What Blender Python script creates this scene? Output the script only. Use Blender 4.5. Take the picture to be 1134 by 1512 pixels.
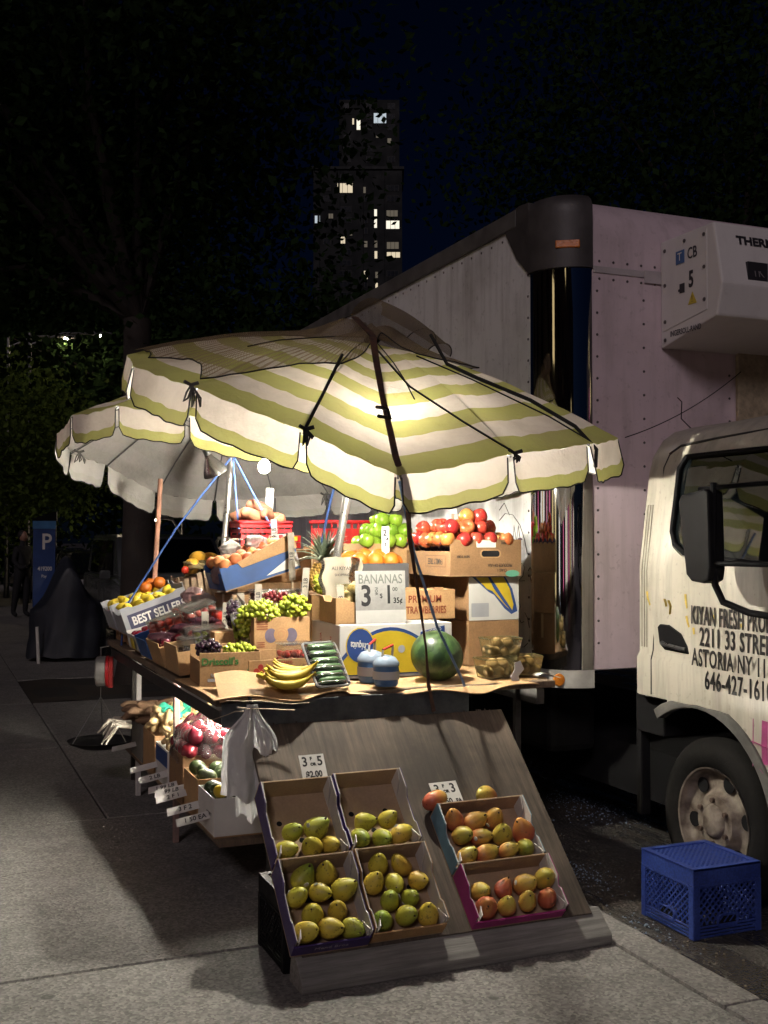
import bpy, bmesh, math, random
from mathutils import Vector, Matrix, Euler, noise
from mathutils.geometry import delaunay_2d_cdt
random.seed(7)
R = math.radians
sc = bpy.context.scene
for o in list(bpy.data.objects):
    bpy.data.objects.remove(o)
# ------------------------------------------------------------------ camera, sky, sun, exposure
cam_d = bpy.data.cameras.new('camera')
cam = bpy.data.objects.new('camera', cam_d)
sc.collection.objects.link(cam)
sc.camera = cam
cam_d.sensor_fit = 'VERTICAL'
cam_d.sensor_height = 36.0
cam_d.sensor_width = 27.0
cam_d.lens = 38.86
cam_d.clip_start = 0.05
cam_d.clip_end = 1500
cam.location = (0, 0, 1.55)
cam.rotation_euler = (R(90 + 1.44), 0, R(-22.52))
world = bpy.data.worlds.new('World')
sc.world = world
world.use_nodes = True
wn = world.node_tree
bg = wn.nodes['Background']
skt = wn.nodes.new('ShaderNodeTexSky')
skt.sky_type = 'NISHITA'
skt.sun_disc = False
skt.sun_elevation = R(32)
skt.sun_rotation = R(214)
tint = wn.nodes.new('ShaderNodeMix'); tint.data_type = 'RGBA'; tint.blend_type = 'MULTIPLY'
tint.inputs[0].default_value = 1.0
wn.links.new(skt.outputs[0], tint.inputs[6])
tint.inputs[7].default_value = (0.20, 0.36, 0.9, 1)
wn.links.new(tint.outputs[2], bg.inputs['Color'])
bg.inputs['Strength'].default_value = 0.0012
sun_d = bpy.data.lights.new('sun', 'SUN')
sun_d.energy = 0.62
sun_d.color = (1.0, 0.84, 0.88)
sun_d.angle = R(14)
sun = bpy.data.objects.new('sun', sun_d)
sc.collection.objects.link(sun)
sun.location = (-5, -10, 8)
sun.rotation_euler = Vector((0.55, 0.80, -0.55)).to_track_quat('-Z', 'Y').to_euler()
sc.view_settings.view_transform = 'Standard'
sc.view_settings.look = 'None'
sc.view_settings.exposure = 0.0
sc.view_settings.gamma = 1.0
sc.view_settings.use_curve_mapping = False
sc.cycles.use_denoising = True
sc.cycles.sample_clamp_indirect = 6.0
sc.cycles.max_bounces = 8
sc.cycles.transparent_max_bounces = 16
BULB = 3200.0          # radiance of the stall's bulbs

# ------------------------------------------------------------------ helpers
COL = sc.collection
Z3 = (0, 0, 0)


def tag(o, label=None, cat=None, group=None, kind=None):
    if label: o['label'] = label
    if cat: o['category'] = cat
    if group: o['group'] = group
    if kind: o['kind'] = kind
    return o


def thing(name, label, cat, loc=Z3, rot=Z3, group=None):
    o = bpy.data.objects.new(name, None)
    o.empty_display_size = 0.05
    COL.objects.link(o)
    o.location = loc
    o.rotation_euler = rot
    return tag(o, label, cat, group)


class MB:
    def __init__(s):
        s.v = []; s.f = []; s.uv = None

    def add(s, vs, fs):
        n = len(s.v)
        s.v += [tuple(v) for v in vs]
        s.f += [tuple(i + n for i in f) for f in fs]
        return s

    def box(s, c, d, rot=None):
        x, y, z = d[0] / 2, d[1] / 2, d[2] / 2
        vs = [Vector(p) for p in ((-x, -y, -z), (x, -y, -z), (x, y, -z), (-x, y, -z), (-x, -y, z), (x, -y, z), (x, y, z), (-x, y, z))]
        if rot is not None:
            m = Euler(rot).to_matrix()
            vs = [m @ v for v in vs]
        c = Vector(c)
        return s.add([v + c for v in vs], [(0, 3, 2, 1), (4, 5, 6, 7), (0, 1, 5, 4), (1, 2, 6, 5), (2, 3, 7, 6), (3, 0, 4, 7)])

    def bb(s, a, b):
        return s.box([(a[i] + b[i]) / 2 for i in range(3)], [abs(b[i] - a[i]) for i in range(3)])

    def tube(s, path, r, n=8, cap=True, flat=None):
        path = [Vector(p) for p in path]
        rs = r if isinstance(r, (list, tuple)) else [r] * len(path)
        up = None
        rings = []
        for i, p in enumerate(path):
            t = (path[min(i + 1, len(path) - 1)] - path[max(i - 1, 0)])
            t = t.normalized() if t.length > 1e-9 else Vector((0, 0, 1))
            if up is None:
                a = Vector((0, 0, 1)) if abs(t.z) < 0.9 else Vector((1, 0, 0))
                up = (a - t * a.dot(t)).normalized()
            else:
                up = up - t * up.dot(t)
                up = up.normalized() if up.length > 1e-6 else t.orthogonal().normalized()
            sd = t.cross(up)
            ring = []
            for k in range(n):
                an = 2 * math.pi * k / n
                ca, sa = math.cos(an), math.sin(an)
                if flat: ca *= flat
                ring.append(p + (up * ca + sd * sa) * rs[i])
            rings.append(ring)
        n0 = len(s.v)
        for rg in rings: s.v += [tuple(q) for q in rg]
        for i in range(len(rings) - 1):
            for k in range(n):
                a = n0 + i * n + k; b = n0 + i * n + (k + 1) % n
                s.f.append((a, b, b + n, a + n))
        if cap:
            s.f.append(tuple(n0 + k for k in reversed(range(n))))
            s.f.append(tuple(n0 + (len(rings) - 1) * n + k for k in range(n)))
        return s

    def lathe(s, prof, n=16, c=Z3, ax=2, mod=None, cap=True):
        n0 = len(s.v)
        for (r, z) in prof:
            for k in range(n):
                an = 2 * math.pi * k / n
                rr = r * (mod(an, z) if mod else 1)
                p = [rr * math.cos(an), rr * math.sin(an), z]
                if ax == 0: p = [p[2], p[0], p[1]]
                if ax == 1: p = [p[1], p[2], p[0]]
                s.v.append((p[0] + c[0], p[1] + c[1], p[2] + c[2]))
        m = len(prof)
        for i in range(m - 1):
            for k in range(n):
                a = n0 + i * n + k; b = n0 + i * n + (k + 1) % n
                s.f.append((a, b, b + n, a + n))
        if not cap: return s
        s.f.append(tuple(n0 + k for k in reversed(range(n))))
        s.f.append(tuple(n0 + (m - 1) * n + k for k in range(n)))
        return s

    def prism(s, poly, fn, d):
        """poly: 2-D outline; fn(u, v, w) -> xyz ; extruded for w in 0..d"""
        n = len(poly); n0 = len(s.v)
        for w in (0, d):
            s.v += [tuple(fn(u, v, w)) for u, v in poly]
        s.f.append(tuple(n0 + i for i in reversed(range(n))))
        s.f.append(tuple(n0 + n + i for i in range(n)))
        for i in range(n):
            j = (i + 1) % n
            s.f.append((n0 + i, n0 + j, n0 + n + j, n0 + n + i))
        return s

    def sheet(s, fn, nu, nv, uv=True):
        n0 = len(s.v)
        for i in range(nu + 1):
            for j in range(nv + 1):
                s.v.append(tuple(fn(i / nu, j / nv)))
        for i in range(nu):
            for j in range(nv):
                a = n0 + i * (nv + 1) + j
                s.f.append((a, a + nv + 1, a + nv + 2, a + 1))
        if uv:
            if s.uv is None: s.uv = {}
            for i in range(nu + 1):
                for j in range(nv + 1):
                    s.uv[n0 + i * (nv + 1) + j] = (i / nu, j / nv)
        return s

    def mesh(s, name, mat=None, smooth=False, bevel=0, seg=2, thick=0, fix=True):
        me = bpy.data.meshes.new(name)
        me.from_pydata(s.v, [], s.f)
        if s.uv:
            ul = me.uv_layers.new(name='UVMap')
            for lp in me.loops:
                ul.data[lp.index].uv = s.uv.get(lp.vertex_index, (0, 0))
        bm = bmesh.new(); bm.from_mesh(me)
        if thick:
            bmesh.ops.recalc_face_normals(bm, faces=bm.faces)
            bmesh.ops.solidify(bm, geom=bm.faces[:], thickness=thick)
        if fix: bmesh.ops.recalc_face_normals(bm, faces=bm.faces)
        if bevel:
            es = [e for e in bm.edges if len(e.link_faces) == 2 and e.calc_face_angle(0) > R(25)]
            bmesh.ops.bevel(bm, geom=es, offset=bevel, segments=seg, profile=0.6, affect='EDGES', clamp_overlap=True)
        bm.to_mesh(me); bm.free()
        if smooth:
            me.shade_smooth()
            me.set_sharp_from_angle(angle=R(smooth if smooth > 1 else 40))
        if mat: me.materials.append(mat)
        return me

    def build(s, name, mat, parent=None, loc=None, rot=None, **k):
        return put(name, s.mesh(name, mat, **k), parent, loc, rot)


def put(name, me, parent=None, loc=None, rot=None, scale=None):
    o = bpy.data.objects.new(name, me)
    COL.objects.link(o)
    if parent is not None: o.parent = parent
    if loc is not None: o.location = loc
    if rot is not None: o.rotation_euler = rot
    if scale is not None: o.scale = scale if isinstance(scale, (tuple, list)) else (scale,) * 3
    return o


def dup(o, parent=None, loc=None, rot=None, label=None, group=None):
    c = o.copy(); COL.objects.link(c)
    if parent is not None: c.parent = parent
    if loc is not None: c.location = loc
    if rot is not None: c.rotation_euler = rot
    if label: c['label'] = label
    if group: c['group'] = group
    for ch in list(o.children): dup(ch, c)
    return c


def txt(s, parent, size, org, xd, yd, mat, sx=1.0, align='CENTER', bold=0.0, name='lettering', ex=0.0004, sp=1.0):
    cu = bpy.data.curves.new(name, 'FONT')
    cu.body = s; cu.size = size; cu.align_x = align; cu.align_y = 'CENTER'
    cu.extrude = ex; cu.offset = bold; cu.resolution_u = 3; cu.space_character = sp
    cu.materials.append(mat)
    o = bpy.data.objects.new(name, cu); COL.objects.link(o)
    if parent is not None: o.parent = parent
    x = Vector(xd).normalized(); y = Vector(yd); y = (y - x * y.dot(x)).normalized(); z = x.cross(y)
    m = Matrix(((x.x * sx, y.x, z.x, org[0]), (x.y * sx, y.y, z.y, org[1]), (x.z * sx, y.z, z.z, org[2]), (0, 0, 0, 1)))
    o.matrix_basis = m
    return o


def rrect(u0, v0, u1, v1, r, n=4):
    out = []
    for cx, cy, a0 in ((u1 - r, v1 - r, 0), (u0 + r, v1 - r, 90), (u0 + r, v0 + r, 180), (u1 - r, v0 + r, 270)):
        for k in range(n + 1):
            a = R(a0 + 90 * k / n)
            out.append((cx + r * math.cos(a), cy + r * math.sin(a)))
    return out


def arc(a, b, sag, n=8):
    a = Vector(a); b = Vector(b)
    return [a.lerp(b, i / n) - Vector((0, 0, sag * 4 * (i / n) * (1 - i / n))) for i in range(n + 1)]


def rnd(a, b): return a + (b - a) * random.random()


# ------------------------------------------------------------------ procedural materials
class NT:
    def __init__(s, name):
        s.m = bpy.data.materials.new(name); s.m.use_nodes = True
        s.t = s.m.node_tree; s.b = s.t.nodes['Principled BSDF']; s.out = s.t.nodes['Material Output']

    def n(s, typ, **k):
        x = s.t.nodes.new(typ)
        for a, v in k.items():
            if a.startswith('i_'): x.inputs[int(a[2:])].default_value = v
            else: setattr(x, a, v)
        return x

    def l(s, a, b): s.t.links.new(a, b)

    def coords(s, rand=False, uv=False):
        tc = s.n('ShaderNodeTexCoord'); out = tc.outputs['UV' if uv else 'Object']
        if rand:
            oi = s.n('ShaderNodeObjectInfo'); ad = s.n('ShaderNodeVectorMath', operation='ADD')
            mu = s.n('ShaderNodeMath', operation='MULTIPLY'); mu.inputs[1].default_value = 40
            s.l(oi.outputs['Random'], mu.inputs[0]); s.l(out, ad.inputs[0]); s.l(mu.outputs[0], ad.inputs[1])
            return ad.outputs[0]
        return out

    def noise(s, co, scale, detail=4, rough=.55):
        x = s.n('ShaderNodeTexNoise'); x.inputs['Scale'].default_value = scale
        x.inputs['Detail'].default_value = detail; x.inputs['Roughness'].default_value = rough
        s.l(co, x.inputs['Vector']); return x.outputs['Fac']

    def ramp(s, fac, stops, const=False):
        x = s.n('ShaderNodeValToRGB'); e = x.color_ramp.elements
        if const: x.color_ramp.interpolation = 'CONSTANT'
        while len(e) < len(stops): e.new(0.5)
        for el, (p, c) in zip(e, stops):
            el.position = p; el.color = (c[0], c[1], c[2], 1) if len(c) == 3 else c
        s.l(fac, x.inputs[0]); return x.outputs[0]

    def mix(s, fac, a, b, blend='MIX'):
        x = s.n('ShaderNodeMix', data_type='RGBA', blend_type=blend)
        for sock, v in ((0, fac), (6, a), (7, b)):
            if isinstance(v, (int, float)): x.inputs[sock].default_value = v
            elif isinstance(v, tuple): x.inputs[sock].default_value = (v[0], v[1], v[2], 1)
            else: s.l(v, x.inputs[sock])
        return x.outputs[2]

    def bump(s, h, st, dist=.01):
        x = s.n('ShaderNodeBump'); x.inputs['Strength'].default_value = st; x.inputs['Distance'].default_value = dist
        s.l(h, x.inputs['Height']); s.l(x.outputs[0], s.b.inputs['Normal'])

    def set(s, **k):
        for a, v in k.items():
            nm = {'rough': 'Roughness', 'metal': 'Metallic', 'spec': 'Specular IOR Level', 'coat': 'Coat Weight', 'trans': 'Transmission Weight', 'alpha': 'Alpha', 'sss': 'Subsurface Weight', 'emit': 'Emission Strength', 'ior': 'IOR'}[a]
            s.b.inputs[nm].default_value = v
        return s


def lum(c, f): return tuple(max(0, min(1, x * f)) for x in c)


_mc = {}


def M(name, c, rough=.6, var=.18, scale=18, bump=.15, metal=0, spec=.5, c2=None, fine=0, rand=False, coat=0, bscale=None):
    """plain surface with mottled colour, uneven gloss and fine relief"""
    if name in _mc: return _mc[name]
    t = NT(name); co = t.coords(rand)
    f = t.noise(co, scale, 5)
    a, b = (lum(c, 1 - var), lum(c, 1 + var * .6)) if c2 is None else (c, c2)
    col = t.ramp(f, [(.3, a), (.7, b)])
    if fine:
        f2 = t.noise(co, scale * 14, 2)
        col = t.mix(fine, col, t.ramp(f2, [(.35, (0, 0, 0)), (.65, (1, 1, 1))]), 'OVERLAY')
    t.l(col, t.b.inputs['Base Color'])
    rr = t.ramp(f, [(.2, (rough * .8,) * 3), (.8, (min(1, rough * 1.15),) * 3)])
    t.l(rr, t.b.inputs['Roughness'])
    t.set(metal=metal, spec=spec, coat=coat)
    if bump: t.bump(t.noise(co, bscale or scale * 3, 4), bump, .006)
    _mc[name] = t.m
    return t.m


def emis(name, c, st):
    t = NT(name); t.b.inputs['Base Color'].default_value = (0, 0, 0, 1)
    t.b.inputs['Emission Color'].default_value = (*c, 1); t.set(emit=st)
    return t.m


def cloth(name, c, trans=.5, stripes=None, dirt=.25, lining=None):
    t = NT(name); co = t.coords()
    f = t.noise(co, 3.5, 6, .65)
    if stripes:
        uvc = t.coords(uv=True); sp = t.n('ShaderNodeSeparateXYZ'); t.l(uvc, sp.inputs[0])
        base = t.ramp(sp.outputs[1], stripes, True)
    else:
        base = t.mix(0.0, c, c)
    col = t.mix(t.ramp(f, [(.42, (0, 0, 0)), (.75, (dirt,) * 3)]), base, (.32, .24, .16))
    d = t.n('ShaderNodeBsdfDiffuse'); tr = t.n('ShaderNodeBsdfTranslucent'); mx = t.n('ShaderNodeMixShader')
    mx.inputs[0].default_value = trans
    wv = t.noise(co, 9, 4)
    bp = t.n('ShaderNodeBump'); bp.inputs['Strength'].default_value = .6; bp.inputs['Distance'].default_value = .03
    t.l(wv, bp.inputs['Height']); t.l(bp.outputs[0], d.inputs['Normal'])
    t.l(col, tr.inputs[0]); t.l(d.outputs[0], mx.inputs[1]); t.l(tr.outputs[0], mx.inputs[2])
    if lining:      # the cloth is printed on the outside only; the inside is a plain coated lining
        ge = t.n('ShaderNodeNewGeometry')
        lc = t.mix(t.ramp(f, [(.42, (0, 0, 0)), (.75, (dirt,) * 3)]), lining, lum(lining, .6))
        col = t.mix(ge.outputs['Backfacing'], col, lc)
    t.l(col, d.inputs[0])
    t.l(mx.outputs[0], t.out.inputs[0])
    return t.m


def film(name, c, op=.25, rough=.12):
    """thin clear or milky plastic: mostly see-through with sharp glints and crinkles"""
    t = NT(name); co = t.coords()
    g = t.n('ShaderNodeBsdfGlossy'); g.inputs['Roughness'].default_value = rough
    tp = t.n('ShaderNodeBsdfTransparent'); tp.inputs[0].default_value = (*[.55 + .45 * x for x in c], 1)
    d = t.n('ShaderNodeBsdfDiffuse'); d.inputs[0].default_value = (*c, 1)
    tl = t.n('ShaderNodeBsdfTranslucent'); tl.inputs[0].default_value = (*c, 1)
    bp = t.n('ShaderNodeBump'); bp.inputs['Strength'].default_value = .6; bp.inputs['Distance'].default_value = .02
    t.l(t.noise(co, 16, 3), bp.inputs['Height']); t.l(bp.outputs[0], g.inputs['Normal'])
    dm = t.n('ShaderNodeMixShader'); dm.inputs[0].default_value = .5
    t.l(d.outputs[0], dm.inputs[1]); t.l(tl.outputs[0], dm.inputs[2])
    m1 = t.n('ShaderNodeMixShader'); m1.inputs[0].default_value = op
    t.l(tp.outputs[0], m1.inputs[1]); t.l(dm.outputs[0], m1.inputs[2])
    fr = t.n('ShaderNodeFresnel'); fr.inputs[0].default_value = 1.45
    m2 = t.n('ShaderNodeMixShader'); t.l(fr.outputs[0], m2.inputs[0])
    t.l(m1.outputs[0], m2.inputs[1]); t.l(g.outputs[0], m2.inputs[2])
    t.l(m2.outputs[0], t.out.inputs[0])
    return t.m


def wood(name, c1, c2, scale=(2, 30, 30), rough=.75, bump=.4, stain=.5):
    t = NT(name); co = t.coords(True)
    mp = t.n('ShaderNodeMapping'); mp.inputs['Scale'].default_value = scale; t.l(co, mp.inputs[0])
    f = t.noise(mp.outputs[0], 1.6, 6, .7)
    col = t.ramp(f, [(.3, c1), (.68, c2)])
    st = t.noise(co, 2.2, 5, .6)
    col = t.mix(t.ramp(st, [(.4, (0, 0, 0)), (.7, (stain,) * 3)]), col, lum(c1, .35))
    t.l(col, t.b.inputs['Base Color']); t.set(rough=rough)
    t.bump(f, bump, .004)
    return t.m


def fruit(name, stops, scale=9, rough=.35, sss=0, bump=.05, bscale=60, speck=None, coat=0, grad=0, spots=0):
    """skin colour drifting over each fruit and from fruit to fruit"""
    t = NT(name); oi = t.n('ShaderNodeObjectInfo'); co = t.coords(True)
    f = t.noise(co, scale, 3)
    ad = t.n('ShaderNodeMath', operation='MULTIPLY_ADD'); ad.inputs[1].default_value = .55
    t.l(oi.outputs['Random'], ad.inputs[0])
    ml = t.n('ShaderNodeMath', operation='MULTIPLY'); ml.inputs[1].default_value = .45; t.l(f, ml.inputs[0]); t.l(ml.outputs[0], ad.inputs[2])
    fac = ad.outputs[0]
    if grad:
        tc2 = t.n('ShaderNodeTexCoord'); sx2 = t.n('ShaderNodeSeparateXYZ'); t.l(tc2.outputs['Object'], sx2.inputs[0])
        g2 = t.n('ShaderNodeMath', operation='MULTIPLY_ADD'); g2.inputs[1].default_value = grad; t.l(sx2.outputs[2], g2.inputs[0]); t.l(fac, g2.inputs[2]); fac = g2.outputs[0]
    col = t.ramp(fac, stops)
    if spots:
        sn = t.noise(co, 34, 4, .7)
        col = t.mix(t.ramp(sn, [(.60, (0, 0, 0)), (.68, (spots,) * 3)]), col, (.06, .04, .015))
    if speck:
        v = t.n('ShaderNodeTexVoronoi'); v.inputs['Scale'].default_value = speck[1]; t.l(co, v.inputs['Vector'])
        col = t.mix(t.ramp(v.outputs['Distance'], [(.0, (speck[2],) * 3), (.28, (0, 0, 0))]), col, speck[0])
    t.l(col, t.b.inputs['Base Color']); t.set(rough=rough, coat=coat)
    if bump: t.bump(t.noise(co, bscale, 2), bump, .003)
    return t.m


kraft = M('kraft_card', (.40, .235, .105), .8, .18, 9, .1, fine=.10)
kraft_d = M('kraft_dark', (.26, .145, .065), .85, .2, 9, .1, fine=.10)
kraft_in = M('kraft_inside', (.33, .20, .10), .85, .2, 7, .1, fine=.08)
white_card = M('white_card', (.66, .64, .60), .7, .10, 8, .06)
grey_card = M('grey_card', (.34, .35, .37), .7, .14, 8, .06)
ink = M('black_ink', (.012, .012, .014), .6, .1, 30, 0)
white_ink = M('white_ink', (.75, .74, .70), .6, .1, 30, 0)
red_ink = M('red_ink', (.36, .03, .025), .6, .1, 30, 0)
brown_ink = M('brown_ink', (.20, .045, .02), .6, .1, 30, 0)
green_ink = M('green_ink', (.05, .20, .05), .6, .1, 30, 0)
black_pl = M('black_plastic', (.010, .010, .011), .45, .2, 20, .05, spec=.05)
black_mt = M('black_matt', (.013, .013, .014), .9, .2, 20, .1, spec=.06)
steel = M('bare_steel', (.42, .42, .42), .32, .2, 14, .08, metal=1)
dark_steel = M('dull_steel', (.20, .20, .20), .45, .3, 16, .1, metal=1)
alu = M('aluminium', (.55, .56, .57), .28, .12, 20, .05, metal=1)
chrome = M('chrome', (.72, .72, .73), .045, .06, 5, .03, metal=1, bscale=6)
# ------------------------------------------------------------------ ground
def concrete(name, c, agg):
    t = NT(name); co = t.coords()
    big = t.noise(co, .7, 5, .6); mid = t.noise(co, 7, 5, .7)
    col = t.ramp(big, [(.3, lum(c, .72)), (.7, lum(c, 1.12))])
    col = t.mix(.5, col, t.ramp(mid, [(.3, lum(c, .6)), (.7, lum(c, 1.25))]))
    v = t.n('ShaderNodeTexVoronoi'); v.inputs['Scale'].default_value = 95; t.l(co, v.inputs['Vector'])
    col = t.mix(agg, col, t.ramp(v.outputs['Color'], [(.1, (.05, .05, .05)), (.55, (.5, .5, .5)), (.95, (1, .97, .92))]), 'OVERLAY')
    v2 = t.n('ShaderNodeTexVoronoi'); v2.inputs['Scale'].default_value = 26; t.l(co, v2.inputs['Vector'])
    sp = t.ramp(v2.outputs['Distance'], [(.0, (1, 1, 1)), (.09, (0, 0, 0))])
    col = t.mix(t.mix(1.0, sp, t.ramp(t.noise(co, 3, 2), [(.55, (0, 0, 0)), (.7, (.6,) * 3)]), 'MULTIPLY'), col, (.5, .47, .42))
    gum = t.n('ShaderNodeTexVoronoi'); gum.inputs['Scale'].default_value = 2.8; t.l(co, gum.inputs['Vector'])
    st_ = t.noise(co, 1.7, 7, .7)
    col = t.mix(t.ramp(st_, [(.5, (0, 0, 0)), (.72, (.55,) * 3)]), col, lum(c, .42))
    col = t.mix(t.ramp(gum.outputs['Distance'], [(.0, (.75,) * 3), (.06, (.75,) * 3), (.075, (0, 0, 0))]), col, lum(c, .35))
    t.l(col, t.b.inputs['Base Color'])
    t.l(t.ramp(mid, [(.2, (.7,) * 3), (.8, (.95,) * 3)]), t.b.inputs['Roughness'])
    t.bump(v.outputs['Distance'], .4, .003)
    return t.m


walk_m = concrete('pavement_concrete', (.25, .242, .23), .45)
curb_m = concrete('kerb_stone', (.24, .23, .22), .4)
joint_m = M('joint_dirt', (.035, .032, .028), .95, .3, 30, .3)


def asphalt():
    t = NT('asphalt'); co = t.coords()
    v = t.n('ShaderNodeTexVoronoi'); v.inputs['Scale'].default_value = 70; t.l(co, v.inputs['Vector'])
    big = t.noise(co, 1.3, 5, .6)
    col = t.ramp(v.outputs['Color'], [(0, (.02, .02, .02)), (1, (.085, .08, .075))])
    col = t.mix(t.ramp(big, [(.4, (0, 0, 0)), (.65, (.6,) * 3)]), col, (.075, .058, .04))
    t.l(col, t.b.inputs['Base Color'])
    mp = t.n('ShaderNodeMapping'); mp.inputs['Scale'].default_value = (3.2, .55, 1); mp.inputs['Rotation'].default_value = (0, 0, R(18)); t.l(co, mp.inputs[0])
    wet = t.noise(mp.outputs[0], 1.4, 6, .62)
    t.l(t.ramp(wet, [(.5, (.85,) * 3), (.58, (.10,) * 3)]), t.b.inputs['Roughness'])
    t.bump(v.outputs['Distance'], .9, .008)
    return t.m


road_m = asphalt()
tag(MB().box((200, 150, -.12), (900, 700, .04)).build('road', road_m), kind='structure')
# pavement: a dirty bed with raised flags; joints at X = .95 and Y = 6.32 as seen
walk = MB().bb((-30, -6, -.3), (2.47, 60, -.012)).build('sidewalk', joint_m)
tag(walk, kind='structure')
xs = [-30, -8.4, -5.3, -2.2, -.62, .95, 2.46]
ys = [-6, -1.2, 1.75, 4.12, 6.32, 8.6, 11.0, 12.85, 15.0, 17.2, 19.5, 24, 32, 60]
for i in range(len(xs) - 1):
    for j in range(len(ys) - 1):
        if i == 5 and j == 6: continue            # the tree pit
        if i == 5 and j < 4: continue             # one wide pour nearest the camera
        g = .004
        x1 = xs[i + 2] if (i == 4 and j < 4) else xs[i + 1]
        b = MB().bb((xs[i] + g, ys[j] + g, -.1), (x1 - g, ys[j + 1] - g, rnd(-.0015, .0015)))
        b.build('paving_slab', walk_m, walk, bevel=.006, seg=1)
soil = M('tree_pit_soil', (.05, .04, .03), .95, .4, 12, 1.0)
pit = MB().sheet(lambda u, v: (.96 + 1.49 * u, 11.02 + 1.81 * v, -.01 + .03 * math.sin(9 * u) * math.cos(7 * v) * u * (1 - u) * 4), 20, 20).build('tree_pit_soil', soil, smooth=True)
tag(pit, kind='structure')
curb = MB().bb((2.47, -6, -.3), (2.62, 60, -.02)).build('kerb', joint_m)
tag(curb, kind='structure')
y = -6.0
while y < 40:
    MB().bb((2.468, y + .004, -.28), (2.628, y + 1.8 - .004, .002)).build('kerb_stone', curb_m, curb, bevel=.012)
    y += 1.8
# granular litter and water trail in the gutter
grit = MB()
for i in range(420):
    x = 2.66 + abs(random.gauss(0, .35)); yy = rnd(2.4, 7.5)
    r = rnd(.002, .007)
    grit.lathe([(r, 0), (r * .8, r * .6), (.2 * r, r)], 5, (x, yy, -.1))
g = grit.build('gutter_grit', M('grit', (.16, .14, .12), .9, .4, 40, 0))
tag(g, 'scattered grit and crumbs in the gutter under the truck', 'grit', kind='stuff')
spk = MB()
for i in range(260):
    x = rnd(-.9, 2.4); yy = rnd(1.6, 7)
    r = rnd(.0018, .005)
    spk.lathe([(r, 0), (r * .7, r * .5), (.1 * r, r * .7)], 5, (x, yy, .001))
tag(spk.build('pavement_crumbs', M('crumbs', (.34, .31, .26), .9, .4, 40, 0)), 'pale crumbs and specks littering the pavement', 'crumbs', kind='stuff')

# crushed ice and meltwater thrown into the gutter
ice = MB(); rs_ = random.Random(5)
for (cx, cy, sx0, sy0, n) in ((4.0, 7.0, .22, .40, 700), (3.85, 6.1, .25, .28, 500), (3.9, 5.6, .2, .2, 300), (3.0, 4.70, .07, .18, 220), (2.84, 3.95, .05, .12, 60)):
    for i in range(n):
        p = Vector((rs_.gauss(cx, sx0), rs_.gauss(cy, sy0), -.098 + rs_.random() * .006)); r = rs_.uniform(.0015, .007)
        if p.x < 2.64: continue
        q = Euler((rs_.uniform(-.7, .7), rs_.uniform(-.7, .7), rs_.uniform(0, 6))).to_matrix()
        ice.add([p + q @ Vector(v) for v in ((-r, -r * .6, 0), (r, -r * .5, 0), (r * .7, r * .6, 0), (-r * .6, r * .7, 0), (0, 0, r * .7))], [(0, 1, 4), (1, 2, 4), (2, 3, 4), (3, 0, 4)])
tag(ice.build('crushed_ice', M('ice_slush', (.26, .34, .46), .10, .3, 20, .3), fix=False), 'bluish crushed ice and meltwater thrown in the gutter beside the truck', 'ice', kind='stuff')

# hairline cracks wandering over the slabs
rc = random.Random(11)
for (x, y_, a, n) in ((-.4, 4.9, .3, 14), (.35, 3.1, 2.2, 12), (1.6, 2.7, -.4, 11), (-1.2, 7.2, .9, 14), (.1, 8.9, -.2, 10)):
    pts = []
    for i in range(n):
        pts.append((x, y_, .0012)); a += rc.uniform(-.5, .5); x += .085 * math.cos(a); y_ += .085 * math.sin(a)
    MB().tube(pts, [.0022 * (1 - .8 * abs(2 * i / (n - 1) - 1)) + .0006 for i in range(n)], 5, flat=.3).build('crack', joint_m, walk)
# ------------------------------------------------------------------ box truck
TL = Vector((3.3, 5.0, -.1))
truck = thing('box_truck', 'white refrigerated box truck with lettered cab parked behind the fruit stall', 'truck', TL)
NTL = -TL


def tp(mb, name, mat, parent=truck, **k):
    return mb.build(name, mat, parent, loc=NTL if parent is truck else None, **k)


def paint(name, c, dirt, streak, dcol=(.10, .085, .065)):
    t = NT(name); co = t.coords()
    mp = t.n('ShaderNodeMapping'); mp.inputs['Scale'].default_value = (9, 9, .9); t.l(co, mp.inputs[0])
    s1 = t.noise(mp.outputs[0], 1.5, 6, .65); s2 = t.noise(co, 2.4, 6, .6); s3 = t.noise(co, 34, 3)
    col = t.mix(t.ramp(s1, [(.48, (0, 0, 0)), (.8, (streak,) * 3)]), c, dcol)
    col = t.mix(t.ramp(s2, [(.45, (0, 0, 0)), (.8, (dirt,) * 3)]), col, dcol)
    col = t.mix(t.ramp(s3, [(.62, (0, 0, 0)), (.72, (dirt * .7,) * 3)]), col, lum(dcol, .8))
    t.l(col, t.b.inputs['Base Color'])
    t.l(t.ramp(s2, [(.3, (.3,) * 3), (.8, (.6,) * 3)]), t.b.inputs['Roughness'])
    t.bump(t.noise(co, 5, 2), .12, .01)
    return t.m


cab_m = paint('cab_paint', (.47, .445, .37), .42, .60)
box_m = paint('box_panel_paint', (.74, .74, .74), .42, .50)
nose_m = paint('nose_paint_pink_glow', (.60, .49, .53), .30, .30)  # pink glow falling on the nose is put into the paint colour
cap_m = M('dark_corner_cap', (.05, .045, .045), .55, .4, 6, .2)
rail_m = M('rail_paint', (.11, .105, .10), .5, .4, 7, .2)
BX, BY, RAD, BB, BT, BE = 3.05, 5.02, .235, .84, 3.40, 11.2
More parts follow.
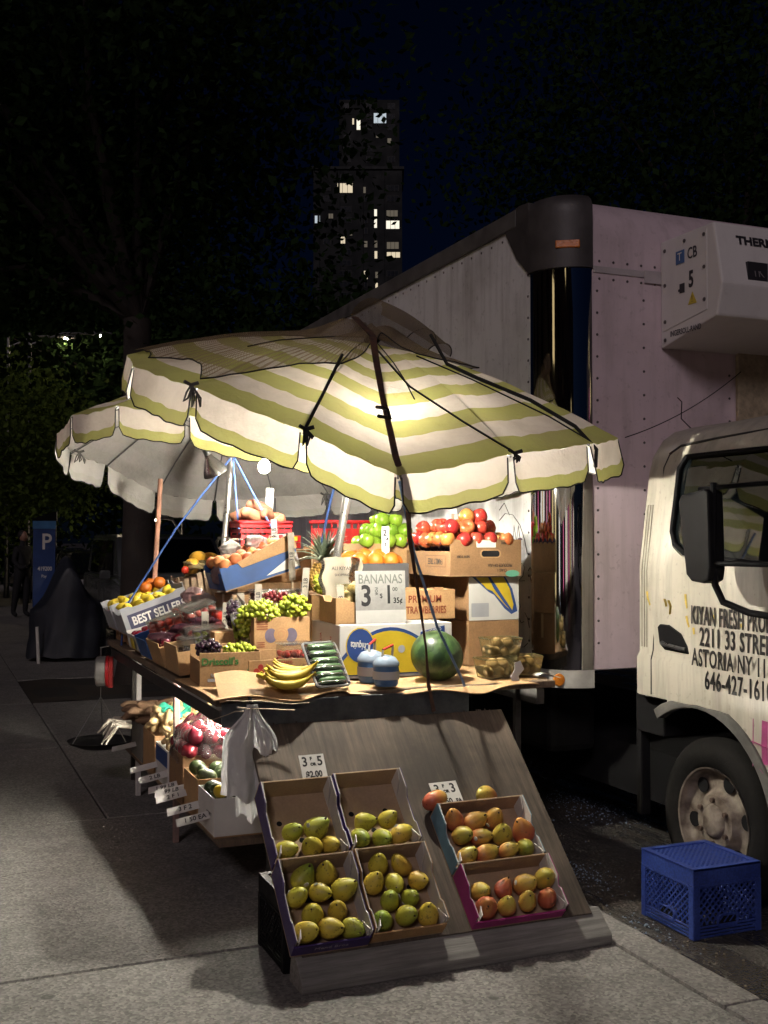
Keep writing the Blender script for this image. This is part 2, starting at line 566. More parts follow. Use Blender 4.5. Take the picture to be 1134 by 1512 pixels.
# box side as three riveted sheets
pan = [(BY + RAD + .004, 7.1), (7.106, 9.1), (9.106, BE)]
for a, b in pan:
    tp(MB().bb((BX, a, BB + .06), (BX + .05, b, BT - .10)), 'side_panel', box_m, bevel=.002, seg=1)
tp(MB().bb((BX + .055, BY + .1, BB), (5.36, BE, BT - .03)), 'cargo_body', box_m)
tp(MB().bb((BX - .018, BY + RAD + .14, BT - .10), (BX + .06, BE, BT)), 'top_rail', rail_m, bevel=.008)
tp(MB().bb((BX - .012, BY + RAD, BB - .07), (BX + .06, BE, BB + .055)), 'bottom_rail', M('bottom_rail_paint', (.30, .29, .27), .5, .35, 8, .2), bevel=.008)
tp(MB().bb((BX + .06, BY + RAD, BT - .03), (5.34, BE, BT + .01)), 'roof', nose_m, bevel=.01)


def corner(z0, z1, off=0., n=10):
    mb = MB(); pts = []
    for k in range(n + 1):
        a = math.pi + (math.pi / 2) * k / n
        pts.append((BX + RAD + (RAD + off) * math.cos(a), BY + RAD + (RAD + off) * math.sin(a)))
    for k in range(n, -1, -1):
        a = math.pi + (math.pi / 2) * k / n
        pts.append((BX + RAD + (RAD - .03) * math.cos(a), BY + RAD + (RAD - .03) * math.sin(a)))
    return mb.prism(pts, lambda u, v, w: (u, v, z0 + w), z1 - z0)


tp(corner(BB + .02, 3.005, .004, 20), 'chrome_corner', chrome, smooth=50)
tp(corner(BB - .075, BB + .018, .014), 'bottom_rail_corner', M('bottom_rail_paint', (.30, .29, .27)), smooth=50)
# rounded dark cap at the top corner: wraps the side, sweeps up to the roof
cap = MB()
def capf(u, v):
    a = math.pi + (math.pi / 2) * u
    zz = 3.008 + (BT - 3.008) * min(1, v * 1.15)
    k = max(0, v - .55) / .45
    r = RAD + .006 - .12 * k * k
    return (BX + RAD + r * math.cos(a), BY + RAD + r * math.sin(a), 3.008 + (BT + .012 - 3.008) * math.sin(v * math.pi / 2) ** .9)
cap.sheet(capf, 12, 10)
tp(cap, 'corner_cap', cap_m, smooth=60, thick=-.012)
tp(MB().prism([(BY + RAD, 3.0), (BY + RAD + .14, 3.12), (BY + RAD + .34, BT - .01), (BY + RAD + .1, BT + .01), (BY + RAD, BT)], lambda u, v, w: (BX - .014 + w, u, v), .06), 'corner_cap', cap_m, bevel=.006)
ma = math.pi + R(58)
tp(MB().box((BX + RAD + (RAD + .012) * math.cos(ma), BY + RAD + (RAD + .012) * math.sin(ma), 3.13), (.13, .02, .042), (0, 0, ma - math.pi * 1.5)), 'marker_lamp', M('amber_lens', (.55, .16, .02), .3, .2, 60, .2), bevel=.006)
# nose panel of the box: lower sheet, upper sheet with rounded top
X1 = 5.34
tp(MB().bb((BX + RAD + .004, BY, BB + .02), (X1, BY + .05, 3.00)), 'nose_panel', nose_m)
prof = [(BY, 3.006), (BY, 3.18), (BY + .03, 3.28), (BY + .08, 3.36), (BY + .17, 3.415), (BY + .17, 3.006)]
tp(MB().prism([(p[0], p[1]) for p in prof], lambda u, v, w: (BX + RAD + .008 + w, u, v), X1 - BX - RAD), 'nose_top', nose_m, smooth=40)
tp(MB().bb((BX + RAD + .01, BY - .006, 2.985), (3.74, BY - .0005, 3.022)), 'joint_strip', M('strip_paint', (.42, .38, .39), .5, .2, 10, .1), bevel=.002, seg=1)
tp(MB().bb((3.62, BY - .012, 2.955), (3.76, BY - .0065, 3.025)), 'joint_plate', M('strip_paint', (.42, .38, .39)), bevel=.002, seg=1)
riv = MB().lathe([(.0075, 0), (.007, .003), (.003, .005)], 8).mesh('rivet', M('rivet_head', (.08, .07, .07), .5, .2, 30, 0), smooth=True)
def rivet(x, y, z, rot): put('rivet', riv, truck, Vector((x, y, z)) - TL, rot)
front = (R(90), 0, 0); sidew = (0, R(-90), 0)
for z in [1.0 + .118 * k for k in range(18)]:
    rivet(BX + RAD + .035, BY, z, front)
for z in [1.3 + .13 * k for k in range(13)]:
    rivet(3.62, BY, z, front)
for z in [1.7 + .13 * k for k in range(10)]:
    rivet(4.20, BY, z, front)
for k in range(5):
    rivet(BX + RAD + .05 + .09 * k, BY, 3.05, front); rivet(BX + RAD + .05 + .09 * k, BY, 2.955, front)
for k in range(46):
    rivet(BX, BY + RAD + .06 + .13 * k, BT - .14, sidew)
for k in range(18):
    rivet(BX, BY + RAD + .03, 1.0 + .118 * k, sidew)
# hand-painted scrawls on the box side
scr = M('marker_scrawl', (.03, .027, .025), .6, .2, 20, 0)
def scrawl(pts, r=.0035):
    tp(MB().tube([(BX - .001, y, z) for y, z in pts], r, 5, flat=.5), 'graffiti_stroke', scr)
scrawl([(5.62, 1.66), (5.55, 1.70), (5.46, 1.69), (5.38, 1.63), (5.33, 1.55), (5.30, 1.47)])
scrawl([(5.50, 1.69), (5.56, 1.76), (5.62, 1.72)]); scrawl([(5.46, 1.55), (5.45, 1.63), (5.42, 1.54), (5.40, 1.63), (5.38, 1.55)])
scrawl([(5.40, 1.40), (5.36, 1.42), (5.33, 1.40), (5.35, 1.35), (5.40, 1.32), (5.33, 1.325)])
scrawl([(5.29, 1.38), (5.27, 1.40), (5.25, 1.37), (5.27, 1.35), (5.25, 1.30)])
scrawl([(5.44, 1.20), (5.40, 1.21), (5.38, 1.18), (5.41, 1.13), (5.37, 1.09), (5.34, 1.10)]); scrawl([(5.33, 1.15), (5.30, 1.12), (5.28, 1.07)])
scrawl([(5.47, .98), (5.40, .955), (5.34, .96), (5.30, .985)]); scrawl([(5.55, 1.36), (5.49, 1.33), (5.45, 1.335)])
tp(MB().lathe([(.034, 0), (.031, -.010), (.014, -.013)], 16, (BX + .05, BY + .045, BB - .03), 1), 'reflector', M('orange_reflector', (.62, .20, .02), .3, .2, 90, .2), smooth=True)
# refrigeration unit hung on the nose
UX, UY0, UY1 = 3.73, 4.52, 5.015
unit_m = paint('unit_paint', (.66, .64, .63), .12, .1)
sidep = [(UY1, 3.19), (UY0 + .05, 3.19), (UY0 - .015, 2.86), (UY0 + .03, 2.70), (UY1, 2.60)]
unit = tp(MB().prism([(a, b) for a, b in sidep], lambda u, v, w: (UX + w, u, v), 1.55), 'refrigeration_unit', unit_m, bevel=.012)
ulet = M('unit_lettering', (.02, .02, .025), .5, .1, 30, 0)
uoff = Vector((0, 0, 0))
def upart(mb, name, mat, **k): return mb.build(name, mat, unit, **k)
upart(MB().prism([(4.62, 2.745), (4.99, 2.69), (4.99, 3.165), (4.62, 3.165)], lambda u, v, w: (UX - .004 + w, u, v), .0035), 'access_panel', unit_m)
scw = MB().lathe([(.011, 0), (.010, .004)], 8).mesh('screw', M('rivet_head', (.08, .07, .07)))
for (yy, zz) in ((4.97, 3.13), (4.80, 3.145), (4.64, 3.14), (4.64, 2.80), (4.97, 2.74), (4.97, 2.94), (4.64, 2.97), (4.97, 2.64)):
    put('screw', scw, unit, (UX - .0045, yy, zz), sidew)
LX, LU = (0, -1, 0), (0, 0, 1)
upart(MB().bb((UX - .008, 4.80, 3.03), (UX - .005, 4.87, 3.10)), 'logo_square', M('logo_blue', (.05, .12, .30), .5, .2, 30, 0))
txt('T', unit, .06, (UX - .010, 4.835, 3.065), LX, LU, white_ink)
txt('CB', unit, .085, (UX - .006, 4.735, 3.065), LX, LU, ulet, .75, bold=.001)
txt('5', unit, .12, (UX - .006, 4.745, 2.925), LX, LU, ulet, .7, bold=.004)
upart(MB().bb((UX - .008, 4.80, 2.87), (UX - .005, 4.84, 2.92)), 'black_square', ulet)
txt('-', unit, .10, (UX - .006, 4.845, 2.895), LX, LU, ulet, .6, bold=.002)
upart(MB().prism([(4.70, 2.795), (4.77, 2.795), (4.735, 2.86)], lambda u, v, w: (UX - .007 + w, u, v), .002), 'warning_triangle', M('warning_yellow', (.55, .42, .04), .5, .1, 30, 0))
txt('!', unit, .05, (UX - .0085, 4.735, 2.82), LX, LU, ulet)
txt('INGERSOLL-RAND', unit, .042, (UX - .002, 4.80, 2.665), LX, (0, .12, 1), ulet, .75, bold=.0006)
fx = 3.86; tl = Vector((0, .065, .33)).normalized()
def ufront(z): return UY0 - .015 + .065 * (z - 2.86) / .33
txt('THERMO KING', unit, .062, (UX + .13, ufront(3.10) - .004, 3.10), (1, 0, 0), tl, ulet, 1.25, align='LEFT', bold=.0025)
upart(MB().bb((UX + .17, ufront(2.93) - .008, 2.88), (UX + .30, ufront(2.93) + .01, 2.985)), 'logo_square', ulet)
txt('TK', unit, .075, (UX + .235, ufront(2.93) - .0095, 2.93), (1, 0, 0), tl, M('logo_grey', (.18, .17, .18), .5, .1, 30, 0), .8)
tp(MB().bb((4.24, BY - .03, 1.9), (5.2, BY - .004, 2.62)), 'checker_plate', M('tan_plate', (.34, .28, .19), .6, .3, 30, .9, bscale=45), bevel=.004)
# ------------------------------------------------ cab
CB, CF = 4.58, 2.6
prof = [(3.245, .40), (3.222, .46), (3.218, .975), (3.236, 1.005), (3.238, 1.42), (3.30, 1.88), (3.325, 1.97), (3.37, 2.04), (3.44, 2.085), (3.56, 2.115)]
full = prof + [(8.24 - x, z) for x, z in reversed(prof)]
def cabsec(y, ins, drop=0): return [((x + ins * (1 if x < 4.12 else -1)), y, z - drop * max(0, (z - 1.9)) / .2) for x, z in full]
secs = [cabsec(CB, .05, .06), cabsec(CB - .02, .018, .02), cabsec(CB - .06, .002, 0), cabsec(4.2, 0, 0), cabsec(3.4, -.004, -.02), cabsec(CF + .3, 0, -.02), cabsec(CF, .08, .1)]
cb = MB(); nn = len(full)
for s_ in secs: cb.v += s_
for i in range(len(secs) - 1):
    for k in range(nn):
        j = (k + 1) % nn
        cb.f.append((i * nn + k, i * nn + j, (i + 1) * nn + j, (i + 1) * nn + k))
cb.f.append(tuple(range(nn))); cb.f.append(tuple((len(secs) - 1) * nn + k for k in reversed(range(nn))))
cab = cb.build('tmp_cab', cab_m)
WY, WZ = 4.08, .275
low_cut = MB().bb((2.9, 4.30, .2), (5.6, 4.9, .80)).build('tmp_l', cab_m)
arch = MB().lathe([(.50, 3.0), (.50, 3.62)], 40, (0, WY, WZ + .03), 0).build('tmp_a', cab_m)
win = []
wpts = [(4.285, 1.955), (4.325, 1.90), (4.33, 1.60), (4.30, 1.52), (4.22, 1.475), (4.05, 1.455), (3.60, 1.435), (2.85, 1.41), (2.95, 1.95)]
wc = MB().prism(wpts, lambda u, v, w: (3.0 + w, u, v), .40).build('tmp_w', cab_m, bevel=.02)
def boolean(o, cutters):
    for c in cutters:
        m = o.modifiers.new('b', 'BOOLEAN'); m.operation = 'DIFFERENCE'; m.object = c; m.solver = 'EXACT'
    dg = bpy.context.evaluated_depsgraph_get()
    me = bpy.data.meshes.new_from_object(o.evaluated_get(dg))
    for c in cutters + [o]: bpy.data.objects.remove(c)
    return me
me = boolean(cab, [arch, low_cut, wc])
me.name = 'cab_body'
me.shade_smooth(); me.set_sharp_from_angle(angle=R(35))
cabo = put('cab', me, truck, NTL)
def cp(mb, name, mat, **k): return mb.build(name, mat, cabo, **k)
def sx(z): return 3.238 + max(0, z - 1.42) * (.062 / .46) if z < 1.88 else 3.30 + (z - 1.88) * .28
glass = NT('cab_glass'); glass.b.inputs['Base Color'].default_value = (.006, .008, .009, 1); glass.set(rough=.03, spec=.75)
inn = [(y * 1.0 - (.012 if y > 4.2 else 0), z + (.012 if z < 1.6 else -.012)) for y, z in wpts]
cp(MB().prism(inn, lambda u, v, w: (sx(v) + .018 + w, u, v), .006), 'window_pane', glass.m)
seal = [(sx(z) + .006, y, z) for y, z in inn]
cp(MB().tube(seal + [seal[0], seal[1]], .012, 6), 'window_seal', black_mt, smooth=True)
seam = M('seam_rubber', (.02, .02, .02), .8, .2, 20, 0)
sp_ = [(4.42, .81), (4.42, .98), (4.425, 1.02), (4.425, 1.9), (4.40, 1.965), (4.34, 2.0), (4.1, 2.015), (3.4, 2.04), (2.9, 2.05)]
def sxo(z):
    for (a, b), (c, d) in zip(prof, prof[1:]):
        if b <= z <= d: return a + (c - a) * (z - b) / (d - b)
    return 3.22
cp(MB().tube([(sxo(z) - .0012, y, z) for y, z in sp_[:5]], .0032, 6), 'door_seam', seam)
cp(MB().tube([(sxo(z) - .002, y, z) for y, z in sp_[4:]], .0065, 6), 'roof_gutter', seam)
cp(MB().prism(rrect(3.60, 1.965, 3.70, 1.99, .012), lambda u, v, w: (sxo(v) - .008 + w, u, v), .012), 'hinge_plate', black_pl, bevel=.002)
# door handle: dark cup with a pull bar
hp = [(4.385, 1.135), (4.365, 1.15), (4.30, 1.15), (4.21, 1.115), (4.165, 1.06), (4.155, 1.025), (4.33, 1.03), (4.37, 1.055)]
hd = cp(MB().prism(hp, lambda u, v, w: (3.229 + w, u, v), .02), 'door_handle', black_pl, bevel=.006)
MB().tube([(3.226, 4.345, 1.062), (3.219, 4.32, 1.058), (3.219, 4.20, 1.048), (3.226, 4.17, 1.046)], .010, 8).build('pull_bar', M('handle_grey', (.03, .03, .032), .3, .1, 20, 0), hd, smooth=True)
# door lettering
let = M('door_lettering', (.012, .012, .013), .45, .2, 40, 0)
def door(s, y, z, size, sx_, xx=3.2305): txt(s, cabo, size, (xx, y, z), (0, -1, -.012), (0, 0, 1), let, sx_, 'LEFT', .0021, ex=.0008, sp=1.10)
door('KIYAN FRESH PRODUCE', 4.135, 1.205, .116, .47)
door('2211 33 STREET', 4.075, 1.110, .116, .58)
door('ASTORIA NY 111', 4.11, 1.018, .110, .58, 3.2155)
door('646-427-1610', 4.02, .922, .115, .60, 3.2135)
# yellow smears and a magenta spray mark
ym = M('yellow_smear', (.50, .36, .06), .55, .3, 40, .2)
for pts in ([(4.47, 1.30), (4.463, 1.27), (4.445, 1.235)], [(4.33, 1.27), (4.32, 1.25), (4.318, 1.235)], [(4.30, 1.265), (4.285, 1.24), (4.292, 1.20)], [(4.175, 1.30), (4.172, 1.26), (4.165, 1.235)], [(4.17, 1.20), (4.16, 1.17), (4.15, 1.15)], [(4.12, 1.15), (4.115, 1.12)], [(3.98, 1.215), (3.975, 1.19)], [(3.80, 1.19), (3.795, 1.175)]):
    n = len(pts); cp(MB().tube([(3.2325, a, b) for a, b in pts], [.009 * (1 - .5 * i / n) for i in range(n)], 6, flat=.12), 'paint_smear', ym)
mg = M('magenta_spray', (.36, .06, .20), .6, .4, 14, 0)
for pts, r in (([(3.64, .80), (3.645, .70), (3.64, .62)], .020), ([(3.72, .705), (3.68, .70), (3.62, .69)], .011), ([(3.71, .80), (3.712, .70), (3.715, .60)], .003), ([(3.66, .60), (3.64, .585)], .014)):
    cp(MB().tube([(3.2155, a, b) for a, b in pts], r, 6, flat=.05), 'spray_mark', mg)
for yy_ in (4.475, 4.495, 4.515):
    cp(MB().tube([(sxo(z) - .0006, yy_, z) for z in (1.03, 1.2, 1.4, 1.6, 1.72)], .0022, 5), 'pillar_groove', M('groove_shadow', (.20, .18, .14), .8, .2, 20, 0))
# wheel-arch trim and mudguard
tr = []
for k in range(17):
    a = R(8 + 117 * k / 16); tr.append((WY + math.cos(a) * .535, WZ + .03 + math.sin(a) * .535))
for k in range(16, -1, -1):
    a = R(8 + 117 * k / 16); tr.append((WY + math.cos(a) * .485, WZ + .03 + math.sin(a) * .485))
tr = [(u, min(v, .80)) for u, v in tr]
cp(MB().prism([(2 * WY - u, v) for u, v in tr], lambda u, v, w: (3.205 + w, u, v), .05), 'wheel_arch_trim', M('arch_grey', (.13, .127, .118), .8, .35, 12, .3, spec=.2), bevel=.006)
tp(MB().bb((3.30, 4.62, .18), (3.36, 4.66, .80)).bb((3.29, 4.42, .60), (3.9, 4.64, .78)), 'mudguard', black_mt, bevel=.01)
tp(MB().bb((3.62, 3.0, .15), (4.9, 11, .42)), 'chassis', black_mt)
tp(MB().bb((3.25, 5.4, .35), (3.55, 6.4, .72)), 'fuel_tank', M('tank_black', (.012, .012, .012), .8, .3, 10, .2, spec=.08), bevel=.04)
tp(MB().tube([(3.30, 4.61, .76), (3.30, 4.52, .80), (3.30, 4.50, .74), (3.30, 4.58, .71), (3.30, 4.61, .76)], .006, 6), 'step_loop', dark_steel)
# wheels
tyre_m = M('tyre_rubber', (.014, .0135, .013), .9, .3, 30, .3, spec=.08)
rim_m = M('rusty_rim', (.05, .03, .02), .7, .3, 13, .6, c2=(.30, .26, .21))
def wheel(x, yy, lab=None):
    w = put('wheel', MB().lathe([(.235, .02), (.245, .0), (.30, -.012), (.345, .0), (.372, .03), (.375, .10), (.372, .18), (.345, .205), (.24, .2)], 48, cap=False).mesh('tyre', tyre_m, smooth=60), truck, Vector((x, yy, WZ)) - TL, (0, R(90), 0))
    rb = MB().lathe([(.243, -.004), (.236, .0), (.232, .03), (.225, .045), (.215, .05), (.15, .055), (.135, .045), (.118, .012), (.10, .006), (.075, .008), (.07, -.004), (.055, -.012), (.02, -.014), (.001, -.014)], 40, cap=False)
    rm = rb.build('rim', rim_m, w, smooth=40)
    for k in range(6):
        a = R(60 * k + 20)
        MB().lathe([(.036, -.006), (.033, .004)], 14, (.182 * math.cos(a), .182 * math.sin(a), .047)).build('hand_hole', black_mt, rm)
        a = R(60 * k)
        MB().lathe([(.012, -.012), (.012, .01)], 6, (.097 * math.cos(a), .097 * math.sin(a), .004)).build('wheel_nut', M('nut', (.09, .06, .045), .8, .4, 60, .3), rm)
    return w
wheel(3.30, WY)
wheel(3.22, 8.9)
# mirror: black housing on looped arms
mp_ = [(4.165, 1.735), (4.145, 1.765), (3.99, 1.785), (3.965, 1.77), (3.955, 1.45), (3.965, 1.40), (4.0, 1.385), (4.08, 1.392), (4.115, 1.42)]
mir = cp(MB().prism(mp_, lambda u, v, w: (3.02 + w, u - .215, v - .02), .085), 'mirror', black_pl, bevel=.014, seg=3)
MB().tube([(3.06, 3.76, 1.79), (3.05, 3.755, 1.5), (3.06, 3.755, 1.36), (3.08, 3.73, 1.29), (3.13, 3.63, 1.25), (3.22, 3.30, 1.22)], .015, 8).build('mirror_arm', black_pl, mir, smooth=True)
MB().tube([(3.05, 3.84, 1.765), (3.10, 3.6, 1.775), (3.26, 3.3, 1.79)], .011, 8).build('mirror_arm', black_pl, mir, smooth=True)
MB().tube([(3.05, 3.76, 1.45), (3.10, 3.55, 1.45), (3.25, 3.3, 1.45)], .010, 8).build('mirror_arm', black_pl, mir, smooth=True)
# wires strung from the umbrella tip over the cab to the unit
w = MB().tube(arc((3.03, 4.35, 2.03), (4.25, 4.98, 2.50), .04, 12), .0025, 5).build('tie_wire', black_mt)
tag(w, 'thin dark wire from the umbrella tip up to the truck nose', 'wire')
w = MB().tube([(3.62, 4.62, 2.12), (3.62, 4.70, 2.18), (3.66, 4.75, 2.22), (3.64, 4.72, 2.27), (3.66, 4.78, 2.30)], .003, 5).build('loose_wire', black_mt)
tag(w, 'short curled wire hanging above the back of the cab roof', 'wire')
# ------------------------------------------------------------------ vendor's cart
TZ = .90
cart = thing('vendor_cart', 'long steel vendor cart with tabletop, lower shelf and diamond-plate front', 'cart', (1.7, 5.9, 0))
def ct(mb, name, mat, **k): return mb.build(name, mat, cart, loc=(-1.7, -5.9, 0), **k)
ply = wood('plywood', (.045, .034, .026), (.15, .115, .085), (40, 2.2, 2.2), .8, .35, .85)
ply2 = wood('table_ply', (.10, .07, .05), (.24, .17, .11), (40, 2.2, 2.2), .8, .5, .6)
ct(MB().bb((1.10, 4.44, .868), (2.70, 7.35, TZ)), 'tabletop', ply2, bevel=.003, seg=1)
def diamond():
    t = NT('diamond_plate'); co = t.coords()
    w = t.n('ShaderNodeTexChecker'); w.inputs['Scale'].default_value = 22
    mp = t.n('ShaderNodeMapping'); mp.inputs['Rotation'].default_value = (0, R(45), 0); t.l(co, mp.inputs[0]); t.l(mp.outputs[0], w.inputs[0])
    f = t.noise(co, 9, 5, .7)
    t.l(t.ramp(f, [(.3, (.10, .115, .13)), (.75, (.24, .26, .28))]), t.b.inputs['Base Color'])
    t.set(rough=.42, metal=.85); t.bump(w.outputs['Fac'], .25, .004)
    return t.m
dp = diamond()
ct(MB().bb((1.12, 4.415, .785), (2.24, 4.435, .885)), 'front_fascia', dp, bevel=.004)
MBp = MB()
angle = M('angle_iron', (.07, .065, .06), .5, .35, 16, .25, metal=.6)
ct(MB().bb((1.115, 4.44, .795), (1.122, 7.3, .85)).bb((1.122, 4.44, .795), (1.16, 7.3, .801)), 'edge_rail', angle)
ct(MB().bb((2.60, 4.44, .795), (2.64, 7.3, .865)), 'edge_rail', angle)
for x, y, m in ((1.19, 6.785, white_card), (1.185, 5.665, M('pinkish_post', (.33, .22, .19), .7, .25, 20, .2)), (1.34, 4.50, angle), (2.58, 4.6, angle), (2.58, 7.2, angle), (1.24, 7.25, angle)):
    ct(MB().bb((x, y, .0), (x + .03, y + .03, .86)), 'leg', m, bevel=.003, seg=1)
ct(MB().bb((1.17, 4.66, .235), (2.5, 7.2, .26)), 'lower_shelf', ply2)
ct(MB().bb((2.0, 4.66, .262), (2.02, 7.2, .83)), 'bounce_board', M('bounce_board_white', (.55, .52, .44), .8, .2, 6, .1))  # pale board added to bounce lamp light back over the shelf
# cardboard sheet laid over the table front, curling and torn at the edge
def cs(u, v):
    x = 1.08 + 1.62 * u; y = 4.40 + .75 * v
    fr = max(0, .12 - v) / .12
    return (x, y - .035 * math.sin(11 * u) * fr - .02 * fr * math.sin(37 * u), TZ + .006 + .004 * math.sin(17 * u + 5 * v) - .02 * fr * (1 if u > .35 else .2) + .012 * fr * math.sin(23 * u))
s_ = MB().sheet(cs, 60, 12).build('cardboard_sheet', M('kraft_sheet', (.50, .32, .16), .8, .15, 8, .15, fine=.08), thick=.004, smooth=True)
tag(s_, 'brown cardboard sheet lining the front of the tabletop', 'cardboard')
def cs2(u, v):
    x = 1.10 + .34 * u; y = 4.38 + .30 * v
    return (x + .05 * v, y, TZ + .022 + .05 * v * v - .03 * (1 - v) ** 3 + .01 * math.sin(6 * u))
tag(MB().sheet(cs2, 14, 8).build('cardboard_flap', M('kraft_sheet', (.50, .32, .16)), thick=.004, smooth=True), 'loose tan cardboard flap under the bananas at the table corner', 'cardboard')
for k, (a, b) in enumerate((((1.12, 4.36, .90), (1.45, 4.30, .885)), ((1.16, 4.33, .875), (1.38, 4.27, .865)), ((1.05, 4.42, .82), (1.19, 4.35, .86)))):
    a = Vector(a); b = Vector(b)
    tag(MB().tube([a.lerp(b, i / 5) + Vector((0, rnd(-.006, .006), rnd(-.006, .006))) for i in range(6)], .006, 5, flat=.3).build('torn_card_strip', M('torn_card', (.52, .42, .30), .85, .2, 30, .2)),
        ['long torn cardboard strip hanging at the table edge under the bananas', 'shorter torn cardboard strip just below the long one', 'small torn strip sticking out at the left table corner'][k], 'cardboard strip')
# under-table lamp that lights the lower shelf
lamp = thing('tube_lamp', 'lit tube lamp fixed under the tabletop over the lower shelf', 'lamp', (1.45, 5.5, .84))
MB().box((0, 0, .012), (.06, .94, .02)).build('housing', white_card, lamp)
MB().tube([(0, -.45, -.012), (0, .45, -.012)], .013, 10).build('tube', emis('tube_glow', (1, .93, .80), 420.0), lamp)

# ------------------------------------------------------------------ plywood ramp with foot timber
RA = math.atan2(.695, .74)
ev = Vector((0, math.cos(RA), math.sin(RA))); en = Vector((0, -math.sin(RA), math.cos(RA))); RO = Vector((1.22, 3.68, .105))
ramp = thing('display_ramp', 'sloping weathered plywood display board leaning on the cart front', 'display board', RO, (RA, 0, 0))
MB().bb((.0, .0, -.019), (1.18, 1.0, 0)).build('board', ply, ramp, bevel=.002, seg=1)
# frayed top edge splinters
fr_ = MB()
for i in range(70):
    x = rnd(.02, 1.16); fr_.box((x, 1.0 + rnd(0, .006), rnd(-.015, -.002)), (rnd(.002, .008), rnd(.006, .018), .002))
fr_.build('splinters', ply, ramp)
tim = wood('foot_timber', (.15, .145, .135), (.34, .33, .31), (2, 40, 40), .9, .6, .45)
beam = MB().prism([(3.615, .0), (3.612, .038), (3.628, .052), (3.705, .118), (3.735, .112), (3.76, .0)], lambda u, v, w: (1.196 + w, u, v), 1.25).build('foot_timber', tim, bevel=.006)
tag(beam, 'worn grey timber lying along the foot of the display board', 'timber')
# milk crates
def lattice(mb, w, h, cx=0, cz=0, pitch=.033, r=.0035, skip=None):
    """diagonal bars clipped to a w x h rectangle in the x-z plane"""
    n = int((w + h) / pitch) + 1
    for sgn in (1, -1):
        for k in range(-n, n + 1):
            c = k * pitch * 1.0
            pts = []
            for x in (-w / 2, w / 2):
                z = sgn * x + c
                if -h / 2 <= z <= h / 2: pts.append((x, z))
            for z in (-h / 2, h / 2):
                x = sgn * (z - c)
                if -w / 2 < x < w / 2: pts.append((x, z))
            if len(pts) >= 2:
                (x0, z0), (x1, z1) = pts[0], pts[1]
                L = math.hypot(x1 - x0, z1 - z0)
                if L < .012: continue
                if skip and skip[0] < (x0 + x1) / 2 < skip[1] and L < .05: continue
                mb.box((cx + (x0 + x1) / 2, 0 if sgn > 0 else .0006, cz + (z0 + z1) / 2), (L, .005 if sgn > 0 else .0042, r * 2), (0, -math.atan2(z1 - z0, x1 - x0), 0))
    return mb
def milk_crate(label, loc, rz, mat, size=(.345, .345, .285)):
    w, d, h = size
    c = thing('milk_crate', label, 'crate', loc, (0, 0, rz))
    MB().bb((-w / 2, -d / 2, h - .012), (w / 2, -d / 2 + .03, h)).bb((-w / 2, d / 2 - .03, h - .012), (w / 2, d / 2, h)).bb((-w / 2, -d / 2 + .03, h - .012), (-w / 2 + .03, d / 2 - .03, h)).bb((w / 2 - .03, -d / 2 + .03, h - .012), (w / 2, d / 2 - .03, h)).build('base_rim', mat, c, bevel=.003)
    pl = lattice(MB(), w - .06, d - .06, pitch=.026, r=.0038)
    pl.v = [(x, z, y + h - .009) for x, y, z in pl.v]
    pl.build('base_lattice', mat, c)
    for k in range(4):
        a = k * math.pi / 2; L = w if k % 2 == 0 else d; D = d if k % 2 == 0 else w
        p = MB()
        y0 = -D / 2
        e = .0008 * (k % 2)
        p.bb((-L / 2 + .001 + e, y0, h - .070), (L / 2 - .001 - e, y0 + .007, h - .001 - e))               # upper band
        p.bb((-L / 2 + .03, y0 - .003, h - .078), (L / 2 - .03, y0 + .004, h - .066))
        p.bb((-L / 2 + .0005 + e, y0 - .002, 0), (-L / 2 + .032, y0 + .006, h - .07)).bb((L / 2 - .032, y0 - .002, 0), (L / 2 - .0005 - e, y0 + .006, h - .07))
        for q in range(4):
            p.bb((-L / 2 + .031, y0 - .001, .004 + .0135 * q), (L / 2 - .031, y0 + .005, .013 + .0135 * q))
        o = p.build('side_frame', mat, c, rot=(0, 0, a), bevel=.0015, seg=1)
        lt = lattice(MB(), L - .064, h - .07 - .058, 0, .058 + (h - .128) / 2, .030, .003, skip=None)
        # opening for the hand hold
        keep = MB()
        for i in range(0, len(lt.v), 8):
            vs = lt.v[i:i + 8]; mx = sum(v[0] for v in vs) / 8; mz = sum(v[2] for v in vs) / 8
            keep.v += vs; b = len(keep.v) - 8
            keep.f += [tuple(q + b for q in f) for f in [(0, 3, 2, 1), (4, 5, 6, 7), (0, 1, 5, 4), (1, 2, 6, 5), (2, 3, 7, 6), (3, 0, 4, 7)]]
        keep.v = [(x, y + y0 + .003, z) for x, y, z in keep.v]
        keep.build('side_lattice', mat, c, rot=(0, 0, a))
        hh = MB(); ring = rrect(-.052, .04, .052, .088, .022, 5)
        hh.tube([(u, y0 + .002, v) for u, v in ring] + [(ring[0][0], y0 + .002, ring[0][1])], .006, 6)
        hh.build('handle_rim', mat, c, rot=(0, 0, a), smooth=True)
        MB().prism(rrect(-.05, .042, .05, .086, .02, 5), lambda u, v, w_: (u, y0 + .0015 + w_, v), .003).build('handle_opening', black_mt, c, rot=(0, 0, a))
    return c
blue_pl = M('blue_crate_plastic', (.014, .030, .17), .5, .3, 7, .2, c2=(.035, .07, .30), fine=.22)
milk_crate('blue plastic milk crate upside down on the road beside the truck wheel', (3.105, 3.925, -.098), 0, blue_pl, (.35, .36, .29))
milk_crate('black plastic milk crate propping the mango cartons at the board\'s left edge', (1.36, 3.98, 0), 0, black_pl, (.33, .33, .27))
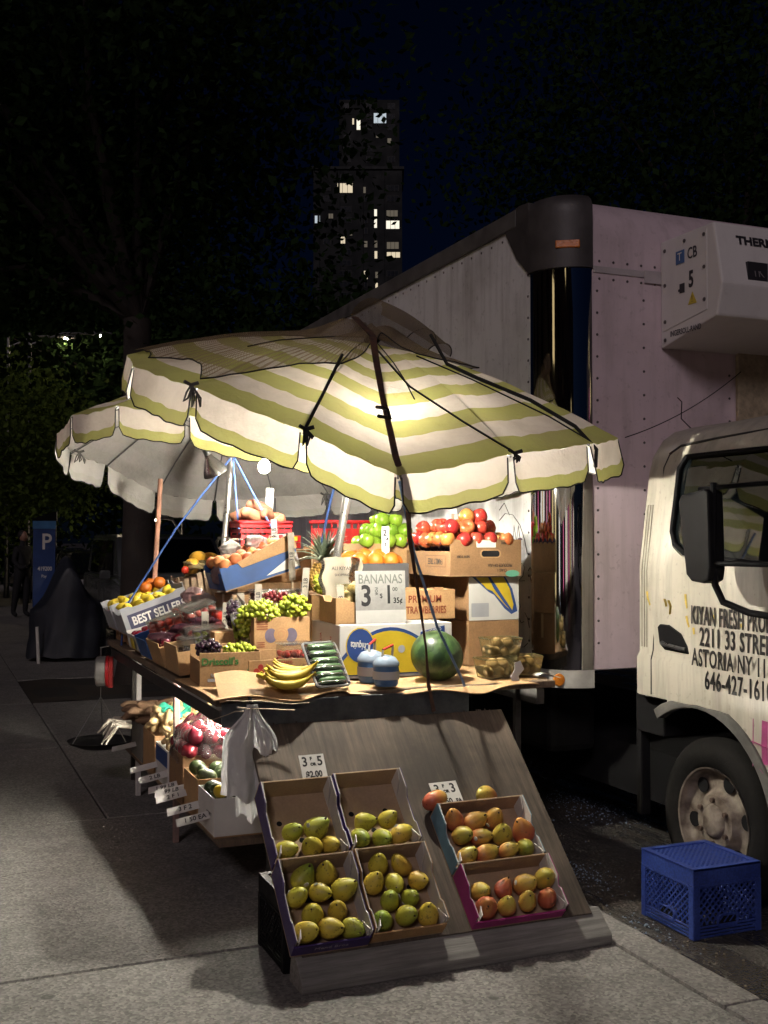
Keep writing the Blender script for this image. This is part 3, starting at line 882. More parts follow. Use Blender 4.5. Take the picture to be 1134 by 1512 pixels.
# ------------------------------------------------------------------ umbrellas
GRN = (.46, .45, .15); CRM = (.78, .70, .60)
def stripes(n, first):
    out = []
    for k in range(n): out.append((k / n, GRN if (k + first) % 2 == 0 else CRM))
    return out
can_m = cloth('canopy_stripes', CRM, .072, stripes(11, 0), lining=(.50, .48, .45), dirt=.42)
val_m = cloth('valance_stripes', CRM, .15, [(0, GRN), (.33, CRM)], lining=(.52, .50, .46), dirt=.40)
und_m = val_m
pipe_m = M('black_piping', (.012, .011, .010), .8, .2, 30, 0)
pole_m = M('pole_aluminium', (.60, .58, .54), .3, .12, 20, .05, metal=.9)
FT = [(1.704, 3.966, 1.801), (2.177, 3.915, 1.897), (2.634, 4.048, 1.964), (2.99, 4.346, 2.022), (3.0, 4.764, 2.04), (2.985, 5.20, 2.0), (2.96, 5.62, 1.96), (2.80, 6.02, 2.12), (2.42, 6.22, 2.36), (1.963, 6.27, 2.52), (1.506, 6.17, 2.56), (1.135, 5.90, 2.52), (0.906, 5.496, 2.46), (0.855, 5.023, 2.335), (1.02, 4.52, 2.185), (1.38, 4.16, 1.985)]
BTp = [(1.697, 5.727, 2.122), (2.124, 5.763, 2.047), (2.506, 5.96, 1.974), (2.783, 6.288, 1.938), (2.913, 6.697, 1.917), (2.877, 7.124, 1.903), (2.68, 7.506, 1.891), (2.352, 7.783, 1.867), (1.943, 7.913, 1.836), (1.516, 7.877, 1.882), (1.134, 7.68, 2.058), (0.857, 7.352, 2.113), (0.727, 6.943, 2.195), (0.763, 6.516, 2.259), (0.96, 6.134, 2.287), (1.288, 5.857, 2.221)]
FA, BA = Vector((2.05, 5.10, 2.53)), Vector((1.82, 6.82, 2.55))


def canopy_point(A, T, k, u, v, sag=.020, dome=.065, off=0.):
    """k panel, u across 0..1, v from rim (0) to apex (1)"""
    a = Vector(T[k]); b = Vector(T[(k + 1) % 16])
    e = a.lerp(b, u)
    c = (a + b) / 2
    inward = (A - c); inward.z = 0; inward.normalize()
    e += inward * .010 * 4 * u * (1 - u)
    p = e.lerp(A, v)
    p.z += dome * math.sin(math.pi * v) - sag * 4 * u * (1 - u) * (1 - v) * (v + .35) + off
    p.z += (.012 * noise.noise(p * 5.0) * min(1, v * 5) + .006 * noise.noise(p * 13.0)) * (1 - v)
    wr = .004 * math.sin(23 * u + 9 * v + k * 1.7) * math.sin(math.pi * u) * (1 - v)
    p.z += wr
    return p


def umbrella(label, T, A, pole_bot, hang=.165, lean=.02, seed=1):
    rs = random.Random(seed)
    um = thing('market_umbrella', label, 'umbrella', pole_bot)
    off = -Vector(pole_bot)
    def up(mb, name, mat, parent=um, **k): return mb.build(name, mat, parent, loc=off if parent is um else None, **k)
    for k in range(16):
        up(MB().sheet(lambda u, v: canopy_point(A, T, k, u, v * .985), 8, 14), 'canopy_panel', can_m, smooth=70, fix=False)
        a = Vector(T[k]); b = Vector(T[(k + 1) % 16])
        out = ((a + b) / 2 - A); out.z = 0; out.normalize()
        h1 = hang * rs.uniform(.92, 1.08); ph = rs.uniform(0, 6)
        def drop(u):       # rounded lower corners
            d = min(u, 1 - u) * (b - a).length
            r = .048
            return h1 if d > r else h1 - (r - math.sqrt(max(0, r * r - (r - d) ** 2))) * .95
        def fl(u, v):
            uu = .030 + .94 * u
            top = canopy_point(A, T, k, uu, 0)
            w = 1 - v
            d = drop(u) * w
            p = top + Vector((0, 0, -d)) + out * (lean * w + .012 * w * math.sin(7 * uu + ph))
            p += (b - a) * (.012 * w * (0.5 - uu))
            return p
        f = up(MB().sheet(fl, 18, 6), 'valance_flap', val_m, smooth=70, fix=False)
        edge = [fl(0, v) for v in (.9, .75, .5, .25)] + [fl(i / 18, 0) for i in range(19)] + [fl(1, v) for v in (.25, .5, .75, .9)]
        up(MB().tube(edge, .0034, 5), 'piping', pipe_m, f)
        rib = [canopy_point(A, T, k, 0, v) - Vector((0, 0, .012 + .004 * v)) for v in (0, .25, .5, .75, .97)]
        up(MB().tube(rib, .0045, 5), 'rib', dark_steel, smooth=True)
        hub = A - Vector((0, 0, .42)); mid = canopy_point(A, T, k, 0, .5) - Vector((0, 0, .016))
        up(MB().tube([mid, hub.lerp(mid, .06)], .0035, 5), 'stretcher', dark_steel)
    up(MB().tube([Vector(pole_bot), A - Vector((0, 0, .03))], .021, 14), 'pole', pole_m, smooth=True)
    up(MB().lathe([(.035, -.03), (.04, .0), (.035, .03)], 12, A - Vector((0, 0, .42))), 'runner', black_pl, smooth=True)
    up(MB().lathe([(.03, .0), (.045, .015), (.02, .05), (.008, .07)], 12, A), 'finial', black_pl, smooth=True)
    return um


umbrella('green and cream striped umbrella tilted over the front of the stall', FT, FA, (1.80, 5.20, .905), seed=3)
umbrella('green and cream striped umbrella behind, showing its pale underside', BTp, BA, (1.62, 6.55, .905), seed=8, lean=.012)


# bulbs and clamp lamp
def bulb(label, loc, st, col=(1.0, .93, .79)):
    b = thing('light_bulb', label, 'light bulb', loc)
    MB().lathe([(.012, .035), (.02, .025), (.030, .005), (.033, -.015), (.028, -.035), (.012, -.046)], 16).build('globe', emis('bulb_glow', col, st), b, smooth=True)
    MB().lathe([(.014, .03), (.016, .045), (.016, .085), (.006, .09)], 12).build('socket', black_pl, b, smooth=True)
    MB().tube([(0, 0, .088), (.01, .01, .14), (.0, .02, .22)], .004, 6).build('flex', black_pl, b)
bulb('bare lit bulb hanging under the rear umbrella beside the pole', (1.816, 6.2, 1.985), BULB * .5)
bulb('bare lit bulb glowing through the front umbrella canopy', (1.84, 4.54, 1.95), BULB)
cl = thing('clamp_lamp', 'silver clamp lamp with bell reflector under the rear umbrella', 'lamp', (1.53, 6.30, 1.99), (R(12), R(-28), 0))
MB().lathe([(.075, -.06), (.066, -.03), (.045, .01), (.026, .04), (.02, .06)], 24, cap=False).build('reflector', M('spun_aluminium', (.7, .7, .68), .22, .1, 20, .05, metal=1), cl, thick=.002, smooth=60)
MB().lathe([(.02, .055), (.02, .11), (.012, .125)], 12).build('socket', steel, cl, smooth=True)
MB().tube([(0, 0, .12), (.03, 0, .15), (.09, 0, .17)], .007, 6).bb((.08, -.012, .15), (.13, .012, .19)).build('clamp', steel, cl)
MB().tube([(0, 0, .12), (-.02, .02, .25)], .003, 5).build('flex', black_pl, cl)

# shade netting thrown over the front umbrella
def netting(dens=.42):
    t = NT('shade_net'); co = t.coords(uv=True)
    sp = t.n('ShaderNodeSeparateXYZ'); t.l(co, sp.inputs[0])
    fs = []
    for i, fq in ((0, 190), (1, 120)):
        m1 = t.n('ShaderNodeMath', operation='MULTIPLY'); m1.inputs[1].default_value = fq; t.l(sp.outputs[i], m1.inputs[0])
        m2 = t.n('ShaderNodeMath', operation='FRACT'); t.l(m1.outputs[0], m2.inputs[0])
        m3 = t.n('ShaderNodeMath', operation='LESS_THAN'); m3.inputs[1].default_value = .34; t.l(m2.outputs[0], m3.inputs[0]); fs.append(m3.outputs[0])
    mx = t.n('ShaderNodeMath', operation='MAXIMUM'); t.l(fs[0], mx.inputs[0]); t.l(fs[1], mx.inputs[1])
    d = t.n('ShaderNodeBsdfDiffuse'); d.inputs[0].default_value = (.17, .13, .085, 1)
    tl = t.n('ShaderNodeBsdfTranslucent'); tl.inputs[0].default_value = (.13, .10, .065, 1)
    ms0 = t.n('ShaderNodeAddShader'); t.l(d.outputs[0], ms0.inputs[0]); t.l(tl.outputs[0], ms0.inputs[1])
    tr_ = t.n('ShaderNodeBsdfTransparent'); ms = t.n('ShaderNodeMixShader')
    md = t.n('ShaderNodeMath', operation='MULTIPLY_ADD'); md.inputs[1].default_value = .25; md.inputs[2].default_value = dens; t.l(mx.outputs[0], md.inputs[0])
    t.l(md.outputs[0], ms.inputs[0]); t.l(tr_.outputs[0], ms.inputs[1]); t.l(ms0.outputs[0], ms.inputs[2])
    t.l(ms.outputs[0], t.out.inputs[0]); return t.m
net_m = netting(); roll_m = netting(.50)
# lower edge of the net for every tip (0 rim .. 1 apex); beyond the list it hangs to the rim at the back
NE = {9: .0, 10: .0, 11: .0, 12: .02, 13: .06, 14: .03, 15: .50, 0: .80, 1: .86, 2: .62, 3: .55, 4: .5, 5: .45, 6: .4, 7: .3, 8: .1}
def ne(x):
    k = int(math.floor(x)) % 16; f = x - math.floor(x)
    b = NE[k] * (1 - f) + NE[(k + 1) % 16] * f
    sc_ = (.09 if 13 <= k <= 15 else .03) * math.sin(math.pi * f)
    return min(.93, b + sc_)
def netf(u, v):
    x = 9 + 16 * u; k = int(math.floor(x)) % 16; f = x - math.floor(x)
    e = ne(x)
    vv = e + (1.0 - e) * v
    p = canopy_point(FA, FT, k, f, min(vv, .985), sag=.006, off=.0)
    lift = .018 + .03 * max(0, math.sin(5 * x + 8 * v)) * v * (1 - v) + .10 * math.exp(-((vv - .9) / .14) ** 2) * (.55 + .45 * math.sin(1.3 * x))
    return p + Vector((0, 0, lift))
nt = thing('shade_netting', 'brown shade netting thrown over the top of the front umbrella', 'netting', tuple(FA))
MB().sheet(netf, 128, 16).build('net_sheet', net_m, nt, loc=-FA, smooth=70)
MB().tube([netf(i / 256, 0) + Vector((0, 0, .002)) for i in range(257)], .0035, 5).build('edge_cord', pipe_m, nt, loc=-FA)
# the rolled end of the net standing up at the right of the apex
def roll(u, v):
    a = R(-20 + 220 * v); r = .075 + .015 * math.sin(4 * u)
    c = Vector((1.98, 5.0, 2.66)).lerp(Vector((2.50, 5.28, 2.53)), u)
    ax = Vector((.92, .36, -.17)).normalized(); s1 = ax.cross(Vector((0, 0, 1))).normalized(); s2 = s1.cross(ax)
    return c + (s1 * math.cos(a) * 1.5 + s2 * math.sin(a)) * r
MB().sheet(roll, 22, 18).build('rolled_end', roll_m, nt, loc=-FA, smooth=70)
MB().tube([roll(1, v / 18) for v in range(19)], .004, 5).build('edge_cord', pipe_m, nt, loc=-FA)
MB().tube([roll(.72, v / 18) for v in range(19)], .003, 5).build('edge_cord', pipe_m, nt, loc=-FA)
for kk, ph in ((13.6, 0), (15.0, 1), (0.4, 2)):
    k = int(kk) % 16
    pts = [canopy_point(FA, FT, k, kk % 1, v, off=.03) for v in (.35, .5, .65, .8, .95)]
    MB().tube(pts, .003, 5).build('seam_cord', pipe_m, nt, loc=-FA)

# straps, cords and ropes
def strap(name, label, pts, r, mat, flat=None, cat='strap', n=6, group=None):
    o = MB().tube(pts, r, n, flat=flat).build(name, mat, smooth=True)
    return tag(o, label, cat, group)
rust = M('rusty_webbing', (.030, .022, .018), .9, .3, 22, .4, c2=(.13, .060, .035))
k0 = lambda k, u, v, o=.02: canopy_point(FA, FT, k % 16, u, v, off=o)
strap('tie_strap', 'frayed dark webbing strap from the umbrella top down to the table edge',
      [FA + Vector((-.10, -.02, .12)), k0(15, .75, .80, .10), k0(15, .88, .62, .035), k0(15, .92, .4), k0(15, .97, .2), k0(15, .995, .06, .025), Vector((1.745, 3.975, 1.75)), Vector((1.80, 4.07, 1.55)), Vector((1.90, 4.20, 1.30)), Vector((1.98, 4.31, 1.10)), Vector((2.03, 4.39, .92)), Vector((2.06, 4.40, .80))],
      [.02, .02, .018, .014, .016, .017, .016, .012, .008, .006, .010, .012], rust, .25)
strap('strap_knot', 'small dark knot with loose ends on the strap across the umbrella',
      [k0(15, .80, .30, .02), k0(15, .88, .27, .05), k0(15, .96, .26, .055), k0(15, .99, .22, .05), k0(15, .86, .24, .03), k0(15, .82, .25, .02)], .008, black_mt, cat='knot')
cordm = M('black_cord', (.012, .012, .012), .8, .2, 30, .1)
def tip(k): return Vector(FT[k % 16])
strap('black_cord', 'black cord from the net edge down to the tied tip left of the strap', [k0(14, .98, .52, .05), k0(14, 1.0, .25, .01), tip(15) + Vector((0, -.01, .0)), tip(15) + Vector((0, -.02, -.05))], .007, cordm, cat='cord')
strap('black_cord', 'black cord running diagonally to the umbrella tip right of the strap', [k0(0, .1, .80, .03), k0(0, .45, .45, .02), k0(0, .80, .18, .02), tip(1) + Vector((0, -.01, .01))], .005, cordm, cat='cord')
strap('black_cord', 'thick black cord on the right shoulder of the striped umbrella', [k0(1, .7, .66, .14), k0(1, .75, .58, .03), k0(1, .86, .45, .02), k0(2, .1, .25, .02), k0(2, .25, .08, .02), k0(2, .2, .0, .0) + Vector((0, -.02, -.03)), k0(2, .1, 0, 0) + Vector((0, -.03, -.10))], .009, cordm, cat='cord')
strap('black_cord', 'thin dark cord over the right panels to the rim by the cab', [k0(1, .55, .72, .02), k0(1, .75, .45, .02), k0(1, .95, .15, .02), tip(2) + Vector((0, -.01, .01))], .0035, cordm, cat='cord')
def bow(label, p, s, mat, seed):
    rs = random.Random(seed); b = MB(); p = Vector(p)
    for k in range(3):
        dx = (k - 1) * .020 * s
        b.tube([p, p + Vector((dx, -.015, -.03 * s)), p + Vector((dx * 1.6, -.02, -.062 * s - rs.uniform(0, .03))), p + Vector((dx * 1.2 + .012, -.012, -.05 * s)), p + Vector((.004, -.004, -.004))], .0045, 5)
    b.tube([p + Vector((-.03, -.01, .012)), p, p + Vector((.03, -.01, .010))], .008, 6)
    tag(b.build('tied_cord', mat, smooth=True), label, 'knot')
grey_cord = M('grey_cord', (.10, .095, .085), .85, .3, 40, .2)
bow('grey bundle of tied cord at the net\'s lowest corner', tip(14) + Vector((-.02, -.04, .0)), 1.1, grey_cord, 1)
bow('dark knot at the umbrella tip left of the strap', tip(15) + Vector((0, -.03, .0)), .6, cordm, 2)
bow('dark knot at the umbrella tip right of the strap', tip(1) + Vector((0, -.03, .0)), .35, cordm, 3)
bow('grey knotted cord at the far left tip under the rear umbrella', Vector(BTp[11]) + Vector((.05, -.05, .0)), 1.0, grey_cord, 4)
bow('grey knotted cord at the rear umbrella tip near the pineapple', Vector(BTp[6]) + Vector((-.05, -.05, -.02)), .9, grey_cord, 5)
bluer = M('blue_rope', (.035, .085, .26), .7, .25, 60, .4)
strap('blue_rope', 'blue rope slanting left from the rear pole to the table edge', [(1.725, 6.62, 2.05), (1.42, 6.75, 1.62), (1.13, 6.90, 1.12), (1.12, 6.92, .90)], .0065, bluer, cat='rope')
strap('blue_rope', 'blue rope hanging straight down beside the rear pole', [(1.735, 6.60, 2.05), (1.745, 6.50, 1.62), (1.75, 6.45, 1.45)], .006, bluer, cat='rope')
strap('blue_rope', 'blue rope slanting right from the rear pole to the yams', [(1.74, 6.58, 2.05), (1.83, 6.52, 1.85), (1.93, 6.42, 1.62)], .0065, bluer, cat='rope')
strap('blue_rope', 'blue rope beside the front pole behind the oranges', [(1.985, 5.32, 2.0), (1.955, 5.45, 1.75), (1.92, 5.52, 1.48)], .007, bluer, cat='rope')
lbl = M('pale_blue_rope', (.16, .27, .50), .7, .25, 60, .4)
strap('blue_rope', 'pale blue rope from the front umbrella tip to the table beside the kiwis', [(1.72, 3.99, 1.78), (1.84, 4.12, 1.50), (2.02, 4.28, 1.18), (2.20, 4.40, .93), (2.22, 4.42, .90)], .006, lbl, cat='rope')
o = strap('wooden_pole', 'pinkish wooden pole standing at the stall\'s far left corner', [(1.37, 7.28, .905), (1.42, 7.25, 1.95)], .016, M('pink_pole', (.50, .25, .17), .7, .3, 14, .1), cat='pole', n=8)
# ------------------------------------------------------------------ fruit prototypes (meshes shared by every fruit of a kind)
def blob(name, mat, rx, ry, rz, n=20, m=12, fn=None):
    b = MB(); pr = []
    for i in range(m + 1):
        a = -math.pi / 2 + math.pi * i / m
        pr.append((max(1e-4, math.cos(a)), math.sin(a)))
    b.lathe(pr, n)
    vs = []
    for x, y, z in b.v:
        s = fn(x, y, z) if fn else (1, 0, 0, 0)
        vs.append((x * rx * s[0] + s[1], y * ry * s[0] + s[2], z * rz + s[3]))
    b.v = vs
    return b.mesh(name, mat, smooth=89)
mango_g = fruit('mango_green_skin', [(.06, (.24, .35, .04)), (.28, (.48, .47, .05)), (.50, (.64, .53, .06)), (.80, (.66, .42, .06))], 8, .46, speck=((.09, .07, .02), 60, .75), coat=.05, bump=.2, grad=-3.2, spots=.7)
mango_r = fruit('mango_red_skin', [(.0, (.28, .35, .05)), (.20, (.56, .46, .07)), (.38, (.62, .34, .07)), (.60, (.52, .12, .06))], 9, .46, speck=((.26, .22, .10), 80, .6), coat=.05, bump=.2, grad=-4.0, spots=.7)
def mango_fn(x, y, z): return (1 - .16 * z - .06 * z * z + .05 * x, .010 * z * z + .004 * z, 0, .004 * x)
def mango_var(k):
    def f(x, y, z): return (1 - (.10 + .06 * k) * z - .06 * z * z + .07 * x * (k - 1) + .03 * math.sin(3 * z + k) + .02 * noise.noise(Vector((x * 2, y * 2, z * 2 + 5 * k))), (.006 + .007 * k) * z * z + .004 * z, .004 * k * z, .005 * x)
    return f
stem_b = M('mango_stem', (.07, .05, .025), .8, .2, 30, .1)
def mango_mesh(mat, s, k):
    me = blob('mango', mat, .042 * s * (1 + .05 * (k - 1)), .039 * s, .053 * s * (1 + .06 * (1 - k)), 22, 14, fn=mango_var(k))
    return me
mango1 = [mango_mesh(mango_g, 1.0, k) for k in range(3)]
mango2 = [mango_mesh(mango_r, 1.0, k) for k in range(3)]
apple_r = fruit('apple_red_skin', [(.1, (.42, .22, .05)), (.28, (.45, .06, .03)), (.5, (.36, .018, .02)), (.8, (.50, .20, .05))], 6, .22, speck=((.55, .40, .14), 60, .45), coat=.4)
apple_g = fruit('apple_green_skin', [(.1, (.14, .29, .018)), (.8, (.22, .36, .03))], 6, .25, speck=((.5, .55, .2), 70, .4), coat=.4)
def apple(name, mat):
    b = MB(); p = [(.002, .020), (.010, .023), (.020, .031), (.030, .031), (.0375, .020), (.040, .004), (.037, -.015), (.029, -.029), (.018, -.034), (.008, -.030), (.002, -.027)]
    b.lathe(p[::-1], 20); b.tube([(0, 0, .018), (.003, 0, .036), (.008, 0, .044)], .0018, 5)
    return b.mesh(name, mat, smooth=89)
apple1 = apple('apple', apple_r); apple2 = apple('green_apple', apple_g)
orange_m = fruit('orange_peel', [(.1, (.46, .105, .008)), (.8, (.52, .15, .012))], 5, .42, bump=.5, bscale=230)
orange1 = blob('orange', orange_m, .043, .043, .041)
lemon_m = fruit('lemon_peel', [(.1, (.60, .42, .02)), (.8, (.68, .52, .04))], 5, .4, bump=.4, bscale=160)
lemon1 = blob('lemon', lemon_m, .027, .027, .040, fn=lambda x, y, z: (1 - .22 * abs(z) ** 3, 0, 0, .006 * (z ** 7)))
kiwi_m = fruit('kiwi_skin', [(.1, (.24, .155, .06)), (.8, (.36, .24, .10))], 12, .8, bump=.6, bscale=300)
kiwi1 = blob('kiwi', kiwi_m, .026, .024, .034)
yam_m = fruit('yam_skin', [(.1, (.17, .06, .035)), (.8, (.27, .105, .05))], 16, .75, bump=.7, bscale=50)
yam1 = blob('yam', yam_m, .05, .045, .105, fn=lambda x, y, z: (1 + .12 * math.sin(5 * z) + .06 * math.sin(9 * z + x * 3), .02 * math.sin(2.4 * z), .012 * math.cos(3 * z), 0))
tom_m = fruit('tomato_skin', [(.1, (.42, .02, .012)), (.8, (.52, .05, .02))], 5, .2, coat=.4)
tom1 = blob('tomato', tom_m, .024, .024, .022, 12, 8)
peach_m = fruit('peach_skin', [(.1, (.58, .24, .06)), (.4, (.55, .12, .05)), (.8, (.64, .34, .10))], 9, .7)
peach1 = blob('peach', peach_m, .035, .035, .033, 16, 10)
straw_m = fruit('strawberry_skin', [(.1, (.42, .015, .015)), (.8, (.52, .04, .03))], 9, .3, speck=((.6, .35, .1), 150, .7))
straw1 = blob('strawberry', straw_m, .016, .016, .022, 10, 8, fn=lambda x, y, z: (1 + .25 * z, 0, 0, 0))
grape_m = fruit('green_grape_skin', [(.1, (.28, .38, .03)), (.8, (.44, .48, .05))], 20, .25, coat=.3)
grape_k = fruit('black_grape_skin', [(.1, (.014, .008, .016)), (.8, (.04, .012, .03))], 20, .25, coat=.3)
grape_r = fruit('red_grape_skin', [(.1, (.10, .012, .02)), (.8, (.20, .03, .03))], 20, .25, coat=.3)
grapes = {c: blob('grape', m, .0115, .0115, .0128, 10, 7) for c, m in (('g', grape_m), ('k', grape_k), ('r', grape_r))}
avo_m = fruit('avocado_skin', [(.1, (.02, .035, .012)), (.8, (.05, .075, .02))], 20, .45, bump=.8, bscale=110)
avo1 = blob('avocado', avo_m, .035, .035, .05, fn=lambda x, y, z: (1 - .22 * z, 0, 0, 0))
pep_m = fruit('red_onion_skin', [(.1, (.10, .006, .018)), (.8, (.24, .02, .03))], 10, .22, coat=.4)
pep1 = blob('red_onion', pep_m, .042, .042, .036, fn=lambda x, y, z: (1 + .02 * math.sin(9 * x), 0, 0, .012 * max(0, z) ** 9))
ging_m = fruit('ginger_skin', [(.1, (.42, .29, .13)), (.8, (.55, .40, .20))], 30, .8, bump=.6, bscale=90)
root_m = fruit('cassava_skin', [(.1, (.16, .09, .05)), (.8, (.30, .19, .11))], 30, .85, bump=.8, bscale=90)


ORDW = ['first', 'second', 'third', 'fourth', 'fifth', 'sixth']


def one(name, me, loc, rot, label, cat, group, sc_=1.0):
    o = put(name, me, None, loc, rot, sc_)
    return tag(o, label, cat, group)


def rr(): return (rnd(0, 6.28), rnd(0, 6.28), rnd(0, 6.28))


# ------------------------------------------------------------------ cartons
def carton(name, label, loc, rot, size, mat, inner=None, hf=None, group=None, t=.006, corner=0., cat='carton', tilt_order='XYZ'):
    """open-topped tray: floor and four butted walls; hf = (front, back, left, right) heights"""
    sx_, sy, h = size
    hf = hf or (h, h, h, h)
    c = thing(name, label, cat, loc, rot, group)
    inner = inner or mat
    MB().bb((-sx_ / 2, -sy / 2, 0), (sx_ / 2, sy / 2, t)).build('floor', inner, c)
    def wall(poly, fn):
        MB().prism(poly, fn, t).build('wall', mat, c, bevel=.0012, seg=1)
    def pl(L, hh):
        if corner: return [(-L / 2, t), (L / 2, t), (L / 2, hh + corner), (L / 2 - .05, hh + corner), (L / 2 - .075, hh), (-L / 2 + .075, hh), (-L / 2 + .05, hh + corner), (-L / 2, hh + corner)]
        return [(-L / 2, t), (L / 2, t), (L / 2, hh), (-L / 2, hh)]
    wall(pl(sx_, hf[0]), lambda u, v, w: (u, -sy / 2 + w, v))
    wall(pl(sx_, hf[1]), lambda u, v, w: (u, sy / 2 - w, v))
    wall(pl(sy - 2 * t - .001, hf[2]), lambda u, v, w: (-sx_ / 2 + w, u, v))
    wall(pl(sy - 2 * t - .001, hf[3]), lambda u, v, w: (sx_ / 2 - w, u, v))
    return c


def closed(name, label, loc, rot, size, mat, group=None, tape=True, cat='carton'):
    sx_, sy, h = size
    c = thing(name, label, cat, loc, rot, group)
    MB().bb((-sx_ / 2, -sy / 2, 0), (sx_ / 2, sy / 2, h)).build('body', mat, c, bevel=.004)
    if tape:
        MB().bb((-sx_ / 2 - .001, -.024, h * .4), (sx_ / 2 + .001, .024, h + .0012)).build('tape', M('parcel_tape', (.42, .28, .14), .3, .1, 20, .05), c)
    return c


XR, UP = (1, 0, 0), (0, 0, 1)
FX, RX = (1, 0, 0), (-1, 0, 0)
# ------------------------------------------------ mango cartons on the sloping board
purple = M('purple_print', (.045, .022, .13), .55, .25, 12, .08)
pink = M('magenta_print', (.36, .03, .19), .55, .25, 12, .08)
teal = M('teal_print', (.16, .30, .36), .6, .3, 12, .08)
kin = M('mango_carton_inside', (.42, .30, .19), .85, .15, 8, .1, fine=.06)
kwh = M('mango_carton_white', (.62, .59, .55), .75, .15, 8, .1)
rampM = ramp.matrix_basis if hasattr(ramp, 'matrix_basis') else None
RM = Matrix.Translation(RO) @ Euler((RA, 0, 0)).to_matrix().to_4x4()


ORDN = ['leftmost', 'second from left', 'third from left', 'fourth from left']
ROWN = ['front', 'second', 'third', 'fourth', 'back']


stem_me = MB().lathe([(.004, -.006), (.0035, .0), (.002, .004)], 6).mesh('stem', stem_b)
stick_me = MB().lathe([(.010, -.001), (.0095, .0012), (.004, .0022)], 10).mesh('sticker', M('fruit_sticker', (.62, .62, .58), .4, .1, 40, 0))


def mango_carton(label, u0, v0, w, d, h, outer, where, n, proto, first, sidewhite=True, tiltz=0, seed=0, frontlow=.55, name_front=None):
    rs = random.Random(seed)
    loc = RM @ Vector((u0 + w / 2, v0 + d / 2, .002))
    c = thing('mango_carton', label, 'carton', loc, (RA, 0, tiltz), 'mango cartons on the display board')
    t = .006
    MB().bb((-w / 2, -d / 2, 0), (w / 2, d / 2, t)).build('floor', kin, c)
    for k in range(3):
        MB().lathe([(.011, 0), (.011, .0012)], 12, (-w * .25 + k * w * .25, d * (.1 if k != 1 else -.15), t)).build('vent_hole', black_mt, c)
    MB().prism([(-w / 2, t), (w / 2, t), (w / 2, h * frontlow), (-w / 2, h * frontlow)], lambda a, b, q: (a, -d / 2 + q, b), t).build('front_wall', outer, c, bevel=.001, seg=1)
    MB().prism([(-w / 2, t), (w / 2, t), (w / 2, h * .92), (-w / 2, h * .92)], lambda a, b, q: (a, d / 2 - q, b), t).build('back_wall', kin, c, bevel=.001, seg=1)
    for sgn in (-1, 1):
        pl = [(-d / 2 + t, t), (d / 2 - t, t), (d / 2 - t, h), (d / 2 - .10, h), (d / 2 - .125, h * .78), (-d / 2 + .09, h * .74), (-d / 2 + .07, h * .86), (-d / 2 + t, h * .86)]
        MB().prism(pl, lambda a, b, q: (sgn * (w / 2 - q), a, b), t * .5).build('side_wall', outer, c)
        MB().prism(pl, lambda a, b, q: (sgn * (w / 2 - t * .52 - q), a, b), t * .5).build('side_lining', kwh, c)
        # folded corner tab
        MB().prism([(-d / 2 + t, h * frontlow), (-d / 2 + .05, h * .80), (-d / 2 + t, h * .95)], lambda a, b, q: (sgn * (w / 2 - .012 - q - .3 * (a + d / 2)), a, b), .004).build('corner_tab', kwh, c)
        MB().prism([(d / 2 - t, .02), (d / 2 - .075, .02), (d / 2 - .05, h * .8), (d / 2 - t, h * .98)], lambda a, b, q: (sgn * (w / 2 - t - .004 - q), a, b), .003).build('inner_flap', kwh, c)
    if name_front: txt(name_front, c, .022, (0, -d / 2 - .0008, h * .30), XR, UP, M('silver_ink', (.35, .34, .36), .5, .1, 30, 0), 1.3)
    # fruit: rolled to the low end, two or three rows
    cols = 4 if w > .33 else 3
    step = (w - .03) / cols
    sp = []
    row = 0
    while len(sp) < n:
        cc = cols if row % 2 == 0 else cols - (1 if w < .33 else 0)
        for k in range(cc):
            if len(sp) >= n: break
            x = -w / 2 + .015 + step * (k + .5 + (0 if row % 2 == 0 else (.5 if cc < cols else .12)))
            yv = -d / 2 + .050 + row * (.072)
            sp.append((x + rs.uniform(-.006, .006), yv + rs.uniform(-.008, .008), k, row, cc))
        row += 1
    M4 = Matrix.Translation(loc) @ Euler((RA, 0, tiltz)).to_matrix().to_4x4()
    for (x, yv, k, row, cc) in sp:
        if yv > d / 2 - .04: continue
        lift = .050 + rs.uniform(0, .014)
        p = M4 @ Vector((x, yv, lift))
        s_ = rs.uniform(.80, 1.02)
        mo = one('mango', proto[rs.randrange(3)], p, (R(50) + rs.uniform(-.7, .7), rs.uniform(-.9, .9), rs.uniform(-.6, .6)), first % (ORDN[k] if k < cc - 1 else 'rightmost', ROWN[row]), 'mango', where, s_)
        put('stem', stem_me, mo, (.012, 0, .0545))
        if rs.random() < .35:
            a_ = rs.uniform(0, 6.28); put('sticker', stick_me, mo, (.0415 * math.cos(a_), .0385 * math.sin(a_), .004), (0, R(90), a_))
    return c


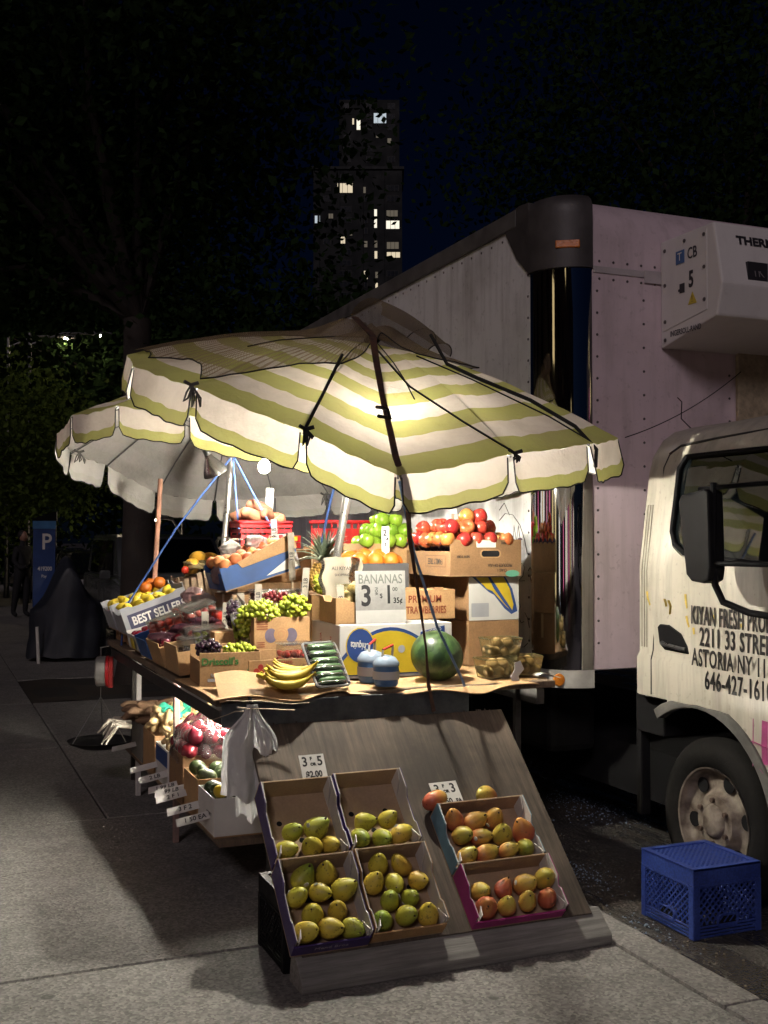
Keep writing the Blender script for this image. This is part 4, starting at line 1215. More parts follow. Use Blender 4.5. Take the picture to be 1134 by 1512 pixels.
cw, cd, ch = .287, .318, .115
mango_carton('upper left purple mango carton, nearly empty, beside the white bags', -.040, .335, cw, cd, ch, purple, 'mangoes in the upper left purple carton', 5, mango1, '%s mango in the %s row of the carton nearest the white bags', seed=11, frontlow=.38)
mango_carton('upper right purple mango carton under the price card with five mangoes', .255, .345, cw, cd, ch, purple, 'mangoes in the upper right purple carton', 5, mango1, '%s mango in the %s row of the upper right purple carton', seed=12, frontlow=.38)
mango_carton('lower left purple mango carton standing on the black crate corner', -.044, .004, cw, cd, ch, purple, 'mangoes in the lower left purple carton', 11, mango1, '%s mango in the %s row of the lower left purple carton', seed=13, name_front='Mend Bros')
mango_carton('lower mango carton with a plain brown front, second from the left', .252, .010, cw, cd, ch, kraft, 'mangoes in the plain-fronted carton', 11, mango1, '%s mango in the %s row of the brown-fronted carton', seed=14)
mango_carton('teal sided mango carton, upper of the two at the right', .652, .228, .385, .265, .10, teal, 'mangoes in the teal carton', 11, mango2, '%s mango in the %s row of the teal-sided carton', seed=15, frontlow=.5)
mango_carton('magenta mango carton at the foot of the board, lower right', .655, .002, .385, .222, .10, pink, 'mangoes in the magenta carton', 8, mango2, '%s mango in the %s row of the magenta carton', seed=16, frontlow=.5)
p = RM @ Vector((.675, .535, .05)); one('mango', mango2[0], p, (1.2, .3, 1.4), 'lone russet mango left of the price card above the teal carton', 'mango', None)
p = RM @ Vector((.90, .535, .05)); one('mango', mango2[1], p, (1.3, .1, -1.5), 'lone yellow mango right of the price card above the teal carton', 'mango', None)
stk = M('fruit_sticker', (.62, .62, .58), .4, .1, 40, 0)


def price_card(label, loc, rot, w, h, lines, mat=None, group=None, stick=None, sw=.012):
    c = thing('price_card', label, 'price card', loc, rot, group)
    cm = mat or M('price_card_white', (.62, .61, .58), .6, .12, 14, .05)
    if stick:
        MB().bb((-sw / 2, .0, -stick), (sw / 2, .006, h * .5)).build('stick', M('card_stick', (.34, .26, .17), .8, .25, 20, .2), c)
    MB().bb((-w / 2, -.003, 0), (w / 2, -.0004, h)).build('card', cm, c)
    for (s, x, z, size, sx_, vert) in lines:
        if vert: txt(s, c, size, (x, -.0035, z), (0, 0, 1), (-1, 0, 0), ink, sx_, bold=.0006)
        else: txt(s, c, size, (x, -.0035, z), XR, UP, ink, sx_, bold=.0012)
    return c


pc = RM @ Vector((.215, .665, .02)); price_card('white price card "3 for 5" stuck behind the two upper mango cartons', pc, (RA - R(90) + .25, 0, .03), .105, .135, [('3', -.032, .105, .055, .9, 0), ('F', -.004, .118, .018, 1, 0), ('OR', .002, .094, .016, 1, 0), ('5', .032, .105, .055, .9, 0), ('$2.00', -.002, .052, .036, .85, 0)])
pc = RM @ Vector((.755, .51, .012)); price_card('white price card "3 for 3" above the teal mango carton', pc, (RA - R(90) + .06, 0, .06), .125, .125, [('3', -.036, .092, .058, .9, 0), ('F', -.004, .105, .020, 1, 0), ('OR', .002, .080, .018, 1, 0), ('3', .036, .092, .058, .9, 0), ('1.50', -.012, .035, .034, .9, 0), ('EA', .044, .034, .024, .9, 0)])

# ------------------------------------------------ right stack: banana boxes, strawberries, oranges, apples
ban_y = M('banana_print_yellow', (.55, .40, .02), .55, .15, 10, 0)
ban_b = M('banana_print_blue', (.015, .05, .20), .55, .2, 10, 0)
bw = M('banana_box_white', (.56, .55, .52), .7, .12, 7, .08)


def plate(parent, poly, fn, mat, d=.001, name='print'):
    return MB().prism(poly, fn, d).build(name, mat, parent)


bb_ = closed('banana_box', 'white banana box with yellow and blue print behind the watermelon', (2.035, 4.945, .913), (0, 0, 0), (.57, .39, .245), bw, tape=False)
fy = -.1955
def fp(u, v, w): return (u, fy - w, v)
arcp = [(-.268 + .47 * i / 14, .03 + .185 * math.sin(math.pi * (.06 + .88 * i / 14)) ** .75) for i in range(15)]
plate(bb_, [(-.278, .012)] + [(u * 1.03, v + .016) for u, v in arcp] + [(.22, .012)], fp, ban_b, .0008)
plate(bb_, [(-.266, .018)] + arcp + [(.202, .018)], fp, ban_y, .0016)
ov = [(-.185 + .066 * math.cos(R(20 * k)), .150 + .078 * math.sin(R(20 * k))) for k in range(18)]
plate(bb_, [(-.185 + (u + .185) * 1.07, .150 + (v - .150) * 1.07) for u, v in ov], fp, ban_y, .0020)
plate(bb_, ov, fp, ban_b, .0024, 'logo_oval')
txt('Chiquita', bb_, .046, (-.185, fy - .0028, .150), (-1, 0, .12), (-.12, 0, -1), white_ink, .62, bold=.0006)
plate(bb_, [(.022 + .018 * math.cos(R(24 * k)), .128 + .018 * math.sin(R(24 * k))) for k in range(15)], fp, grey_card, .0026, 'vent_hole')
plate(bb_, [(.12, .168), (.245, .198), (.245, .232), (.12, .204)], fp, ban_b, .0020, 'label_band')
txt('CLASS EXTRA', bb_, .024, (.182, fy - .0024, .208), (-1, 0, -.24), (.24, 0, -1), white_ink, .62)
txt('SELECTED', bb_, .020, (.185, fy - .0024, .188), (-1, 0, -.24), (.24, 0, -1), white_ink, .62)
plate(bb_, rrect(.222, .085, .262, .15, .006), fp, grey_card, .0026, 'vent_hole')
txt('LLA LLIIA', bb_, .032, (-.287, .06, .15), (0, 0, 1), (0, 1, 0), red_ink, .7)
txt('BANANAS', bb_, .030, (-.287, -.08, .14), (0, 0, 1), (0, 1, 0), red_ink, .7)
# kiwi carton on the banana box with a clear bowl
kc = carton('fruit_carton', 'small open brown carton on the banana box left of the banana sign', (1.865, 4.93, 1.1595), (0, 0, R(-3)), (.215, .27, .10), kraft, kraft_in, corner=.022)
clear = film('clear_plastic', (.80, .78, .70), .14)
yclear = film('yellowed_plastic', (.85, .78, .42), .13)
def basket(label, loc, rz, w=.16, d=.12, h=.085, mat=None, ribs=10, cat='punnet', group=None, name='plastic_punnet'):
    mat = mat or yclear
    c = thing(name, label, cat, loc, (0, 0, rz), group)
    def f(u, v):
        pts = rrect(-w / 2, -d / 2, w / 2, d / 2, .018, 3)
        n = len(pts); x = (u * n) % n; i = int(x) % n; fr = x - int(x)
        a, b = pts[i], pts[(i + 1) % n]; px = a[0] + (b[0] - a[0]) * fr; py = a[1] + (b[1] - a[1]) * fr
        s_ = .82 + .18 * v + .012 * math.sin(u * 2 * math.pi * 26)
        return (px * s_, py * s_, .002 + h * v)
    MB().sheet(f, 104, 4).build('body', mat, c, smooth=60)
    MB().prism([(x * .82, y * .82) for x, y in rrect(-w / 2, -d / 2, w / 2, d / 2, .018, 3)], lambda u, v, q: (u, v, q), .0025).build('base', mat, c)
    rim = rrect(-w / 2, -d / 2, w / 2, d / 2, .018, 3)
    MB().tube([(x, y, h) for x, y in rim] + [(rim[0][0], rim[0][1], h)], .004, 6).build('rim', yclear if mat is yclear else clear, c, smooth=True)
    return c
bowl = basket('clear plastic bowl of pale kiwis in the carton left of the banana sign', (1.885, 4.91, 1.235), 0, .155, .13, .10, yclear)
golden = blob('golden_kiwi', fruit('golden_kiwi_skin', [(.1, (.34, .25, .08)), (.8, (.46, .36, .14))], 12, .6), .027, .026, .036)
for k in range(7):
    one('golden_kiwi', golden, (1.84 + .042 * (k % 3) + .012 * (k // 3), 4.875 + .04 * (k // 3 % 2), 1.275 + .045 * (k // 4)), rr(), 'pale golden kiwi in the bowl left of the banana sign', 'kiwi', 'golden kiwis in the clear bowl')
# milky bag with printed name behind it
def bagf(u, v):
    return (1.775 + .225 * u + .01 * math.sin(9 * v), 5.085 + .02 * math.sin(8 * u) + .015 * v, 1.26 + .205 * v - .02 * (abs(u - .5) * 2) ** 6 * v)
bag = thing('plastic_bag', 'milky printed plastic bag standing behind the bowl of kiwis', 'bag', (1.88, 5.08, 1.26))
MB().sheet(bagf, 16, 12).build('bag_film', film('milky_bag', (.62, .57, .45), .62), bag, loc=(-1.88, -5.08, -1.26), smooth=60)
txt('ALI KIYAN', bag, .026, (.0, -.012, .15), XR, UP, ink, .9); txt('SHOPPING', bag, .018, (.0, -.014, .118), XR, UP, ink, .9)
# banana sign
sg = thing('banana_sign', 'grey hand-lettered BANANAS price sign leaning on the stacked cartons', 'sign', (1.965, 4.775, 1.16), (R(-4), 0, R(-2)))
sgm = M('sign_card', (.24, .24, .23), .6, .15, 6, .1, fine=.05)
MB().bb((-.125, -.004, 0), (.125, 0, .245)).build('card', sgm, sg, bevel=.001, seg=1)
MB().bb((-.125, -.0052, .0), (.125, -.0042, .062)).build('clear_sleeve', M('sleeve', (.44, .44, .42), .25, .1, 10, .1), sg)
txt('BANANAS', sg, .062, (0, -.0045, .205), XR, (0, 0, 1), M('faded_ink', (.10, .11, .10), .7, .2, 40, 0), .78, bold=.0005)
txt('3', sg, .135, (-.072, -.0045, .125), XR, UP, ink, .85, bold=.003)
txt('FOR', sg, .02, (-.022, -.0045, .15), (0, 0, -1), (1, 0, 0), ink); txt('$', sg, .03, (.002, -.0045, .128), XR, UP, ink)
txt('1', sg, .12, (.040, -.0045, .130), XR, UP, ink, .8, bold=.002); txt('00', sg, .026, (.072, -.0045, .158), XR, UP, ink)
txt('35¢', sg, .036, (.085, -.0045, .105), XR, UP, ink, .9, bold=.0008)
# strawberry carton
sb = closed('strawberry_carton', 'brown strawberry carton with red print under the oranges', (2.27, 5.06, 1.1595), (0, 0, 0), (.33, .22, .145), kraft, tape=False)
txt('PREMIUM', sb, .050, (.0, -.1118, .098), XR, UP, brown_ink, .88, bold=.0006); txt('STRAWBERRIES', sb, .050, (.0, -.1118, .045), XR, UP, brown_ink, .68, bold=.0006)
MB().bb((-.10, -.111, .145), (-.03, -.105, .158)).bb((.05, -.111, .145), (.10, -.105, .156)).build('tab', kraft, sb)
# hidden supporting cartons under the upper tiers
sup = 'plain brown supporting cartons under the upper tiers'
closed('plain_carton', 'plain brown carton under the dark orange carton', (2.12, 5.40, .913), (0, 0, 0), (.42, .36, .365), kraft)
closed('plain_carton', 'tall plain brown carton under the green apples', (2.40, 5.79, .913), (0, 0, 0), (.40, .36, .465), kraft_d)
# oranges
oc = carton('orange_carton', 'dark grey carton heaped with oranges above the banana sign', (2.11, 5.33, 1.28), (0, 0, 0), (.37, .26, .15), M('charcoal_card', (.055, .055, .058), .75, .2, 10, .1), kraft_in)
for k, (x, yy, z) in enumerate(((1.975, 5.27, 1.435), (2.045, 5.255, 1.44), (2.13, 5.25, 1.442), (2.215, 5.25, 1.44), (2.255, 5.30, 1.43), (2.02, 5.33, 1.45), (2.10, 5.335, 1.462), (2.18, 5.33, 1.46), (1.99, 5.40, 1.44), (2.08, 5.41, 1.45), (2.17, 5.41, 1.45), (2.25, 5.40, 1.44), (2.06, 5.29, 1.395), (2.15, 5.32, 1.39))):
    one('orange', orange1, (x, yy, z), rr(), 'large orange heaped in the dark grey carton', 'orange', 'oranges in the dark grey carton', 1.08)
# apple carton and what carries it
st = closed('plain_carton', 'brown carton standing under the banana box beside the kiwi punnets', (2.68, 5.24, .913), (0, 0, 0), (.29, .48, .225), kraft_d)
b2 = closed('banana_box', 'banana box with a big yellow banana print under the apple carton', (2.68, 5.24, 1.139), (0, 0, 0), (.29, .48, .225), kraft_d, tape=False)
def f2(u, v, w): return (u, -.2405 - w, v)
plate(b2, rrect(-.143, .003, .143, .222, .003, 1), f2, bw, .0006)
plate(b2, [(-.125, .222), (.065, .222), (.105, .16), (.125, .09), (.135, .045), (.10, .03), (.06, .06), (.0, .13), (-.03, .145)], f2, ban_b, .0012)
plate(b2, [(-.105, .220), (-.035, .220), (.0, .16), (.055, .09), (.09, .055), (.07, .07), (-.01, .15), (-.04, .16)], f2, ban_y, .0018)
plate(b2, [(-.02, .220), (.055, .220), (.09, .16), (.112, .08), (.105, .05), (.06, .11), (.01, .18)], f2, ban_y, .0018)
plate(b2, rrect(-.13, .02, -.03, .09, .003, 1), f2, grey_card, .0012, 'label_panel')
ac = carton('apple_carton', 'brown apple carton heaped with red apples at the stall\'s right end', (2.62, 5.24, 1.366), (0, 0, 0), (.405, .54, .16), kraft_d, kraft_in, hf=(.185, .13, .125, .17))
def aL(u, v, w): return (-.2035 - w, u, v)
plate(ac, rrect(-.22, .045, .02, .105, .002, 1), aL, M('print_brown', (.16, .075, .03), .7, .1, 20, 0), .0006, 'print_frame')
plate(ac, rrect(-.216, .049, .016, .101, .002, 1), aL, kraft_d, .0010, 'print_field')
txt('FAMILY TREE', ac, .042, (-.2052, -.10, .075), (0, 1, 0), (0, 0, -1), ink, .72, bold=.0004)
fr2 = lambda u, v, w: (u, -.2705 - w, v)
plate(ac, rrect(-.035, .092, .085, .135, .02, 5), fr2, kraft, .0004, 'handle_outline')
plate(ac, rrect(-.026, .098, .076, .129, .014, 5), fr2, black_mt, .0008, 'handle_hole')
plate(ac, rrect(-.055, .145, .055, .182, .002, 1), fr2, white_card, .0010, 'paper_label')
txt('PRODUCE OF USA', ac, .024, (.08, -.2708, .055), RX, (0, 0, -1), ink, .7); txt('CLASS 1', ac, .022, (.09, -.2708, .03), RX, (0, 0, -1), ink, .7); txt('NEW YORK', ac, .020, (-.13, -.2708, .10), RX, (0, 0, -1), ink, .7)
txt('Ripening', ac, .024, (.115, -.2708, .165), RX, (0, 0, -1), ink, .7)
plate(ac, [(.15 + .04 * math.cos(R(20 * k)), .012 + .018 * math.sin(R(20 * k))) for k in range(18)], fr2, M('green_sticker', (.12, .35, .24), .4, .1, 20, 0), .0008, 'sticker')
def trayf(u, v): return (2.40 + .44 * u, 4.985 + .50 * v, 1.508 + .016 * math.sin(40 * u) + .012 * math.sin(37 * v) + .03 * abs(2 * u - 1) ** 4)
tag(MB().sheet(trayf, 40, 40).build('apple_tray', M('purple_tray', (.06, .03, .07), .5, .2, 20, .1), smooth=True), 'dark purple moulded tray under the red apples', 'tray')
for lay, (z, off) in enumerate(((1.552, 0), (1.610, .038))):
    for i in range(5):
        for j in range(6 - lay):
            x = 2.42 + off + .083 * i + rnd(-.008, .008); yy = 5.0 + off + .085 * j + rnd(-.008, .008)
            if lay == 1 and (i > 3 or (j + i) % 4 == 3): continue
            one('apple', apple1, (x, yy, z + rnd(-.006, .008)), (rnd(-.8, .8), rnd(-.8, .8), rnd(0, 6)), ('%s red apple in the %s row of the %s layer on the apple carton' % (['leftmost', 'second', 'middle', 'fourth', 'rightmost'][i], ['front', 'second', 'third', 'fourth', 'fifth', 'back'][j], ['lower', 'upper'][lay])), 'apple', 'red apples on the apple carton', rnd(.95, 1.08))
for x, yy in ((2.56, 5.07), (2.63, 5.06)):
    one('apple', apple1, (x, yy, 1.668), (rnd(-.8, .8), rnd(-.8, .8), 1), 'topmost red apple of the heap, %s one' % ('left' if x < 2.6 else 'right'), 'apple', 'red apples on the apple carton', 1.05)
ga = carton('apple_carton', 'low carton of green apples behind the oranges', (2.40, 5.77, 1.379), (0, 0, 0), (.38, .34, .15), kraft, kraft_in)
for lay, z in enumerate((1.53, 1.60, 1.66)):
    for i in range(4 - lay):
        for j in range(4 - lay):
            one('apple', apple2, (2.275 + .04 * lay + .083 * i + rnd(-.006, .006), 5.65 + .03 * lay + .08 * j + rnd(-.006, .006), z), (rnd(-.7, .7), rnd(-.7, .7), rnd(0, 6)), ('%s green apple from left, %s row of the %s layer behind the oranges' % (ORDW[i], ORDW[j], ['bottom', 'middle', 'top'][lay])), 'apple', 'green apples behind the oranges', 1.05)
for x, yy, w_ in ((2.22, 5.60, 'left'), (2.42, 5.60, 'right'), (2.34, 5.58, 'middle')):
    one('apple', apple2, (x, yy, 1.545), (.3, .2, 1), w_ + ' green apple of three at the very front behind the oranges', 'apple', 'green apples behind the oranges', 1.05)
price_card('narrow white price card beside the green apples', (2.205, 5.30, 1.47), (0, 0, 0), .042, .15, [('2', -.004, .115, .045, .9, 0), ('LB', .008, .085, .016, 1, 0), ('5', .0, .055, .024, 1, 0)], stick=.02)
price_card('small white price card above the red apples', (2.62, 5.35, 1.69), (0, 0, 0), .045, .075, [('1', -.008, .040, .045, .9, 0), ('79', .010, .050, .02, 1, 0)], stick=.12)

# ------------------------------------------------ front edge of the table
# watermelon
def melon_mat():
    t = NT('watermelon_rind'); co = t.coords()
    sp = t.n('ShaderNodeSeparateXYZ'); t.l(co, sp.inputs[0])
    an = t.n('ShaderNodeMath', operation='ARCTAN2'); t.l(sp.outputs[0], an.inputs[0]); t.l(sp.outputs[1], an.inputs[1])
    nz = t.noise(co, 14, 5, .7)
    ad = t.n('ShaderNodeMath', operation='MULTIPLY_ADD'); ad.inputs[1].default_value = 1.1; t.l(nz, ad.inputs[0]); t.l(an.outputs[0], ad.inputs[2])
    mu = t.n('ShaderNodeMath', operation='MULTIPLY'); mu.inputs[1].default_value = 9; t.l(ad.outputs[0], mu.inputs[0])
    si = t.n('ShaderNodeMath', operation='SINE'); t.l(mu.outputs[0], si.inputs[0])
    col = t.ramp(si.outputs[0], [(.2, (.018, .045, .014)), (.75, (.045, .095, .026))])
    col = t.mix(t.ramp(t.noise(co, 30, 4), [(.45, (0, 0, 0)), (.7, (.4,) * 3)]), col, (.10, .16, .05))
    t.l(col, t.b.inputs['Base Color']); t.set(rough=.36); t.bump(nz, .08, .01); return t.m
wm = blob('watermelon', melon_mat(), .122, .122, .112, 40, 24)
o = put('watermelon', wm, None, (2.17, 4.60, 1.02), (R(20), R(15), 0)); tag(o, 'big round dark green watermelon on the table front', 'watermelon')
# kiwi punnets
kp = [(2.45, 4.56, .912, .10), (2.615, 4.60, .912, -.12), (2.50, 4.60, 1.0, .02)]
kl = ['yellowish punnet of kiwis at the table front, lower left of three', 'yellowish punnet of kiwis at the table\'s right end, lower right of three', 'yellowish punnet of kiwis stacked on top of the other two']
for (x, yy, z, rz), lb in zip(kp, kl):
    if z > .95: yy += .0
    basket(lb, (x, yy, z + .001), rz, .172, .135, .088, yclear, group='stacked kiwi punnets')
    for k in range(8):
        kx = x - .052 + .05 * (k % 3) + (.02 if k > 5 else 0); ky = yy - .030 + .052 * ((k // 3) % 2); kz = z + .032 + (.036 if k > 5 else 0)
        one('kiwi', kiwi1, (kx, ky, kz), (rnd(0, 3), rnd(0, 3), rnd(0, 3)), 'brown kiwi inside the ' + lb.replace('yellowish punnet of kiwis', 'kiwi punnet'), 'kiwi', 'kiwis in the ' + lb, .95)
tag(MB().prism([(0, 0), (.03, .01), (.05, -.03), (.02, -.06), (.03, -.09), (-.01, -.095), (-.02, -.06), (.0, -.03)], lambda u, v, w: (2.50 + u, 4.468 - w, .985 + v), .002).build('paper_strip', white_card), 'curled white paper strip hanging off the lower kiwi punnet', 'paper strip')
tag(MB().sheet(lambda u, v: (2.64 + .13 * u, 4.50 + .06 * v, .915 + .012 * math.sin(5 * u)), 10, 4).build('paper_tag', white_card, thick=.001), 'flat pale paper tag lying at the table\'s right end', 'paper tag')
# cucumber tray
cu_ = thing('cucumber_tray', 'black tray of film-wrapped cucumbers propped at the table front', 'tray', (1.60, 4.535, 1.0), (R(48), R(0), R(8)))
MB().prism(rrect(-.075, -.11, .075, .11, .015, 3), lambda u, v, w: (u, v, w), .006).build('tray_base', black_pl, cu_)
rim = rrect(-.08, -.115, .08, .115, .018, 4); MB().tube([(x, y, .02) for x, y in rim] + [(rim[0][0], rim[0][1], .02)], .006, 6).build('tray_rim', M('tray_rim_grey', (.22, .22, .22), .4, .1, 20, 0), cu_, smooth=True)
cuc = fruit('cucumber_skin', [(.1, (.025, .075, .02)), (.8, (.07, .15, .045))], 12, .4, bump=.4, bscale=80)
cum = MB().tube([(-.066, 0, 0), (-.055, .001, .0), (0, .004, .002), (.055, 0, 0), (.066, 0, 0)], [.006, .015, .017, .015, .005], 12).mesh('cucumber', cuc, smooth=80)
for k in range(6):
    put('cucumber', cum, cu_, (rnd(-.004, .004), -.09 + .036 * k, .024), (rnd(0, 6), 0, rnd(-.05, .05)))
MB().sheet(lambda u, v: (-.078 + .156 * u, -.112 + .224 * v, .036 + .006 * math.sin(v * 38) - .014 * abs(2 * u - 1) ** 5), 10, 40).build('cling_film', film('cling_film', (.85, .87, .88), .10), cu_, smooth=60)
# blue and white tubs with red-striped handles
tb = M('tub_blue', (.07, .16, .33), .35, .3, 12, .1)
def tub(label, x, yy, s):
    c = thing('drink_tub', label, 'tub', (x, yy, .913), (0, 0, rnd(0, 1)))
    MB().lathe([(.045 * s, 0), (.050 * s, .01), (.054 * s, .075 * s), (.050 * s, .085 * s)], 20).build('cup', tb, c, smooth=40)
    MB().lathe([(.056 * s, .083 * s), (.056 * s, .095 * s), (.040 * s, .118 * s), (.012 * s, .128 * s)], 20, mod=lambda a, z: 1 + .02 * math.sin(7 * a)).build('wrapped_lid', M('tub_film', (.30, .38, .48), .25, .3, 9, .1), c, smooth=60)
    MB().lathe([(.0555 * s, .03), (.0565 * s, .062 * s)], 20).build('paper_band', white_card, c, smooth=60)
    h = [(.042 * s, 0, .09 * s), (.045 * s, 0, .165 * s), (-.02 * s, .0, .15 * s), (-.03 * s, 0, .10 * s)]
    MB().tube(h[1:3], .006, 6).build('handle_bar', M('red_plastic', (.50, .03, .02), .35, .1, 20, 0), c); MB().tube(h[:2], .005, 6).tube(h[2:], .005, 6).build('handle_post', white_card, c)
tub('blue and white wrapped tub nearest the table edge beside the cucumbers', 1.865, 4.475, 1.05)
tub('blue and white wrapped tub behind the other, in front of the banana box', 1.855, 4.625, 1.12)
# bananas
ban_m = fruit('banana_skin', [(.1, (.56, .40, .03)), (.8, (.66, .50, .06))], 8, .45, speck=((.16, .09, .02), 40, .35))
def banana(L=.19):
    b = MB(); pts = []; rs = []
    for i in range(13):
        t = i / 12; a = R(-48 + 96 * t)
        pts.append((.13 * math.sin(a), 0, -.13 * math.cos(a) + .13)); rs.append([.005, .006, .010, .016, .0185, .0195, .020, .0195, .0185, .0165, .012, .007, .004][i])
    return b.tube(pts, rs, 6).mesh('banana', ban_m, smooth=75)
bme = banana()
def bunch(label, loc, rz, n, seed):
    rs = random.Random(seed); c = thing('banana_bunch', label, 'bananas', loc, (0, 0, rz))
    for k in range(n):
        lay = k % 2; i = k // 2
        put('banana', bme, c, (.02 * lay + rs.uniform(-.006, .006), (i - n / 4) * .034 + .016 * lay, .024 + .030 * lay), (R(12 + rs.uniform(-12, 12)), R(rs.uniform(-6, 8)), R(rs.uniform(-10, 10) + (i - n / 4) * 9)))
    MB().tube([(-.10, -.03, .06), (-.105, .0, .065), (-.10, .03, .06)], .012, 6).build('stem', ban_m, c)
bunch('bunch of yellow bananas lying at the front left corner of the table', (1.395, 4.47, .922), R(8), 8, 3)
bunch('second smaller bunch of bananas tucked behind the first', (1.455, 4.555, .93), R(-12), 6, 5)
# berry clamshells
def clam(label, loc, rot, w, d, h, me, n, fname, flabel, group, sc_=1, mat=None):
    c = thing('clamshell', label, 'clamshell', loc, rot)
    m = mat or clear
    MB().bb((-w / 2, -d / 2, 0), (w / 2, d / 2, h)).build('tub', m, c, bevel=.008)
    MB().bb((-w / 2 - .003, -d / 2 - .003, h + .001), (w / 2 + .003, d / 2 + .003, h + .012)).build('lid', m, c, bevel=.004)
    Mx = Matrix.Translation(Vector(loc)) @ Euler(rot).to_matrix().to_4x4()
    nx = max(1, int(w / (.034 * sc_))); ny = max(1, int(d / (.034 * sc_))); k = 0
    z = .02 * sc_
    while k < n:
        for i in range(nx):
            for j in range(ny):
                if k >= n: break
                p = Mx @ Vector((-w / 2 + (i + .5) * w / nx + rnd(-.003, .003), -d / 2 + (j + .5) * d / ny + rnd(-.003, .003), min(z, h - .016 * sc_)))
                one(fname, me, p, rr(), flabel, fname.replace('_', ' '), group, sc_ * .95); k += 1
        z += .028 * sc_
    return c


clam('clear clamshell of strawberries standing beside the cucumber tray', (1.555, 4.80, .985), (0, 0, R(5)), .15, .11, .09, straw1, 24, 'strawberry', 'strawberry in the clamshell beside the cucumber tray', 'strawberries beside the cucumber tray')
# cartons facing the customer, front left
dc = carton('berry_carton', 'tan carton with green script lettering at the table\'s left front', (1.26, 4.93, .907), (0, 0, R(-4)), (.27, .28, .145), kraft, kraft_in, hf=(.145, .16, .11, .15))
txt('Driscoll\'s', dc, .044, (-.045, -.1412, .105), XR, (.1, 0, 1), green_ink, 1.0, bold=.0012); txt('Strawberries', dc, .02, (-.035, -.1412, .045), XR, UP, grey_card, 1.0, bold=.0004); txt('o', dc, .03, (.085, -.1412, .065), XR, UP, green_ink, 1, bold=.002)
plate(dc, rrect(-.10, .018, .03, .032, .002, 1), lambda u, v, w: (u, -.1402 - w, v), grey_card, .0008, 'print_bar')
bo = carton('berry_carton', 'tan carton with red berry print and bold lettering behind the bananas', (1.47, 4.79, .909), (0, 0, R(6)), (.36, .20, .13), kraft, kraft_in, hf=(.115, .14, .06, .14))
txt('BOBALU', bo, .046, (.005, -.1012, .062), XR, (0, 0, 1), ink, .95, bold=.002); txt('FARMS', bo, .018, (.0, -.1012, .100), XR, UP, red_ink, 1); txt('Premium Berries', bo, .016, (.0, -.1012, .028), XR, UP, ink, 1)
for (a, b) in ((-.125, .085), (-.145, .068), (-.120, .060), (-.135, .045)):
    plate(bo, [(a + .013 * math.cos(R(30 * k)), b + .013 * math.sin(R(30 * k))) for k in range(12)], lambda u, v, w: (u, -.1002 - w, v), red_ink, .001, 'berry_print')
pc_ = closed('berry_carton', 'tan carton with purple round print holding up the green grapes', (1.555, 5.13, 1.035), (0, 0, R(1)), (.275, .24, .15), kraft, tape=False)
for a, m in ((-.055, M('purple_grey_ink', (.13, .11, .16), .6, .2, 30, 0)), (.045, M('purple_grey_ink', (.13, .11, .16)))):
    plate(pc_, [(a + .030 * math.cos(R(20 * k)), .065 + .034 * math.sin(R(20 * k))) for k in range(18)], lambda u, v, w: (u, -.1205 - w, v), m, .0008, 'round_print')
for q, mm in ((.036, kraft), (.031, M('orange_line_ink', (.38, .20, .09), .6, .1, 20, 0)), (.026, kraft), (.019, M('orange_line_ink', (.38, .20, .09))), (.012, kraft)):
    plate(pc_, [(-.005 + q * math.cos(R(20 * k)), .07 + q * math.sin(R(20 * k))) for k in range(18)], lambda u, v, w: (u, -.1205 - w, v), mm, .0010 + .0004 * (36 - q * 1000) / 8, 'ring_print')
for k in range(4): plate(pc_, rrect(-.125, .128 - .011 * k, -.07, .132 - .011 * k, .001, 1), lambda u, v, w: (u, -.1205 - w, v), brown_ink, .0008, 'text_line')
for k in range(3): plate(pc_, rrect(-.125, .012 + .010 * k, -.085, .016 + .010 * k, .001, 1), lambda u, v, w: (u, -.1205 - w, v), brown_ink, .0008, 'text_line')
closed('plain_carton', 'plain tan carton directly under the purple-print carton', (1.56, 5.14, .913), (0, 0, 0), (.26, .24, .12), kraft)


# grape bunches: every grape a part
def grape_bunch(label, loc, size, n, col, seed, group=None):
    rs = random.Random(seed)
    c = thing('grape_bunch', label, 'grapes', loc, (0, 0, 0), group)
    pts = []
    tries = 0
    while len(pts) < n and tries < 9000:
        tries += 1
        a = rs.uniform(0, 6.283); r = math.sqrt(rs.random()); q = rs.uniform(-1, 1)
        x = math.cos(a) * r; y = math.sin(a) * r
        if x * x + y * y + q * q > 1 or x * x + y * y + q * q < .30: continue
        p = Vector((x * size[0], y * size[1], (q + 1) * size[2] + .006))
        if any((p - w).length < .0175 for w in pts): continue
        pts.append(p)
    for p in pts:
        put('grape', grapes[col], c, p, (rs.uniform(0, 3), rs.uniform(0, 3), 0), rs.uniform(.92, 1.15))
    MB().tube([(0, 0, .01), (.004, 0, size[2]), (.01, .004, size[2] * 2 + .018)], .003, 5).build('stalk', M('grape_stalk', (.13, .14, .04), .8, .2, 20, .1), c)
    return c


